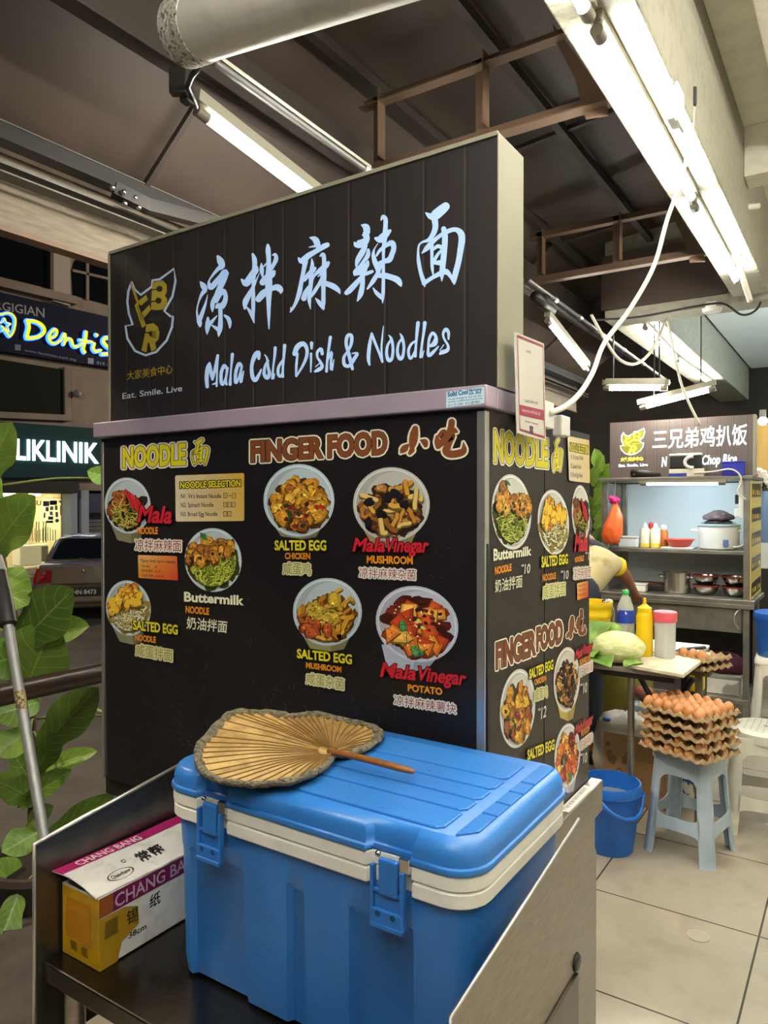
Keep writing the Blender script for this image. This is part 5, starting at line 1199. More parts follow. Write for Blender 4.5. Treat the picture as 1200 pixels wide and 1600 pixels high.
for s_ in (-1, 1): obj('handle', MB().box((xx + s_ * .145, yy - .02, zsh + .125), (.05, .05, .02), 0, .006), M_whplas, rc_)
obj('switch', MB().tube([(xx + .06, yy - .118, zsh + .04), (xx + .062, yy - .128, zsh + .04)], .018, 14).bx((xx + .045, yy - .132, zsh + .025), (xx + .078, yy - .118, zsh + .07), .004), mat('blue_grey_plastic', '#5a6a9a', .4), rc_)
cl_ = MB(); cr = []
for i, (r, z) in enumerate(((.088, .0), (.085, .018), (.062, .035), (.04, .05), (.01, .056))):
    cr.append([(xx + r * math.cos(t) * (1 + .16 * math.sin(4 * t + i)), yy - .01 + r * .8 * math.sin(t) * (1 + .12 * math.cos(5 * t)), zsh + .199 + z + .006 * math.sin(6 * t)) for t in [k * PI / 12 for k in range(24)]])
tag(obj('folded_cloth', cl_.loft(cr), mat('brown_cloth', '#5a4a4c', .95, noise_=(30, '#40343a', .4, .7), bump=(40, .7)), None, True), 'crumpled brown cloth resting on the rice cooker lid', 'cloth')
ld_ = thing('ladle', 'white plastic ladle leaning in the right corner of the far stall shelf', 'ladle', (hx(1160), YH - .01, zsh))
obj('spoon', MB().tube(spline([onY(*q_, YH - .02) for q_ in ((1146, 855), (1158, 853), (1165, 845), (1168, 830))]), [.012] * 10 + [.016] * 9, 8, flat=.5), M_whplas, ld_, True)
obj('tip', MB().tube([onY(1164, 826, YH - .02), onY(1171, 823, YH - .02)], .012, 8), M_whplas, ld_, True)

# things on the stall counter
YC = YP + .16; zct = zc + .001
def cx(px, Y=YC): return onY(px, 925, Y).x
x = cx(1058); pt_ = thing('cooking_pot', 'wide stainless cooking pot on the far stall counter', 'pot', (x, YC, zct))
obj('body', MB().lathe([(.08, 0), (.086, .006), (.088, .135), (.096, .138), (.096, .142), (.084, .142), (.082, .01), (0, .01)], (x, YC, zct), 32), mat('pot_steel', '#bdb8b0', .25, .95), pt_, 40)
for s_ in (-1, 1): obj('handle', MB().tube([(x + s_ * .088, YC - .03, zct + .11), (x + s_ * .115, YC - .02, zct + .112), (x + s_ * .115, YC + .02, zct + .112), (x + s_ * .088, YC + .03, zct + .11)], .005, 8), M_chrome, pt_, True)
def sbowl(px, z, lab, upside):
    x = cx(px); t = thing('mixing_bowl', lab, 'bowl', (x, YC, z))
    obj('bowl', MB().lathe([(.04, 0), (.062, .012), (.078, .05), (.080, .062), (.076, .062), (.06, .016), (0, .01)], (x, YC, z), 28), mat('bowl_steel', '#b3aea8', .18, 1), t, 40)
    obj('red_rim', MB().lathe([(.0805, .056), (.086, .058), (.086, .066), (.0805, .066)], (x, YC, z), 28, caps=False), mat('red_rim', '#7c1f1c', .4), t, 40)
for px, w_ in ((1103, 'left'), (1149, 'right')):
    sbowl(px, zct, 'lower steel bowl with red rim in the %s stack on the far stall counter' % w_, 0); sbowl(px, zct + .067, 'upper steel bowl with red rim in the %s stack on the far stall counter' % w_, 0)
x = cx(998); wt = thing('tub', 'white rectangular tub on the far stall counter by the arm', 'container', (x, YC - .05, zct))
obj('body', MB().box((x, YC - .05, zct + .025), (.13, .11, .05), .1, .008), M_whplas, wt); obj('rim', MB().box((x, YC - .05, zct + .053), (.14, .12, .006), .1, .002), M_whplas, wt)
x = cx(1012, YC + .12); gr_ = thing('griddle', 'dark steel griddle on the far stall counter behind the tub', 'griddle', (x, YC + .14, zct))
obj('pan', MB().box((x, YC + .14, zct + .02), (.24, .2, .04), 0, .006), M_dark, gr_); obj('grate', MB().box((x, YC + .14, zct + .043), (.20, .16, .005), 0, .002), mat('rusty_food', '#6b3f22', .8), gr_)

# things under the counter
YL = YP + .15; zlo = zl2 + .001
c = onY(1133, 1058, YL); fb = thing('foam_box', 'white foam box on the low shelf of the far stall', 'box', (c.x, YL, zlo))
obj('body', MB().bx((c.x - .10, YL - .07, zlo), (c.x + .10, YL + .12, zlo + .10), .004), mat('foam', '#cfccc0', .8, noise_=(9, '#8f8b80', .52, .58)), fb)
obj('lid', MB().bx((c.x - .104, YL - .074, zlo + .101), (c.x + .104, YL + .124, zlo + .125), .004), mat('grey_lid', '#8b897f', .6), fb)
c = onY(1134, 1010, YL + .03); mg = thing('cloth_bundle', 'dark maroon cloth bundle on top of the foam box under the counter', 'cloth', (c.x, YL + .03, zlo + .126))
rr = []
for i, (r, z) in enumerate(((.10, 0), (.125, .03), (.11, .08), (.07, .12), (.02, .13))): rr.append([(c.x + r * math.cos(t) * (1 + .1 * math.sin(3 * t + i)), YL + .03 + r * .7 * math.sin(t), zlo + .127 + z + .008 * math.sin(4 * t + i)) for t in [k * PI / 10 for k in range(20)]])
obj('bundle', MB().loft(rr), mat('maroon_cloth', '#4a1630', .9, bump=(25, .6)), mg, True)
# second plant behind the stall's left side
p2 = thing('leafy_plant', 'tall leafy plant with dark green leaves behind the left of the far stall', 'potted plant', (-1.86, 5.75, 0))
obj('pot', MB().lathe([(.12, 0), (.16, .26), (.17, .28), (.15, .28), (.14, .22), (0, .22)], (-1.86, 5.75, 0), 20), mat('dark_clay_pot', '#3b2e28'), p2, 40)
obj('stem', MB().tube([(-1.86, 5.75, .22), (-1.83, 5.70, .9), (-1.80, 5.62, 1.8)], [.016, .012, .008], 8), mat('fig_bark', '#5a4a36'), p2, True)
for px, py, tx, ty, w_ in ((930, 745, 942, 712, 26), (938, 760, 950, 725, 24), (930, 775, 950, 745, 28), (928, 790, 946, 765, 30), (935, 800, 952, 775, 26), (926, 812, 944, 790, 28), (930, 830, 944, 805, 26), (928, 850, 938, 825, 24), (925, 760, 932, 730, 26), (935, 735, 930, 702, 24), (945, 785, 953, 755, 18), (922, 800, 915, 770, 24)):
    leaf(p2, at(px, py, 6.1), at(tx, ty, 5.95), w_ / FPX * 6, (CAM - at(px, py, 6)).normalized() + V((random.uniform(-.4, .4), 0, .4)), nu=8, nv=6)

# ------------------------------------------------------------------ corner beyond the stall on the right
wc = thing('white_cabinet', 'white cabinet at the right edge beyond the far stall', 'cabinet', onY(1200, 1000, 6.2))
c0 = onY(1188, 835, 6.2); c1 = onY(1230, 890, 6.2)
obj('body', MB().bx((c0.x, 6.2, c1.z), (c1.x + .5, 6.7, c0.z), .006), M_whplas, wc); obj('legs', MB().bx((c0.x + .08, 6.25, 0), (c1.x + .45, 6.65, c1.z - .001)), M_dark, wc)
pk = onY(1191, 800, 6.3)
for i, (hx_, lab) in enumerate((('#b9838a', 'pink pack standing on the white cabinet at the right edge'), ('#7fae6a', 'green pack standing on the white cabinet beside the pink one'))):
    pkt = MB().box((pk.x + .05 + i * .11, 6.35, c0.z + .15), (.10, .06, .298), 0, .008)
    tag(obj('snack_pack', pkt, mat('pack_' + str(i), hx_, .35, noise_=(20, '#d9c8b4', .5, .6))), lab, 'pack')
fl2 = thing('flower_bunch', 'white artificial flowers with red and dark leaves at the right stall corner', 'flowers', onY(1190, 765, 5.75))
fm, gm = MB(), MB()
for _ in range(16):
    c = onY(1188 + random.uniform(-6, 14), 748 + random.uniform(-14, 18), 5.72); fm.ball(c, (.026, .022, .02), 8)
for _ in range(8):
    c = onY(1184 + random.uniform(-4, 12), 762 + random.uniform(-10, 14), 5.74); gm.ball(c, (.03, .01, .012), 8)
obj('petals', fm, mat('white_petals', '#d9d2c9', .7), fl2, True)['kind'] = 'stuff'
obj('leaves', gm, mat('dark_leaf', '#2c3a28', .6), fl2, True)['kind'] = 'stuff'
obj('vase', MB().lathe([(.04, 0), (.06, .1), (.05, .3), (.03, .36)], (onY(1194, 800, 5.75).x, 5.75, c0.z - .04), 14), mat('blue_vase', '#6a86b0', .3), fl2, 40)
obj('red_bow', MB().ball(onY(1176, 742, 5.70), (.035, .02, .02), 8), mat('red_ribbon', '#b01c24', .5), fl2, True)
lamp_c = onY(1192, 658, 6.6)
dl_ = thing('down_light', 'small warm ceiling lamp at the right edge beyond the far stall', 'lamp', lamp_c)
obj('bulb', MB().ball(lamp_c, .035, 12), mat('warm_bulb', '#ffe9b0', .5, emit=14, ecol=(1, .85, .55)), dl_, True); obj('cap', MB().tube([lamp_c + V((0, 0, .03)), lamp_c + V((0, 0, .09))], .025, 10), M_cap, dl_, 40)
ct_ = thing('yellow_curtain', 'yellowish curtain hanging at the right edge behind the far stall', 'curtain', onY(1195, 700, 7.2))
a, b = onY(1183, 655, 7.2), onY(1240, 720, 7.2); mb = MB(); rr = []
for z in (a.z, 0.9): rr.append([(a.x + i * .02, 7.2 + .02 * math.sin(i * 1.3), z) for i in range(30)])
obj('fabric', mb.loft(rr, False, 0, False), mat('curtain_cloth', '#b08f52', .9), ct_, True)
# ------------------------------------------------------------------ work table and what stands on it
zt2 = .75
TX1 = onZ(1064, 1050, zt2).x; TYF = 3.19; TX0 = -1.75; TYB = 3.90
tb = thing('folding_table', 'grey folding work table with crossed black legs behind the noodle stall', 'table', ((TX0 + TX1) / 2, 3.4, 0))
obj('table_top', MB().bx((TX0, TYF, zt2 - .022), (TX1, TYB, zt2 - .0), .005), mat('grey_table_top', '#8f8a82', .4, noise_=(12, '#7a756c', .4, .7)), tb)
obj('frame', MB().bx((TX0 + .02, TYF + .01, zt2 - .045), (TX1 - .02, TYF + .03, zt2 - .023)), M_dark, tb)
obj('frame', MB().bx((TX0 + .02, TYB - .03, zt2 - .045), (TX1 - .02, TYB - .01, zt2 - .023)), M_dark, tb)
for X in (onY(1041, 1100, TYF + .03).x, onY(1001, 1100, TYB - .03).x - .0, TX0 + .06):
    pass
for X, Y, m in ((onY(986, 1100, TYF + .03).x, TYF + .03, M_steel), (onY(1040, 1080, TYF + .2).x, TYB - .05, M_black), (onY(1070, 1075, TYB).x, TYB - .02, M_black), (TX0 + .06, TYF + .03, M_steel)):
    obj('leg', MB().tube([(X, Y, 0), (X, Y, zt2 - .046)], .015, 12), m, tb, 40)
xa, xb = onY(1000, 1058, TYF + .06).x, onY(1060, 1150, TYF + .06).x
obj('cross_leg', MB().tube([(xa, TYF + .06, zt2 - .047), (xb + .02, TYF + .10, .36)], .012, 10), M_black, tb, 40)
obj('cross_leg', MB().tube([(xb + .04, TYF + .16, zt2 - .047), (xa - .02, TYF + .2, .36)], .012, 10), M_black, tb, 40)
z0 = zt2 + .001
bd_ = [onZ(978, 1037, z0 + .018), onZ(1068, 1053, z0 + .018), onZ(1111, 1020, z0 + .018), onZ(1018, 1012, z0 + .018)]
cb = thing('cutting_board', 'cream cutting board lying on the table corner under the knife', 'cutting board', bd_[0] - V((0, 0, .018)))
cc = sum(bd_, V()) / 4
lo_ = [p - V((0, 0, .018)) for p in bd_]
obj('slab', MB().loft([[cc + (p - cc) * .985 for p in lo_], [p + V((0, 0, .003)) for p in lo_], [p - V((0, 0, .003)) for p in bd_], [cc + (p - cc) * .985 for p in bd_]]), mat('cream_board', '#cfc9b0', .5, noise_=(14, '#b8b096', .45, .75)), cb)
P = Print(lambda u, v_: bd_[0].lerp(bd_[1], u).lerp(bd_[3].lerp(bd_[2], u), v_), (0, 0, 1), off=.0006)
gq = [(.07, .08), (.93, .08), (.93, .92), (.07, .92), (.07, .08)]
P.stroke([(*p, .012) for p in gq], H('#a59d86'), 0, 0)
P.build('juice_groove', INK, cb)
c2 = onZ(1050, 1009, z0 + .012); cb2 = MB().box((c2.x - .03, 3.74, z0 + .006), (.36, .24, .012), 0, .004)
tag(obj('cutting_board', cb2, mat('white_board', '#d5d5cf', .45)), 'white cutting board lying at the back of the table behind the knife', 'cutting board')
ka, kb_ = onZ(1010, 1020, z0 + .030), onZ(1101, 1012, z0 + .030); km = ka.lerp(kb_, .60)
kn = thing('kitchen_knife', 'long kitchen knife with a black handle lying across the cutting board', 'knife', ka - V((0, 0, .01)))
kd = (kb_ - ka).normalized(); ks_ = kd.cross(V((0, 0, 1)))
obj('blade', MB().prism([ka, ka.lerp(km, .25) + ks_ * .026, km + ks_ * .026, km - ks_ * .006, ka.lerp(km, .1) - ks_ * .006], (0, 0, .002)), M_chrome, kn)
obj('handle', MB().tube([km - kd * .01 + V((0, 0, .001)), kb_ + V((0, 0, .001))], [.010, .011], 10, flat=.7), M_black, kn, 40)

# bucket, bottles, jar, cabbage
def tx(px, Y): return onY(px, 1000, Y).x
Y1 = 3.43; x = tx(925, Y1)
yb = thing('yellow_bucket', 'yellow plastic bucket on the work table beside the menu panel', 'bucket', (x, Y1, z0))
M_yel = mat('yellow_plastic', '#d9b70a', .38)
h_ = onY(940, 940, Y1).z - z0
obj('body', MB().lathe([(.068, 0), (.072, .004), (.085, h_ * .7), (.088, h_ * .72), (.088, h_ * .78), (.086, h_ * .8), (.09, h_ * .9), (.094, h_ * .92), (.094, h_), (.086, h_), (.07, .01), (0, .01)], (x, Y1, z0), 32), M_yel, yb, 40)
lx_ = tx(952, Y1 + .05)
sp2 = thing('steel_ladle', 'curved steel ladle standing beside the yellow bucket', 'ladle', (lx_, Y1 + .09, z0))
obj('handle', MB().tube(spline([(lx_, Y1 + .09, z0), onY(957, 985, Y1 + .09), onY(958, 955, Y1 + .09), onY(951, 942, Y1 + .09), onY(943, 940, Y1 + .09)]), .007, 8), M_chrome, sp2, True)
obj('bowl', MB().ball(onY(949, 940, Y1 + .09), (.03, .03, .014), 12), M_chrome, sp2, True)
Y2 = 3.46; x = tx(977, Y2); s_ = 1
M_pet = mat('clear_bottle', '#cfd8cf', .08, alpha=.45)
wb_ = thing('water_bottle', 'clear plastic water bottle with green cap and blue label on the work table', 'bottle', (x, Y2, z0))
hb = onY(977, 922, Y2).z - z0
obj('body', MB().lathe([(.034, 0), (.040, .006), (.041, hb * .18), (.038, hb * .2), (.041, hb * .22), (.041, hb * .45), (.039, hb * .5), (.039, hb * .68), (.036, hb * .75), (.022, hb * .88), (.014, hb * .92), (.014, hb * .93), (0, hb * .93)], (x, Y2, z0), 28), M_pet, wb_, 40)
obj('label', MB().lathe([(.0402, hb * .5), (.0402, hb * .70)], (x, Y2, z0), 28, caps=False), mat('blue_label', '#2340a8', .4, noise_=(25, '#dfe4ee', .62, .64)), wb_, True)
obj('cap', MB().lathe([(.0155, hb * .931), (.0165, hb * .94), (.0165, hb * .99), (.014, hb), (0, hb)], (x, Y2, z0), 18), mat('green_cap', '#35a04a', .4), wb_, 40)
Y3 = 3.40; x = tx(1007, Y3); hb = onY(1007, 934, Y3).z - z0
mu = thing('mustard_bottle', 'yellow mustard squeeze bottle with a nozzle on the work table', 'bottle', (x, Y3, z0))
obj('body', MB().lathe([(.033, 0), (.036, .005), (.0365, hb * .70), (.031, hb * .76), (.028, hb * .765), (0, hb * .765)], (x, Y3, z0), 28), M_yel, mu, 40)
obj('cap', MB().lathe([(.031, hb * .767), (.031, hb * .84), (.018, hb * .87), (.009, hb * .90), (.006, hb), (0, hb)], (x, Y3, z0), 20), M_yel, mu, 40)
Y4 = 3.42; x = tx(1039, Y4); hb = onY(1039, 955, Y4).z - z0 - .0125
ja = thing('storage_jar', 'clear plastic jar with a pink lid half full of water on the white board', 'jar', (x, Y4, z0 + .0125))
M_clear = mat('clear_jar', '#e0e0de', .15, alpha=.42)
obj('body', MB().lathe([(.042, 0), (.044, .004), (.047, hb * .78), (.045, hb * .78), (.042, .006), (0, .006)], (x, Y4, z0 + .0125), 28), M_clear, ja, 40)
obj('water', MB().lathe([(.0415, .0065), (.0432, hb * .42), (0, hb * .42)], (x, Y4, z0 + .0125), 24), mat('cloudy_water', '#c9cfd2', .1, alpha=.5), ja, 40)
obj('lid', MB().lathe([(.050, hb * .785), (.051, hb * .80), (.051, hb * .98), (.047, hb), (0, hb)], (x, Y4, z0 + .0125), 28), mat('pink_lid', '#dc5c68', .4), ja, 40)
cY = 3.26; cxx = tx(966, cY)
cg = thing('cabbage', 'cut pale green cabbage with loose outer leaves on the work table', 'cabbage', (cxx, cY, z0))
b = bmesh.new(); bmesh.ops.create_icosphere(b, subdivisions=4, radius=1)
for v_ in b.verts:
    k = 1 + .06 * noise.noise(v_.co * 2.2) + .02 * noise.noise(v_.co * 9); v_.co = V((v_.co.x * .112 * k, v_.co.y * .095 * k, v_.co.z * .070 * k + .071))
bmesh.ops.transform(b, matrix=Matrix.Translation((cxx, cY, z0)), verts=b.verts)
obj('head', MB().bm(b), mat('cabbage_flesh', '#cdd09c', .5, noise_=(26, '#aeb673', .4, .7, (1, 1, 5)), bump=(35, .6)), cg, True)
M_cab = mat('cabbage_leaf', '#557c2c', .5, noise_=(14, '#86a548', .45, .7))
for a, tip_, w_ in ((V((cxx - .15, cY - .02, z0 + .02)), V((cxx + .0, cY - .14, z0 + .035)), .17), (V((cxx - .16, cY + .03, z0 + .03)), V((cxx - .08, cY - .11, z0 + .06)), .16), (V((cxx - .11, cY + .05, z0 + .10)), V((cxx + .0, cY + .06, z0 + .15)), .10), (V((cxx + .05, cY - .10, z0 + .01)), V((cxx + .115, cY - .03, z0 + .03)), .07), (V((cxx - .15, cY + .02, z0 + .04)), V((cxx - .07, cY + .09, z0 + .17)), .15)):
    leaf(cg, a, tip_, w_, (0, -.4, 1), fold=.5, curl=.3, fiddle=0, name='outer_leaf', nu=10, nv=8, m=M_cab)
cg_, = [cg]

# ------------------------------------------------------------------ egg trays and eggs
M_pulp = mat('egg_tray_pulp', '#a88f68', .95, noise_=(40, '#8d7550', .35, .7), bump=(120, .5))
M_egg = mat('brown_egg', '#c58a58', .45, noise_=(5, '#b57645', .4, .7))
PT = .047
def tray_mesh(cols, rows, flip):
    k = 6; ex = 2; nx, ny = cols * k + 2 * ex, rows * k + 2 * ex; vs = []; fs = []
    sx, sy = cols * PT, rows * PT; c_ = lambda q: math.cos(2 * PI * q)
    for i in range(nx + 1):
        for j in range(ny + 1):
            u, v_ = (i - ex) / k, (j - ex) / k
            uc, vc = min(cols, max(0, u)), min(rows, max(0, v_)); out = max(abs(u - uc), abs(v_ - vc)) * k
            z = .0125 + .0085 * (c_(uc) + c_(vc)) + (.004 if c_(uc) > .6 and c_(vc) > .6 else 0)
            z = max(z, .002)
            if out > 0:
                along = vc if abs(u - uc) > 0 else uc
                lip = .0235 + .0048 * c_(along) * (1 if abs(u - uc) * abs(v_ - vc) == 0 else .3)
                z = lip - (.0 if out < 1.5 else .0115)
            vs.append((uc * PT - sx / 2 + (u - uc) * PT * .55, vc * PT - sy / 2 + (v_ - vc) * PT * .55, z + .004))
    for i in range(nx):
        for j in range(ny): a = i * (ny + 1) + j; fs.append([a, a + 1, a + ny + 2, a + ny + 1])
    o = len(vs); vs += [(x, y, z - .0022) for x, y, z in vs]; fs += [[q_ + o for q_ in reversed(f)] for f in fs]
    edge = [(i * (ny + 1)) for i in range(nx + 1)] + [nx * (ny + 1) + j for j in range(1, ny + 1)] + [i * (ny + 1) + ny for i in range(nx - 1, -1, -1)] + [j for j in range(ny - 1, 0, -1)]
    for a, c in zip(edge, edge[1:] + edge[:1]): fs.append([a, c, c + o, a + o])
    return MB().add(vs, fs)
EC = V((-.598, 3.185, 0)); ER = math.radians(-25); zst = .43
ORD = ['lowest egg tray of the stack, resting on the blue grey stool', 'second egg tray from the bottom of the stack on the blue grey stool', 'middle egg tray of the stack on the blue grey stool', 'second egg tray from the top of the stack on the blue grey stool', 'topmost egg tray of the stack, full of brown eggs']
egg_me = None
def egg_mesh():
    b = bmesh.new(); bmesh.ops.create_uvsphere(b, u_segments=18, v_segments=12, radius=1)
    for v_ in b.verts: z = v_.co.z; k = 1 - .10 * z; v_.co = V((v_.co.x * .0215 * k, v_.co.y * .0215 * k, z * .028))
    me = bpy.data.meshes.new('egg'); b.to_mesh(me); b.free(); me.shade_smooth(); me.materials.append(M_egg); return me
EM = egg_mesh()
def egg(p, label, group):
    o = bpy.data.objects.new('egg', EM); COL.objects.link(o); o.location = p
    o.rotation_euler = (random.uniform(-.25, .25), random.uniform(-.25, .25), random.uniform(0, 6)); return tag(o, label, 'egg', group)
STEP = .0405; zs0 = zst + .004
rowN = ['front', 'second', 'third', 'fourth', 'fifth', 'back']; colN = ['first', 'second', 'third', 'fourth', 'fifth', 'sixth']
for k in range(5):
    ro = ER + (random.uniform(-.03, .03)); pos = EC + V((random.uniform(-.006, .006), random.uniform(-.006, .006), zs0 + k * STEP))
    o = obj('egg_tray', tray_mesh(6, 5, k % 2), M_pulp, None, 50)
    o.location = (pos.x, pos.y, pos.z + (o.location.z)); o.rotation_euler.z = ro
    tag(o, ORD[k], 'egg tray', 'egg trays stacked on the blue grey stool')
    Rm = Matrix.Rotation(ro, 4, 'Z')
    for j in range(5):
        for i in range(6):
            if k < 4 and not (j == 0 and i in ((0, 2, 3, 4), (1, 3, 5), (0, 1, 4), ())[k] or i == 5 and j in ((1, 3), (2, 4), (1, 2), (1, 3, 4))[k]): continue
            q_ = Rm @ V(((i - 2.5) * PT, (j - 2) * PT, 0)) + pos + V((0, 0, .035 if k == 4 else .030))
            if k == 4: lab = 'brown egg on the top tray, %s row from front, %s from left' % (('first', 'second', 'third', 'fourth', 'fifth')[j], colN[i]); gp = 'eggs on the topmost tray'
            else:
                lv = ('lowest', 'second lowest', 'middle', 'second highest')[k]
                lab = 'brown egg in the %s tray of the stack, %s along its front' % (lv, colN[i]) if j == 0 else 'brown egg in the %s stacked tray, right side, %s from front' % (lv, ('first', 'second', 'third', 'fourth', 'fifth')[j]); gp = 'eggs showing between the stacked trays'
            egg(q_, lab, gp)
# the small pile of trays at the table edge
for k, lab in enumerate(('lower egg tray of the two overhanging the table corner by the cutting board', 'upper egg tray of the two overhanging the table corner by the cutting board')):
    o = obj('egg_tray', tray_mesh(3, 4, 0), M_pulp, None, 50); c = onY(1090, 1045, 3.48)
    o.location = (c.x + .01, 3.54, zt2 - .038 + k * .036 + o.location.z * 0); o.rotation_euler.z = -.45; tag(o, lab, 'egg tray', 'egg trays at the table corner')
for i in range(3):
    egg(Matrix.Rotation(-.45, 4, 'Z') @ V(((i - 1) * PT, -.07, 0)) + V((onY(1090, 1045, 3.48).x + .01, 3.54, zt2 + .030)), 'brown egg in the small tray at the table corner, %s from the left' % colN[i], 'eggs at the table corner')
M_kraft2 = mat('dusty_wood', '#6b5a44', .8)
stp = thing('side_stand', 'dark stand beside the work table carrying the two small egg trays', 'stand', (onY(1090, 1045, 3.48).x, 3.52, 0))
cX = onY(1090, 1045, 3.48).x
obj('stand_top', MB().bx((cX - .05, 3.47, zt2 - .06), (cX + .05, 3.56, zt2 - .04)), M_kraft2, stp); obj('stand_leg', MB().bx((cX - .015, 3.50, 0), (cX + .015, 3.53, zt2 - .061)), M_kraft2, stp)

# ------------------------------------------------------------------ plastic stools
def stool(label, loc, rz, m, h=.43, top=.112, foot=.145, rounded=False, lw=.034):
    t = thing('plastic_stool', label, 'stool', loc, rz); k = foot - top
    seat = MB()
    if rounded:
        seat.lathe([(top + .012, h - .05), (top + .010, h - .012), (top, h - .003), (top - .012, h), (0, h)], (0, 0, 0), 32)
    else:
        o = outline(-top - .006, top + .006, -top - .006, top + .006, .028)
        seat.loft([inset(o, 0, h - .035), inset(o, .001, h - .012), inset(o, .008, h - .002), inset(o, .018, h)])
    s_ = obj('seat', seat, m, t, 35, local=True)
    def off(z): return top + k * (1 - z / (h - .02))
    for sx, sy in ((-1, -1), (1, -1), (1, 1), (-1, 1)):
        rings = []
        for z in (0, .012, .02, h * .5, h - .03):
            c = off(z); w_ = lw * (1.0 if z > .3 else 1.12); g = 1.12 if z < .012 else 1
            L_ = [(c, c), (c, c - w_ * .75), (c - .004, c - w_ * 1.25), (c - .016, c - w_ * 1.25), (c - .016, c - .016), (c - w_ * 1.25, c - .016), (c - w_ * 1.25, c - .004), (c - w_ * .75, c)]
            L_[0] = (c - .010, c - .010)
            L_ = [(c - .004, c - .022), (c, c - w_ * .8), (c, c - w_ * 1.25), (c - .012, c - w_ * 1.25), (c - .014, c - .034), (c - .034, c - .014), (c - w_ * 1.25, c - .012), (c - w_ * 1.25, c), (c - w_ * .8, c), (c - .022, c - .004)]
            rings.append([V((sx * a * (1 if g == 1 else 1.02), sy * b_ * (1 if g == 1 else 1.02), z)) for a, b_ in L_])
        obj('leg', MB().loft(rings), m, t, 30, local=True)
    for ang in range(4):
        Rz = Matrix.Rotation(ang * PI / 2, 4, 'Z')
        for nm, z0_, z1_ in (('rail', .115, .165), ('apron', h - .095, h - .028)):
            a0, a1 = off(z0_), off(z1_); w0, w1 = a0 - lw * 1.2, a1 - lw * 1.2; cv = []
            N_ = 10
            lo, hi = [], []
            for i in range(N_ + 1):
                u = i / N_ * 2 - 1; e = abs(u) ** 6
                zb_2 = z0_ - (.030 * e if nm == 'apron' else .014 * e); zt_2 = z1_ + (.020 * e if nm == 'rail' else 0)
                lo.append((u * w0, -off(zb_2), zb_2)); hi.append((u * w1, -off(zt_2), zt_2))
            pl = lo + hi[::-1]
            mb = MB().loft([[Rz @ V(p) for p in pl], [Rz @ V((p[0], p[1] + .006, p[2])) for p in pl]])
            obj(nm, mb, m, t, local=True)
    return t
M_stool = mat('blue_grey_plastic_stool', '#a3b4c2', .4, noise_=(9, '#8fa0ae', .35, .75))
M_wst = mat('white_plastic_stool', '#cdcbbd', .4, noise_=(9, '#bab8a8', .4, .75))
stool('blue grey plastic stool carrying the stack of egg trays', (-.612, 3.275, 0), math.radians(-11), M_stool)
ws = stool('white round topped plastic stool right beside the blue grey stool', (-.37, 3.70, 0), math.radians(8), M_wst, .45, .14, .17, True, .04)
P = Print(lambda x, y: V((-.37 + x, 3.70 + y, .45)), (0, 0, 1), off=.0006)
for a in range(-4, 5):
    L_ = math.sqrt(max(0, .115 ** 2 - (a * .026) ** 2))
    if L_ > .02: P.stroke([(-L_, a * .026, .004), (L_, a * .026, .004)], H('#9a988a'), 0, 0); P.stroke([(a * .026, -L_, .004), (a * .026, L_, .004)], H('#9a988a'), 0, 0)
P.ell(0, 0, .010, .010, 0, H('#4a463e'), 14)
P.build('seat_grid', INK, ws)
stool('white plastic stool under the blue barrel at the right edge', (-.43, 5.02, 0), math.radians(4), M_wst, .53, .125, .16, False, .036)
bx_, by_ = -.43, 5.02
br = thing('blue_barrel', 'blue plastic barrel with a lid standing on the white stool at the right edge', 'barrel', (bx_, by_, .531))
M_bbl = mat('barrel_blue', '#1f56a4', .4)
obj('body', MB().lathe([(.115, 0), (.12, .01), (.135, .20), (.138, .21), (.138, .225), (0, .225)], (bx_, by_, .531), 28), M_bbl, br, 40); obj('lid', MB().lathe([(.143, .226), (.145, .24), (.14, .262), (.12, .27), (0, .275)], (bx_, by_, .531), 28), M_bbl, br, 40)

# ------------------------------------------------------------------ on the floor between the stalls
def floor_x(px, py): return onZ(px, py, 0)
c = V((-.895, 3.10, 0))
bk = thing('blue_bucket', 'blue plastic bucket with its handle down on the floor behind the steel cart', 'bucket', c)
M_bkt = mat('bucket_blue', '#155fb8', .4); hb = .285
obj('body', MB().lathe([(.092, 0), (.096, .008), (.122, hb - .05), (.124, hb - .045), (.131, hb - .04), (.131, hb - .012), (.127, hb), (.119, hb), (.092, .02), (0, .02)], c, 32), M_bkt, bk, 40)
obj('water', MB().lathe([(.114, hb - .07), (0, hb - .07)], c, 28, caps=False), mat('grey_water', '#7d8a88', .08), bk)
hd_ = [c + V((.131 * math.cos(t), .131 * math.sin(t) , hb - .04)) + V((.35, -.5, 0)).normalized() * .035 * math.sin((t - 3.9) / 3.14 * PI) * 0 for t in (3.6,)]
obj('handle', MB().tube(spline([c + V((-.02, -.133, hb - .03)), c + V((.045, -.15, hb - .075)), c + V((.10, -.125, hb - .10)), c + V((.135, -.06, hb - .095)), c + V((.135, .02, hb - .035))]), .008, 8, flat=1.4), M_bkt, bk, True)
bxp = onZ(1010, 1270, 0)
cbx = thing('cardboard_box', 'brown cardboard box with stains and a printed label standing behind the blue bucket', 'box', (-.93, 3.75, 0))
bX0, bX1 = onY(943, 1250, 3.6).x, onY(1040, 1260, 3.6).x
hz = onY(1000, 1152, 3.6).z
M_kraft = mat('kraft_card', '#8f6f47', .85, noise_=(4, '#7d5f3a', .4, .7))
kb2 = obj('box_body', MB().bx((bX0, 3.6, 0), (bX1, 3.86, hz * .66), .003), M_kraft, cbx)
obj('box_flap', MB().bx((bX0, 3.598, hz * .66), (bX1, 3.604, hz), .001), M_kraft, cbx)
P = Print(lambda x, y: onY(x, y, 3.598), FN, off=.0008)
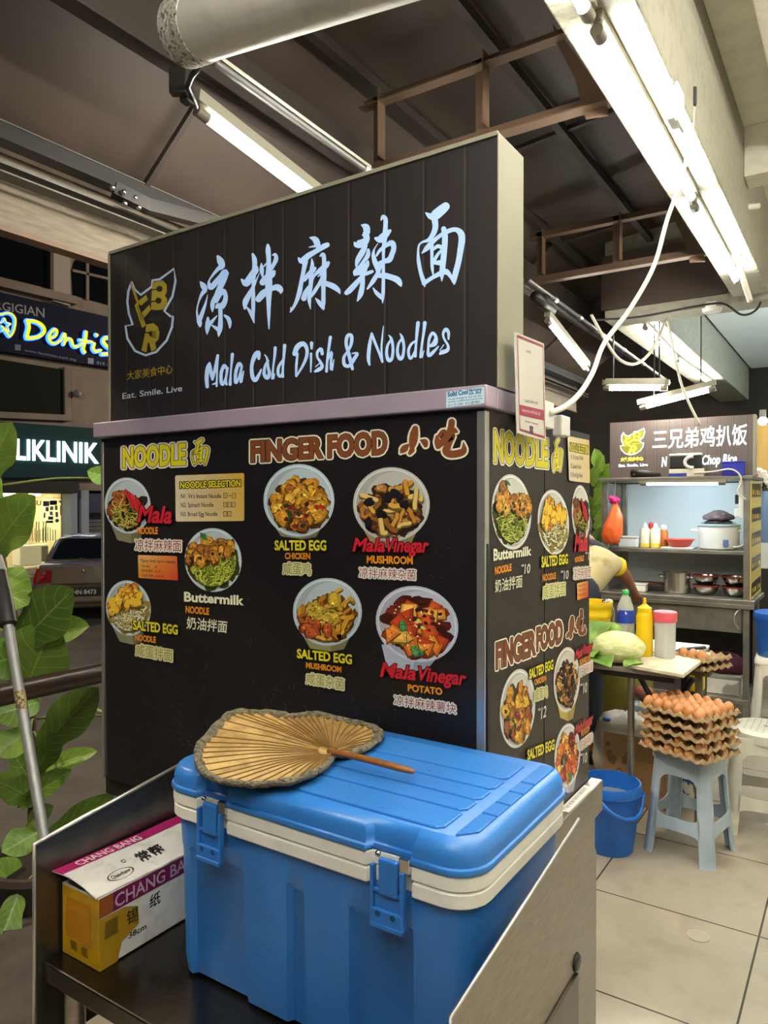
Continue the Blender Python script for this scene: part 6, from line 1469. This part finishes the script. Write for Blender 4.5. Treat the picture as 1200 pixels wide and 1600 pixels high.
for x, y, r in ((952, 1178, 5), (957, 1186, 6), (976, 1187, 5), (980, 1178, 3), (950, 1162, 3)): P.ell(x, y, r, r * 1.3, 0, H('#5f482c'), 14, .2)
for x in (967, 984): P.ell(x, 1204, 4, 4.6, 0, H('#4a3a26'), 16); P.ell(x, 1204, 2.6, 3, 0, H('#8f6f47'), 14)
for i in range(5): P.poly([(968, 1216 + i * 9), (1003, 1217 + i * 9), (1003, 1222 + i * 9), (968, 1221 + i * 9)], H('#6f5332'))
P.build('box_print', INK, kb2)
sk_ = thing('plastic_sack', 'white translucent sack slumped behind the cardboard box', 'sack', (-1.12, 3.98, 0))
rr = []
sc_ = onY(972, 1150, 3.95)
for i, (r, z) in enumerate(((.15, 0), (.165, .08), (.16, .18), (.15, .26), (.12, .305), (.06, .325), (.01, .33))):
    rr.append([(sc_.x + r * math.cos(t) * (1 + .05 * math.sin(4 * t + i)), 4.0 + r * .75 * math.sin(t), z + .012 * math.sin(3 * t + i) * (1 if 0 < z else 0)) for t in [q_ * PI / 12 for q_ in range(24)]])
obj('sack', MB().loft(rr), mat('white_sack', '#b9b5a8', .45, noise_=(5, '#9c9888', .4, .7), bump=(12, .6)), sk_, True)
obj('blue_cap', MB().tube([onY(948, 1122, 3.9), onY(948, 1126, 3.9)], .02, 10), mat('barrel_blue', '#1f56a4'), sk_, True)
gx = onY(957, 1080, 4.25).x
gc = thing('gas_cylinder', 'olive yellow gas cylinder standing under the work table', 'gas cylinder', (gx, 4.52, 0))
M_gas = mat('olive_cylinder_paint', '#77702a', .4, .2, noise_=(5, '#5f5a24', .4, .7))
obj('body', MB().lathe([(.12, 0), (.155, .03), (.16, .06), (.16, .40), (.15, .46), (.10, .51), (.03, .53), (0, .53)], (gx, 4.52, .02), 32), M_gas, gc, 40)
obj('collar', MB().lathe([(.075, .51), (.085, .54), (.085, .66), (.08, .66), (.08, .53)], (gx, 4.52, .02), 24, caps=False), M_gas, gc, 40); obj('foot_ring', MB().lathe([(.125, 0), (.125, .05)], (gx, 4.52, 0), 24, caps=False), M_gas, gc)
yc = onY(1080, 1066, 3.9); yt_ = thing('yellow_can', 'yellow plastic can under the table near the egg trays', 'can', (yc.x, 3.95, 0))
obj('body', MB().bx((yc.x - .05, 3.9, yc.z - .05), (yc.x + .05, 4.0, yc.z + .05), .01), M_yel, yt_); obj('base', MB().bx((yc.x - .055, 3.9, 0), (yc.x + .055, 4.0, yc.z - .051), .004), M_dark, yt_)
pc = onY(1005, 1105, 4.2); tag(obj('plastic_crate', MB().bx((pc.x - .06, 4.15, .0), (pc.x + .12, 4.4, pc.z - .02), .01).bx((pc.x - .065, 4.145, pc.z - .019), (pc.x + .125, 4.405, pc.z + .02), .006), mat('pale_blue_plastic', '#8ea0b4', .45)), 'pale blue plastic crate under the work table behind the crossed legs', 'crate')
rd = onY(995, 1075, 4.25); tag(obj('red_bag', MB().ball((rd.x + .03, 4.28, pc.z + .063), (.06, .05, .040), 14), mat('red_bag_plastic', '#8e4a3a', .5, bump=(20, .6)), None, True), 'red bag lying on the pale blue crate under the work table', 'bag')
tin = onY(1076, 1240, 3.78); tn = thing('paint_tub', 'small white tub with a blue printed label on the floor behind the stool', 'tub', (tin.x, 3.82, 0))
obj('body', MB().lathe([(.085, 0), (.095, .16), (.1, .165), (.1, .19), (0, .19)], (tin.x, 3.82, 0), 24), M_whplas, tn, 40); obj('label', MB().lathe([(.0868, .02), (.0935, .13)], (tin.x, 3.82, 0), 24, caps=False), mat('tub_label', '#2c4a92', .5, noise_=(18, '#d3ccba', .5, .55)), tn, True)
dc = onZ(1091, 1463, 0); tag(obj('floor_drain', MB().lathe([(.036, 0), (.036, .002), (.028, .003), (.026, .002), (0, .002)], dc + V((0, 0, .0005)), 24), mat('worn_cap', '#958e80', .5)), 'small round drain cover set in the floor tiles', 'drain')

# ------------------------------------------------------------------ the cook at the far stall
def skin(verts, edges, radii, name, m, parent, root=0, sub=2):
    me = bpy.data.meshes.new('t'); me.from_pydata(verts, edges, []); o = bpy.data.objects.new('t', me); COL.objects.link(o)
    md = o.modifiers.new('s', 'SKIN'); md.use_smooth_shade = True
    for i, r in enumerate(radii):
        sv = me.skin_vertices[0].data[i]; sv.radius = (r, r) if not isinstance(r, tuple) else r; sv.use_root = i == root
    o.modifiers.new('u', 'SUBSURF').levels = sub; o.modifiers['u'].render_levels = sub
    bpy.context.view_layer.update(); e = o.evaluated_get(bpy.context.evaluated_depsgraph_get())
    m2 = bpy.data.meshes.new_from_object(e); m2.name = name; bpy.data.objects.remove(o); m2.materials.clear()
    return finish(name, m2, m, parent, True, False)
hpX, hpY = -1.40, 4.05
pn = thing('person', 'person in a yellow sleeved shirt and dark apron bending over the far stall counter', 'person', (hpX, hpY, 0))
sh = at(957, 880, 4.32); el = at(977, 900, 4.42); hand = at(990, 924, 4.60)
neck = V((hpX + .02, 4.36, 1.205)); chest = V((hpX + .01, 4.25, 1.09)); waist = V((hpX, 4.13, .96)); hip = V((hpX, 4.06, .86))
head = V((hpX - .09, 4.47, 1.30)); shL = V((hpX - .17, 4.30, 1.12)); elL = V((hpX - .24, 4.45, .95)); haL = V((hpX - .15, 4.62, .90))
hL, kL, fL = hip + V((-.09, 0, -.04)), V((hpX - .11, 4.10, .46)), V((hpX - .11, 4.04, .07)); hR, kR, fR = hip + V((.09, 0, -.04)), V((hpX + .11, 4.12, .46)), V((hpX + .12, 4.05, .07))
sh = V((hpX + .17, 4.30, 1.13)).lerp(sh, .75)
vs = [hip, waist, chest, neck, neck.lerp(head, .5), shL, elL, haL, sh, el, hand, hL, kL, fL, fL + V((0, .15, -.03)), hR, kR, fR, fR + V((0, .15, -.03))]
ed = [(0, 1), (1, 2), (2, 3), (3, 4), (2, 5), (5, 6), (6, 7), (2, 8), (8, 9), (9, 10), (0, 11), (11, 12), (12, 13), (13, 14), (0, 15), (15, 16), (16, 17), (17, 18)]
rd_ = [.11, .105, .115, .055, .05, .05, .038, .026, .05, .038, .026, .075, .052, .038, .03, .075, .052, .038, .03]
n0 = len(vs)
# hands with palm, thumb and four fingers
for wi, hv, dr_ in ((7, haL, (haL - elL).normalized()), (10, hand, (hand - el).normalized())):
    side_ = dr_.cross(V((0, 0, 1))).normalized(); pm = hv + dr_ * .045; base = len(vs); vs.append(pm); rd_.append(.026); ed.append((wi, base))
    for k in range(4):
        kn_ = pm + dr_ * .035 + side_ * (k - 1.5) * .018; t1_ = kn_ + dr_ * .022 + V((0, 0, -.008)); t2_ = t1_ + dr_ * (.014 + .006 * (k in (1, 2))) + V((0, 0, -.018)); b0 = len(vs); vs += [kn_, t1_, t2_]; rd_ += [.0095, .0088, .0075]; ed += [(base, b0), (b0, b0 + 1), (b0 + 1, b0 + 2)]
    b0 = len(vs); vs += [pm + side_ * -.03 + dr_ * .005, pm + side_ * -.045 + dr_ * .028]; rd_ += [.011, .009]; ed += [(base, b0), (b0, b0 + 1)]
M_skin = mat('brown_skin', '#8a5a3e', .55); 
body_ = skin(vs, ed, rd_, 'body', M_skin, pn)
fd = V((.25, .75, -.62)).normalized(); upv = V((.05, .6, .8)).normalized()
hm = MB(); b = bmesh.new(); bmesh.ops.create_uvsphere(b, u_segments=28, v_segments=20, radius=1)
rtv = fd.cross(upv).normalized(); upv = rtv.cross(fd)
for v_ in b.verts:
    x, y, z = v_.co; k = 1 - .28 * max(0, -z) ** 1.5
    nx_ = x * .072 * k; ny_ = y * .092 * (1 - .12 * max(0, -z)); nz_ = z * .112
    if y > .6:
        if abs(x) < .22 and -.35 < z < .15: ny_ += .020 * (1 - abs(x) / .22) * (1 - abs(z + .12) / .28 if abs(z + .12) < .28 else 0)
        if .15 < abs(x) < .55 and .0 < z < .25: ny_ -= .008
        if abs(x) < .35 and -.62 < z < -.48: ny_ += .006
    v_.co = head + rtv * nx_ + fd * ny_ + upv * nz_
hm.bm(b)
for s_ in (-1, 1): hm.ball(head + rtv * s_ * .073 - fd * .005 - upv * .005, (.012, .02, .03), 10)
obj('head', hm, M_skin, pn, True)
eyes = MB()
for s_ in (-1, 1): eyes.ball(head + rtv * s_ * .03 + fd * .080 + upv * .012, .011, 10)
obj('eyes', eyes, mat('dark_eyes', '#1c1410', .3), pn, True)
hr2 = MB(); b = bmesh.new(); bmesh.ops.create_uvsphere(b, u_segments=24, v_segments=16, radius=1)
for v_ in list(b.verts):
    x, y, z = v_.co
    v_.co = head + rtv * x * .079 + fd * (y * .098 - .012) + upv * (z * .112 + .014)
bmesh.ops.delete(b, geom=[v_ for v_ in b.verts if (v_.co - head).dot(upv) < -.03 or ((v_.co - head).dot(fd) > .06 and (v_.co - head).dot(upv) < .075)], context='VERTS')
obj('hair', hr2.bm(b), mat('black_hair', '#14110f', .6), pn, True)
skin([hip + V((0, 0, .02)), waist, chest, neck - V((0, .03, .03)), shL, shL.lerp(elL, .45), sh, sh.lerp(el, .42)], [(0, 1), (1, 2), (2, 3), (2, 4), (4, 5), (2, 6), (6, 7)], [.13, .128, .14, .075, .068, .058, .068, .058], 'shirt', mat('beige_shirt', '#b5a67c', .85, noise_=(9, '#8d8060', .5, .7)), pn)
skin([shL.lerp(elL, -.04), shL.lerp(elL, .55)], [(0, 1)], [.076, .066], 'yellow_sleeve', mat('yellow_cloth', '#d6b80c', .8), pn, sub=2)
skin([sh.lerp(el, .02), sh.lerp(el, .62)], [(0, 1)], [.078, .068], 'yellow_sleeve', mat('yellow_cloth', '#d6b80c'), pn)
skin([shL + V((.02, .0, .03)), neck - V((0, .02, .015)), sh + V((-.02, 0, .03))], [(0, 1), (1, 2)], [.062, .078, .062], 'shoulder_yoke', mat('navy_cloth', '#20242e', .85), pn)
skin([waist + V((0, 0, -.03)), hip, hL, kL, fL + V((0, 0, .03)), hR, kR, fR + V((0, 0, .03))], [(0, 1), (1, 2), (2, 3), (3, 4), (1, 5), (5, 6), (6, 7)], [.138, .14, .095, .072, .06, .095, .072, .06], 'trousers', mat('navy_cloth', '#20242e'), pn, 1)
skin([fL + V((0, -.04, -.03)), fL + V((0, .06, -.035)), fL + V((0, .17, -.042))], [(0, 1), (1, 2)], [.04, .042, .032], 'shoe', M_black, pn); skin([fR + V((0, -.04, -.03)), fR + V((0, .06, -.035)), fR + V((0, .17, -.042))], [(0, 1), (1, 2)], [.04, .042, .032], 'shoe', M_black, pn)
skin([waist.lerp(chest, .45) + V((.01, -.01, .0)), waist + V((.01, -.01, .0)), hip + V((.0, -.01, -.02)), hip + V((.0, .0, -.25))], [(0, 1), (1, 2), (2, 3)], [.146, .148, .156, .165], 'apron', mat('dark_apron', '#1b2130', .8), pn)
# ------------------------------------------------------------------ across the street
XBD = -16.0
mapB = lambda x, y: onX(x, y, XBD)
M_wall = mat('street_wall', '#8a8076', .85, noise_=(1.3, '#776e65', .35, .7))
ya, yb3 = onX(-260, 700, XBD).y, 40.0
bu = thing('shophouse_building', 'old shophouse building across the street with dark windows', 'building', (XBD - 2, 14, -.55))
zw0 = onX(60, 765, XBD).z
obj('wall', MB().bx((XBD - 4, ya, zw0), (XBD, yb3, 12)), M_wall, bu)
_b = mapB(240, 800); obj('wall', MB().bx((XBD - 4, _b.y + .001, -.55), (XBD, yb3, zw0)), M_wall, bu)
_b = mapB(-60, 800); obj('wall', MB().bx((XBD - 4, ya, -.55), (XBD, _b.y - .001, zw0)), M_wall, bu)
M_nglass = mat('dark_window_glass', '#0d0f10', .08)
def wallbox(name, q, d, m, parent, back=.0):
    p = [mapB(*c) for c in q]; return obj(name, MB().prism([c + V((back, 0, 0)) for c in p], (d, 0, 0)), m, parent)
def rect(x0, x1, y0_, z1_px):  # upright rectangle on the facade from pixel columns and heights at the left column
    pass
wn = wallbox('window', [(-60, 330), (80, 372), (80, 452), (-60, 418)], .02, M_nglass, bu)
wallbox('ledge', [(-60, 424), (112, 466), (112, 478), (-60, 438)], .25, M_wall, bu)
wallbox('ledge', [(100, 482), (240, 510), (240, 524), (100, 496)], .12, M_wall, bu)
wallbox('pilaster', [(78, 368), (104, 376), (104, 480), (78, 472)], .15, mat('pale_pilaster', '#a39c94', .8), bu)
arch = [(114, 462), (112, 425), (116, 408), (128, 399), (145, 397), (172, 404), (215, 416), (215, 486), (172, 478)]
aw_ = wallbox('window', arch, .02, M_nglass, bu)
wallbox('mullion', [(133, 400), (137, 400), (137, 470), (133, 469)], .06, M_wall, aw_); wallbox('mullion', [(112, 421), (215, 445), (215, 449), (112, 425)], .06, M_wall, aw_)
w3 = wallbox('window', [(-60, 552), (100, 578), (102, 648), (-60, 640)], .02, mat('dusky_glass', '#23261f', .12), bu)
wallbox('sill', [(-60, 641), (108, 649), (108, 658), (-60, 651)], .12, M_wall, bu)
wallbox('frame', [(98, 574), (107, 576), (108, 650), (99, 649)], .08, M_wall, bu)
P = Print(lambda x, y: mapB(x, y) + V((.02, 0, 0)), (1, 0, 0), off=.004)
# lower floor: pillars, shutter, dark beam above the shop front
wallbox('soffit_beam', [(-60, 750), (112, 754), (112, 771), (-60, 770)], .3, M_dark, bu)
zg = -.15
def pillar(x0, x1, m, d=.35):
    a, b = mapB(x0, 800), mapB(x1, 800); return obj('pillar', MB().bx((XBD - .3, a.y, zg), (XBD + d - .3, b.y, zw0)), m, bu)
M_pill = mat('pale_blue_pillar', '#8c9aae', .6)
pillar(109, 119, M_pill); pillar(125, 137, M_pill)
a, b = mapB(137.5, 800), mapB(240, 800)
sh_ = obj('roller_shutter', MB().bx((XBD - .35, a.y, zg), (XBD - .31, b.y, zw0)), mat('grey_shutter', '#5f6066', .5, .4), bu)
mb = MB(); z = zg + .05
while z < zw0: mb.bx((XBD - .309, a.y, z), (XBD - .29, b.y, z + .05)); z += .1
obj('shutter_slats', mb, mat('grey_shutter', '#5f6066'), sh_)
obj('shutter_box', MB().bx((XBD - .3, a.y, mapB(140, 770).z - .5), (XBD - .1, b.y, mapB(140, 770).z), .01), mat('navy_box', '#1f2a52', .5), sh_)
a, b = mapB(119, 800), mapB(125, 800); obj('side_wall', MB().bx((XBD - .9, a.y, zg), (XBD - .8, b.y, zw0)), M_dark, bu)
# lit clinic shop front
a, b = mapB(-60, 800), mapB(108, 800)
zdoor = mapB(60, 771).z
cl2 = thing('clinic_shopfront', 'brightly lit cream clinic interior behind a glass front across the street', 'shop front', (XBD - .5, (a.y + b.y) / 2, zg))
obj('interior_wall', MB().bx((XBD - 1.6, a.y, zg), (XBD - 1.5, b.y + .1, zdoor)), mat('cream_clinic_wall', '#d9cda6', .8), cl2)
obj('interior_ceiling', MB().bx((XBD - 1.5, a.y, zdoor), (XBD - .1, b.y, zdoor + .06)), mat('cream_clinic_wall', '#d9cda6'), cl2)
obj('interior_floor', MB().bx((XBD - 1.5, a.y, zg), (XBD - .1, b.y, zg + .12)), mat('pale_step', '#a59c88', .6), cl2)
obj('side_wall', MB().bx((XBD - 1.5, b.y, zg), (XBD - .32, b.y + .1, zdoor)), mat('cream_clinic_wall', '#d9cda6'), cl2)
obj('ceiling_lamp', MB().bx((XBD - 1.0, a.y + .3, zdoor - .05), (XBD - .7, b.y - .3, zdoor - .01)), mat('clinic_lamp', '#fff2cf', .5, emit=10, ecol=(1, .88, .62)), cl2)
P = Print(lambda x, y: onX(x, y, XBD - .34), (1, 0, 0), off=.004)
gl = obj('glass_pane', MB().bx((XBD - .36, a.y, zg + .12), (XBD - .34, b.y, zdoor)), mat('shop_glass', '#e8f0ee', .03, trans=.95), cl2)
for q, c in (([(67, 783), (77, 783), (77, 791), (67, 791)], '#7488a8'), ([(77.5, 782), (89, 782), (89, 789), (77.5, 789)], '#2f2d52'), ([(71, 792), (76, 792), (76, 799), (71, 799)], '#8ea2b5'), ([(78, 791), (83.5, 791), (83.5, 797), (78, 797)], '#9ab0c2'), ([(85.5, 790), (90, 790), (90, 797), (85.5, 797)], '#b5a58c'),
             ([(93.5, 790), (99, 789), (99.5, 805), (93.7, 805)], '#a33a3a'), ([(77.5, 799), (82.5, 799), (82.5, 805), (77.5, 805)], '#9ab5c8'), ([(86.5, 800), (90.5, 800), (90.5, 808), (86.5, 808)], '#a58f80'), ([(75, 807), (83, 807), (83, 812), (75, 812)], '#3a3a68'), ([(72, 813.5), (83, 813.5), (83, 817), (72, 817)], '#34345c'), ([(37.5, 806), (51, 803), (51.5, 813), (38, 816)], '#3a549c'), ([(68.5, 801), (71, 801), (70.5, 809), (68, 809)], '#2a2a30'), ([(92, 782), (98, 781.5), (98, 785), (92, 785.5)], '#b9b3a0')):
    P.poly(q, H(c))
P.ell(89, 813.5, 3, 3, 0, H('#6a93a8'), 14)
P.text('KLINIK SU', (14, 789), (64, 789.5), 7, H('#4a463a'), bold=.02); P.text('Waktu Perniagaan', (71, 779), (98, 779), 2, H('#3a3830'))
for i in range(14): P.poly([(34 + i * 4, 829 - 6 * abs(math.sin(i * .5))), (35.2 + i * 4, 829 - 6 * abs(math.sin(i * .5))), (35.2 + i * 4, 845), (34 + i * 4, 845)], H('#8f846a'))
for x in (56, 60, 67, 71): P.poly([(x, 815), (x + 1.4, 815), (x + 1.4, 848), (x, 848)], H('#6e675a'))
P.build('window_stickers', INK, gl)
sf = onX(46, 870, XBD - 1.0); so_ = thing('reception_counter', 'white and grey reception counter inside the lit clinic', 'counter', (XBD - 1.0, sf.y, zg + .121))
a1, b1 = onX(27, 850, XBD - 1.0), onX(66, 850, XBD - 1.0)
zz1 = onX(60, 851, XBD - 1.0).z
obj('counter', MB().bx((XBD - 1.25, a1.y, zg + .121), (XBD - .9, b1.y + .3, zz1), .02), M_whplas, so_); obj('counter_front', MB().bx((XBD - .899, a1.y + .55, zg + .2), (XBD - .88, b1.y + .25, zz1 - .04)), mat('grey_front', '#55564f', .5), so_)
# clinic sign
q = [(-70, 655), (156, 671), (156, 746), (-70, 747)]
sgc = thing('clinic_sign', 'dark teal clinic sign board with glowing white letters across the street', 'shop sign', mapB(40, 747))
fc = wallbox('board', q, .20, mat('teal_board', '#143a40', .7, spec=.2), sgc)
mapC = lambda x, y: onX(x, y, XBD + .2)
P = Print(mapC, (1, 0, 0), off=.03)
P.text('POLIKLINIK', (-20, 715.5), (151.5, 723.5), 31, H('#f2ffff'), hr=30, bold=.022)
P.build('lit_letters', attr_mat('lit_clinic_letters', .5, 1.6), fc)
# dental sign
q = [(-70, 444), (230, 512), (230, 585), (-70, 541)]
sgd = thing('dental_sign', 'navy dental sign with yellow neon lettering and blue glow across the street', 'shop sign', mapB(60, 552))
fd_ = wallbox('board', q, .18, mat('navy_board', '#0d1330', .7, spec=.15), sgd)
mapD = lambda x, y: onX(x, y, XBD + .18)
NEON = "270,410,36 283,480,36 265,560,36 265,590,36;265,412,34 350,420,34 420,460,34 445,520,34 400,570,34 330,590,34 275,592,34;500,595,26 560,570,26 575,520,26 550,500,26 510,540,26 490,590,26 520,640,26 570,645,26 620,610,24;620,605,20 655,545,24 662,590,26 650,655,26;655,640,22 690,600,26 725,610,26 745,670,26 790,680,26 835,645,20;880,530,30 870,620,30 850,700,30 865,738,30;815,612,24 880,625,24 940,632,24;965,650,28 955,700,28 980,730,28 1035,718,22;988,556,28 994,562,28;1150,590,32 1080,590,32 1060,630,32 1100,680,32 1140,710,32 1130,750,32 1045,760,28;1240,600,28 1232,690,28 1215,760,28 1240,800,28;1190,680,24 1240,690,24 1300,700,24"
TOOTH = "-120,350,20 -60,330,20 0,345,20 50,332,20 100,340,20 138,385,20 140,450,20 120,530,20 85,575,20 55,540,20 20,490,20 0,470,20"
STAR = "-30,430,12 10,425,12 28,385,12 50,430,12 95,445,12 62,470,12 78,530,12 35,495,12 0,520,12"
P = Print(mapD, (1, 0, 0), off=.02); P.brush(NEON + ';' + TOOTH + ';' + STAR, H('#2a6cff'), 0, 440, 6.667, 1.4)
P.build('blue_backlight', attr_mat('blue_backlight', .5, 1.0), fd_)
P = Print(mapD, (1, 0, 0), off=.08); P.brush(NEON + ';' + TOOTH + ';' + STAR, H('#e8ee10'), 0, 440, 6.667)
P.build('yellow_letters', attr_mat('yellow_letters', .5, .22), fd_)
P = Print(mapD, (1, 0, 0), off=.006)
gy2 = H('#8b8d9c')
P.text('PERGIGIAN', (-28, 479), (69, 496), 12, gy2, hr=14, bold=.015); P.text('www.dentistax.com.my', (38, 549), (119, 564.5), 4.4, H('#5f6a9a'), bold=.01); P.text('019 - 221', (151, 569), (182, 574), 4.5, H('#5f6a9a'), bold=.01)
P.build('small_print', INK, fd_); P = Print(mapD, (1, 0, 0), off=.006)
for x, y in ((28, 543), (142, 564)): P.poly([(x - 5, y - 5), (x + 4, y - 4), (x + 4, y + 5), (x - 5, y + 4)], H('#6a6f8f'))
P.build('contact_icons', INK, fd_)
cm = mapB(116, 616); cam_t = thing('security_camera', 'small security camera on the wall between the two street signs', 'camera', cm)
obj('dome', MB().ball(cm + V((.12, 0, 0)), .10, 12), mat('camera_white', '#7d828f', .4), cam_t, True); obj('mount', MB().tube([cm, cm + V((.1, 0, 0))], .06, 10), mat('camera_white', '#7d828f'), cam_t)
struct('trim_8', MB().bx((-20, ya, -.56), (-15.3, yb3, -.151)), mat('far_pavement', '#7b7468', .8))

# ------------------------------------------------------------------ parked car seen from behind
cc0 = at(131, 970, 12.4); cz = -.549
ang = math.atan2(ray(150, 800).y, ray(150, 800).x) - PI / 2 - .14       # heading along the view
car = thing('car', 'beige saloon car parked across the street, seen from behind', 'car', (cc0.x, cc0.y, cz), ang)
M_paint = mat('beige_car_paint', '#8d8272', .28, .6, coat=.6)
def sec(y, pts): return [V((x, y, z)) for x, z in pts] + [V((-x, y, z)) for x, z in reversed(pts)]
rings = [sec(.00, [(.0, .30), (.60, .32), (.74, .42), (.76, .60), (.72, .74), (.66, .93), (.0, .96)]),
         sec(.06, [(.0, .24), (.66, .26), (.80, .38), (.82, .60), (.78, .78), (.70, .97), (.0, 1.0)]),
         sec(.45, [(.0, .20), (.74, .22), (.84, .36), (.85, .62), (.82, .82), (.74, 1.0), (.0, 1.04)]),
         sec(1.5, [(.0, .20), (.78, .22), (.85, .36), (.86, .62), (.84, .84), (.76, .98), (.0, 1.0)]),
         sec(3.0, [(.0, .20), (.78, .22), (.85, .36), (.86, .60), (.83, .80), (.74, .93), (.0, .96)]),
         sec(4.0, [(.0, .22), (.70, .24), (.82, .36), (.82, .52), (.78, .68), (.66, .78), (.0, .82)]),
         sec(4.3, [(.0, .28), (.55, .30), (.70, .40), (.70, .50), (.66, .60), (.5, .66), (.0, .68)])]
obj('body', MB().loft(rings), M_paint, car, 45, local=True)
roof = [sec(.42, [(.0, 1.0), (.68, .99), (.70, 1.0), (.70, 1.01), (.66, 1.02), (.3, 1.03), (.0, 1.03)]),
        sec(.95, [(.0, 1.0), (.72, .98), (.70, 1.10), (.62, 1.34), (.56, 1.38), (.3, 1.41), (.0, 1.42)]),
        sec(1.5, [(.0, 1.0), (.74, .98), (.71, 1.12), (.62, 1.39), (.56, 1.43), (.3, 1.46), (.0, 1.47)]),
        sec(2.3, [(.0, .98), (.74, .97), (.70, 1.10), (.60, 1.36), (.54, 1.40), (.3, 1.43), (.0, 1.44)]),
        sec(3.1, [(.0, .94), (.72, .93), (.70, .94), (.68, .95), (.6, .96), (.3, .96), (.0, .96)])]
obj('cabin', MB().loft(roof), mat('blue_light_tinted_roof', '#8d8d90', .25, .6, coat=.6), car, 45, local=True)  # bluish light on the cabin is mixed into its paint colour
gq_ = [V((-.58, .44, 1.045)), V((.58, .44, 1.045)), V((.50, .90, 1.365)), V((-.50, .90, 1.365))]
nn = (gq_[1] - gq_[0]).cross(gq_[3] - gq_[0]).normalized(); nn = nn if nn.y < 0 else -nn
obj('rear_window', MB().prism([p + nn * .012 for p in gq_], nn * .012), mat('car_glass', '#06080a', .04, coat=1), car, local=True)
for s_ in (-1, 1):
    lt = [V((s_ * x, -.035 + y, z)) for x, y, z in ((.50, .02, .90), (.735, .05, .93), (.80, .07, .74), (.775, .04, .66), (.52, -.0, .70))]
    tl_ = obj('tail_light', MB().prism(lt, (0, .10, 0)), mat('red_lens', '#8d1418', .12, coat=1), car, local=True)
    obj('lens_ring', MB().tube([V((s_ * .65, -.045, .80)), V((s_ * .65, -.01, .80))], [.05, .055], 16), mat('bright_red_lens', '#a8171c', .15, coat=1), tl_, local=True)
    for y in (.78, 3.45):
        wh = obj('wheel', MB().tube([V((s_ * .62, y, .30)), V((s_ * .83, y, .30))], [.29, .29], 28), mat('tyre', '#141313', .8), car, 40, local=True)
        obj('hubcap', MB().tube([V((s_ * .831, y, .30)), V((s_ * .838, y, .30))], [.19, .18], 20), M_alu, wh, local=True)
    obj('mirror', MB().ball((s_ * .92, 2.55, 1.0), (.09, .05, .06), 12), M_paint, car, True, local=True)
obj('bumper', MB().box((0, .0, .42), (1.5, .16, .17), 0, .05, seg=4), M_paint, car, 40, local=True); obj('plate_recess', MB().box((0, -.075, .545), (.60, .05, .17), 0, .01), M_dark, car, local=True)
pl_ = obj('number_plate', MB().box((0, -.105, .53), (.50, .012, .13), 0, .004), M_black, car, local=True)
obj('trunk_seam', MB().box((0, -.012, .66), (1.02, .02, .008)), M_dark, car, local=True)
obj('badge', MB().ball((0, -.012, .87), (.035, .012, .03), 12), M_chrome, car, True, local=True)
Mc = ROOT[car.name]
P = Print(lambda x, z: Mc @ V((x, -.112, z)), Mc.to_3x3() @ V((0, -1, 0)), off=.002)
P.text('BHN 8473', (-.21, .495), (.21, .495), -.07, H('#c9c9c4'), bold=.02)
P.build('plate_characters', INK, pl_)
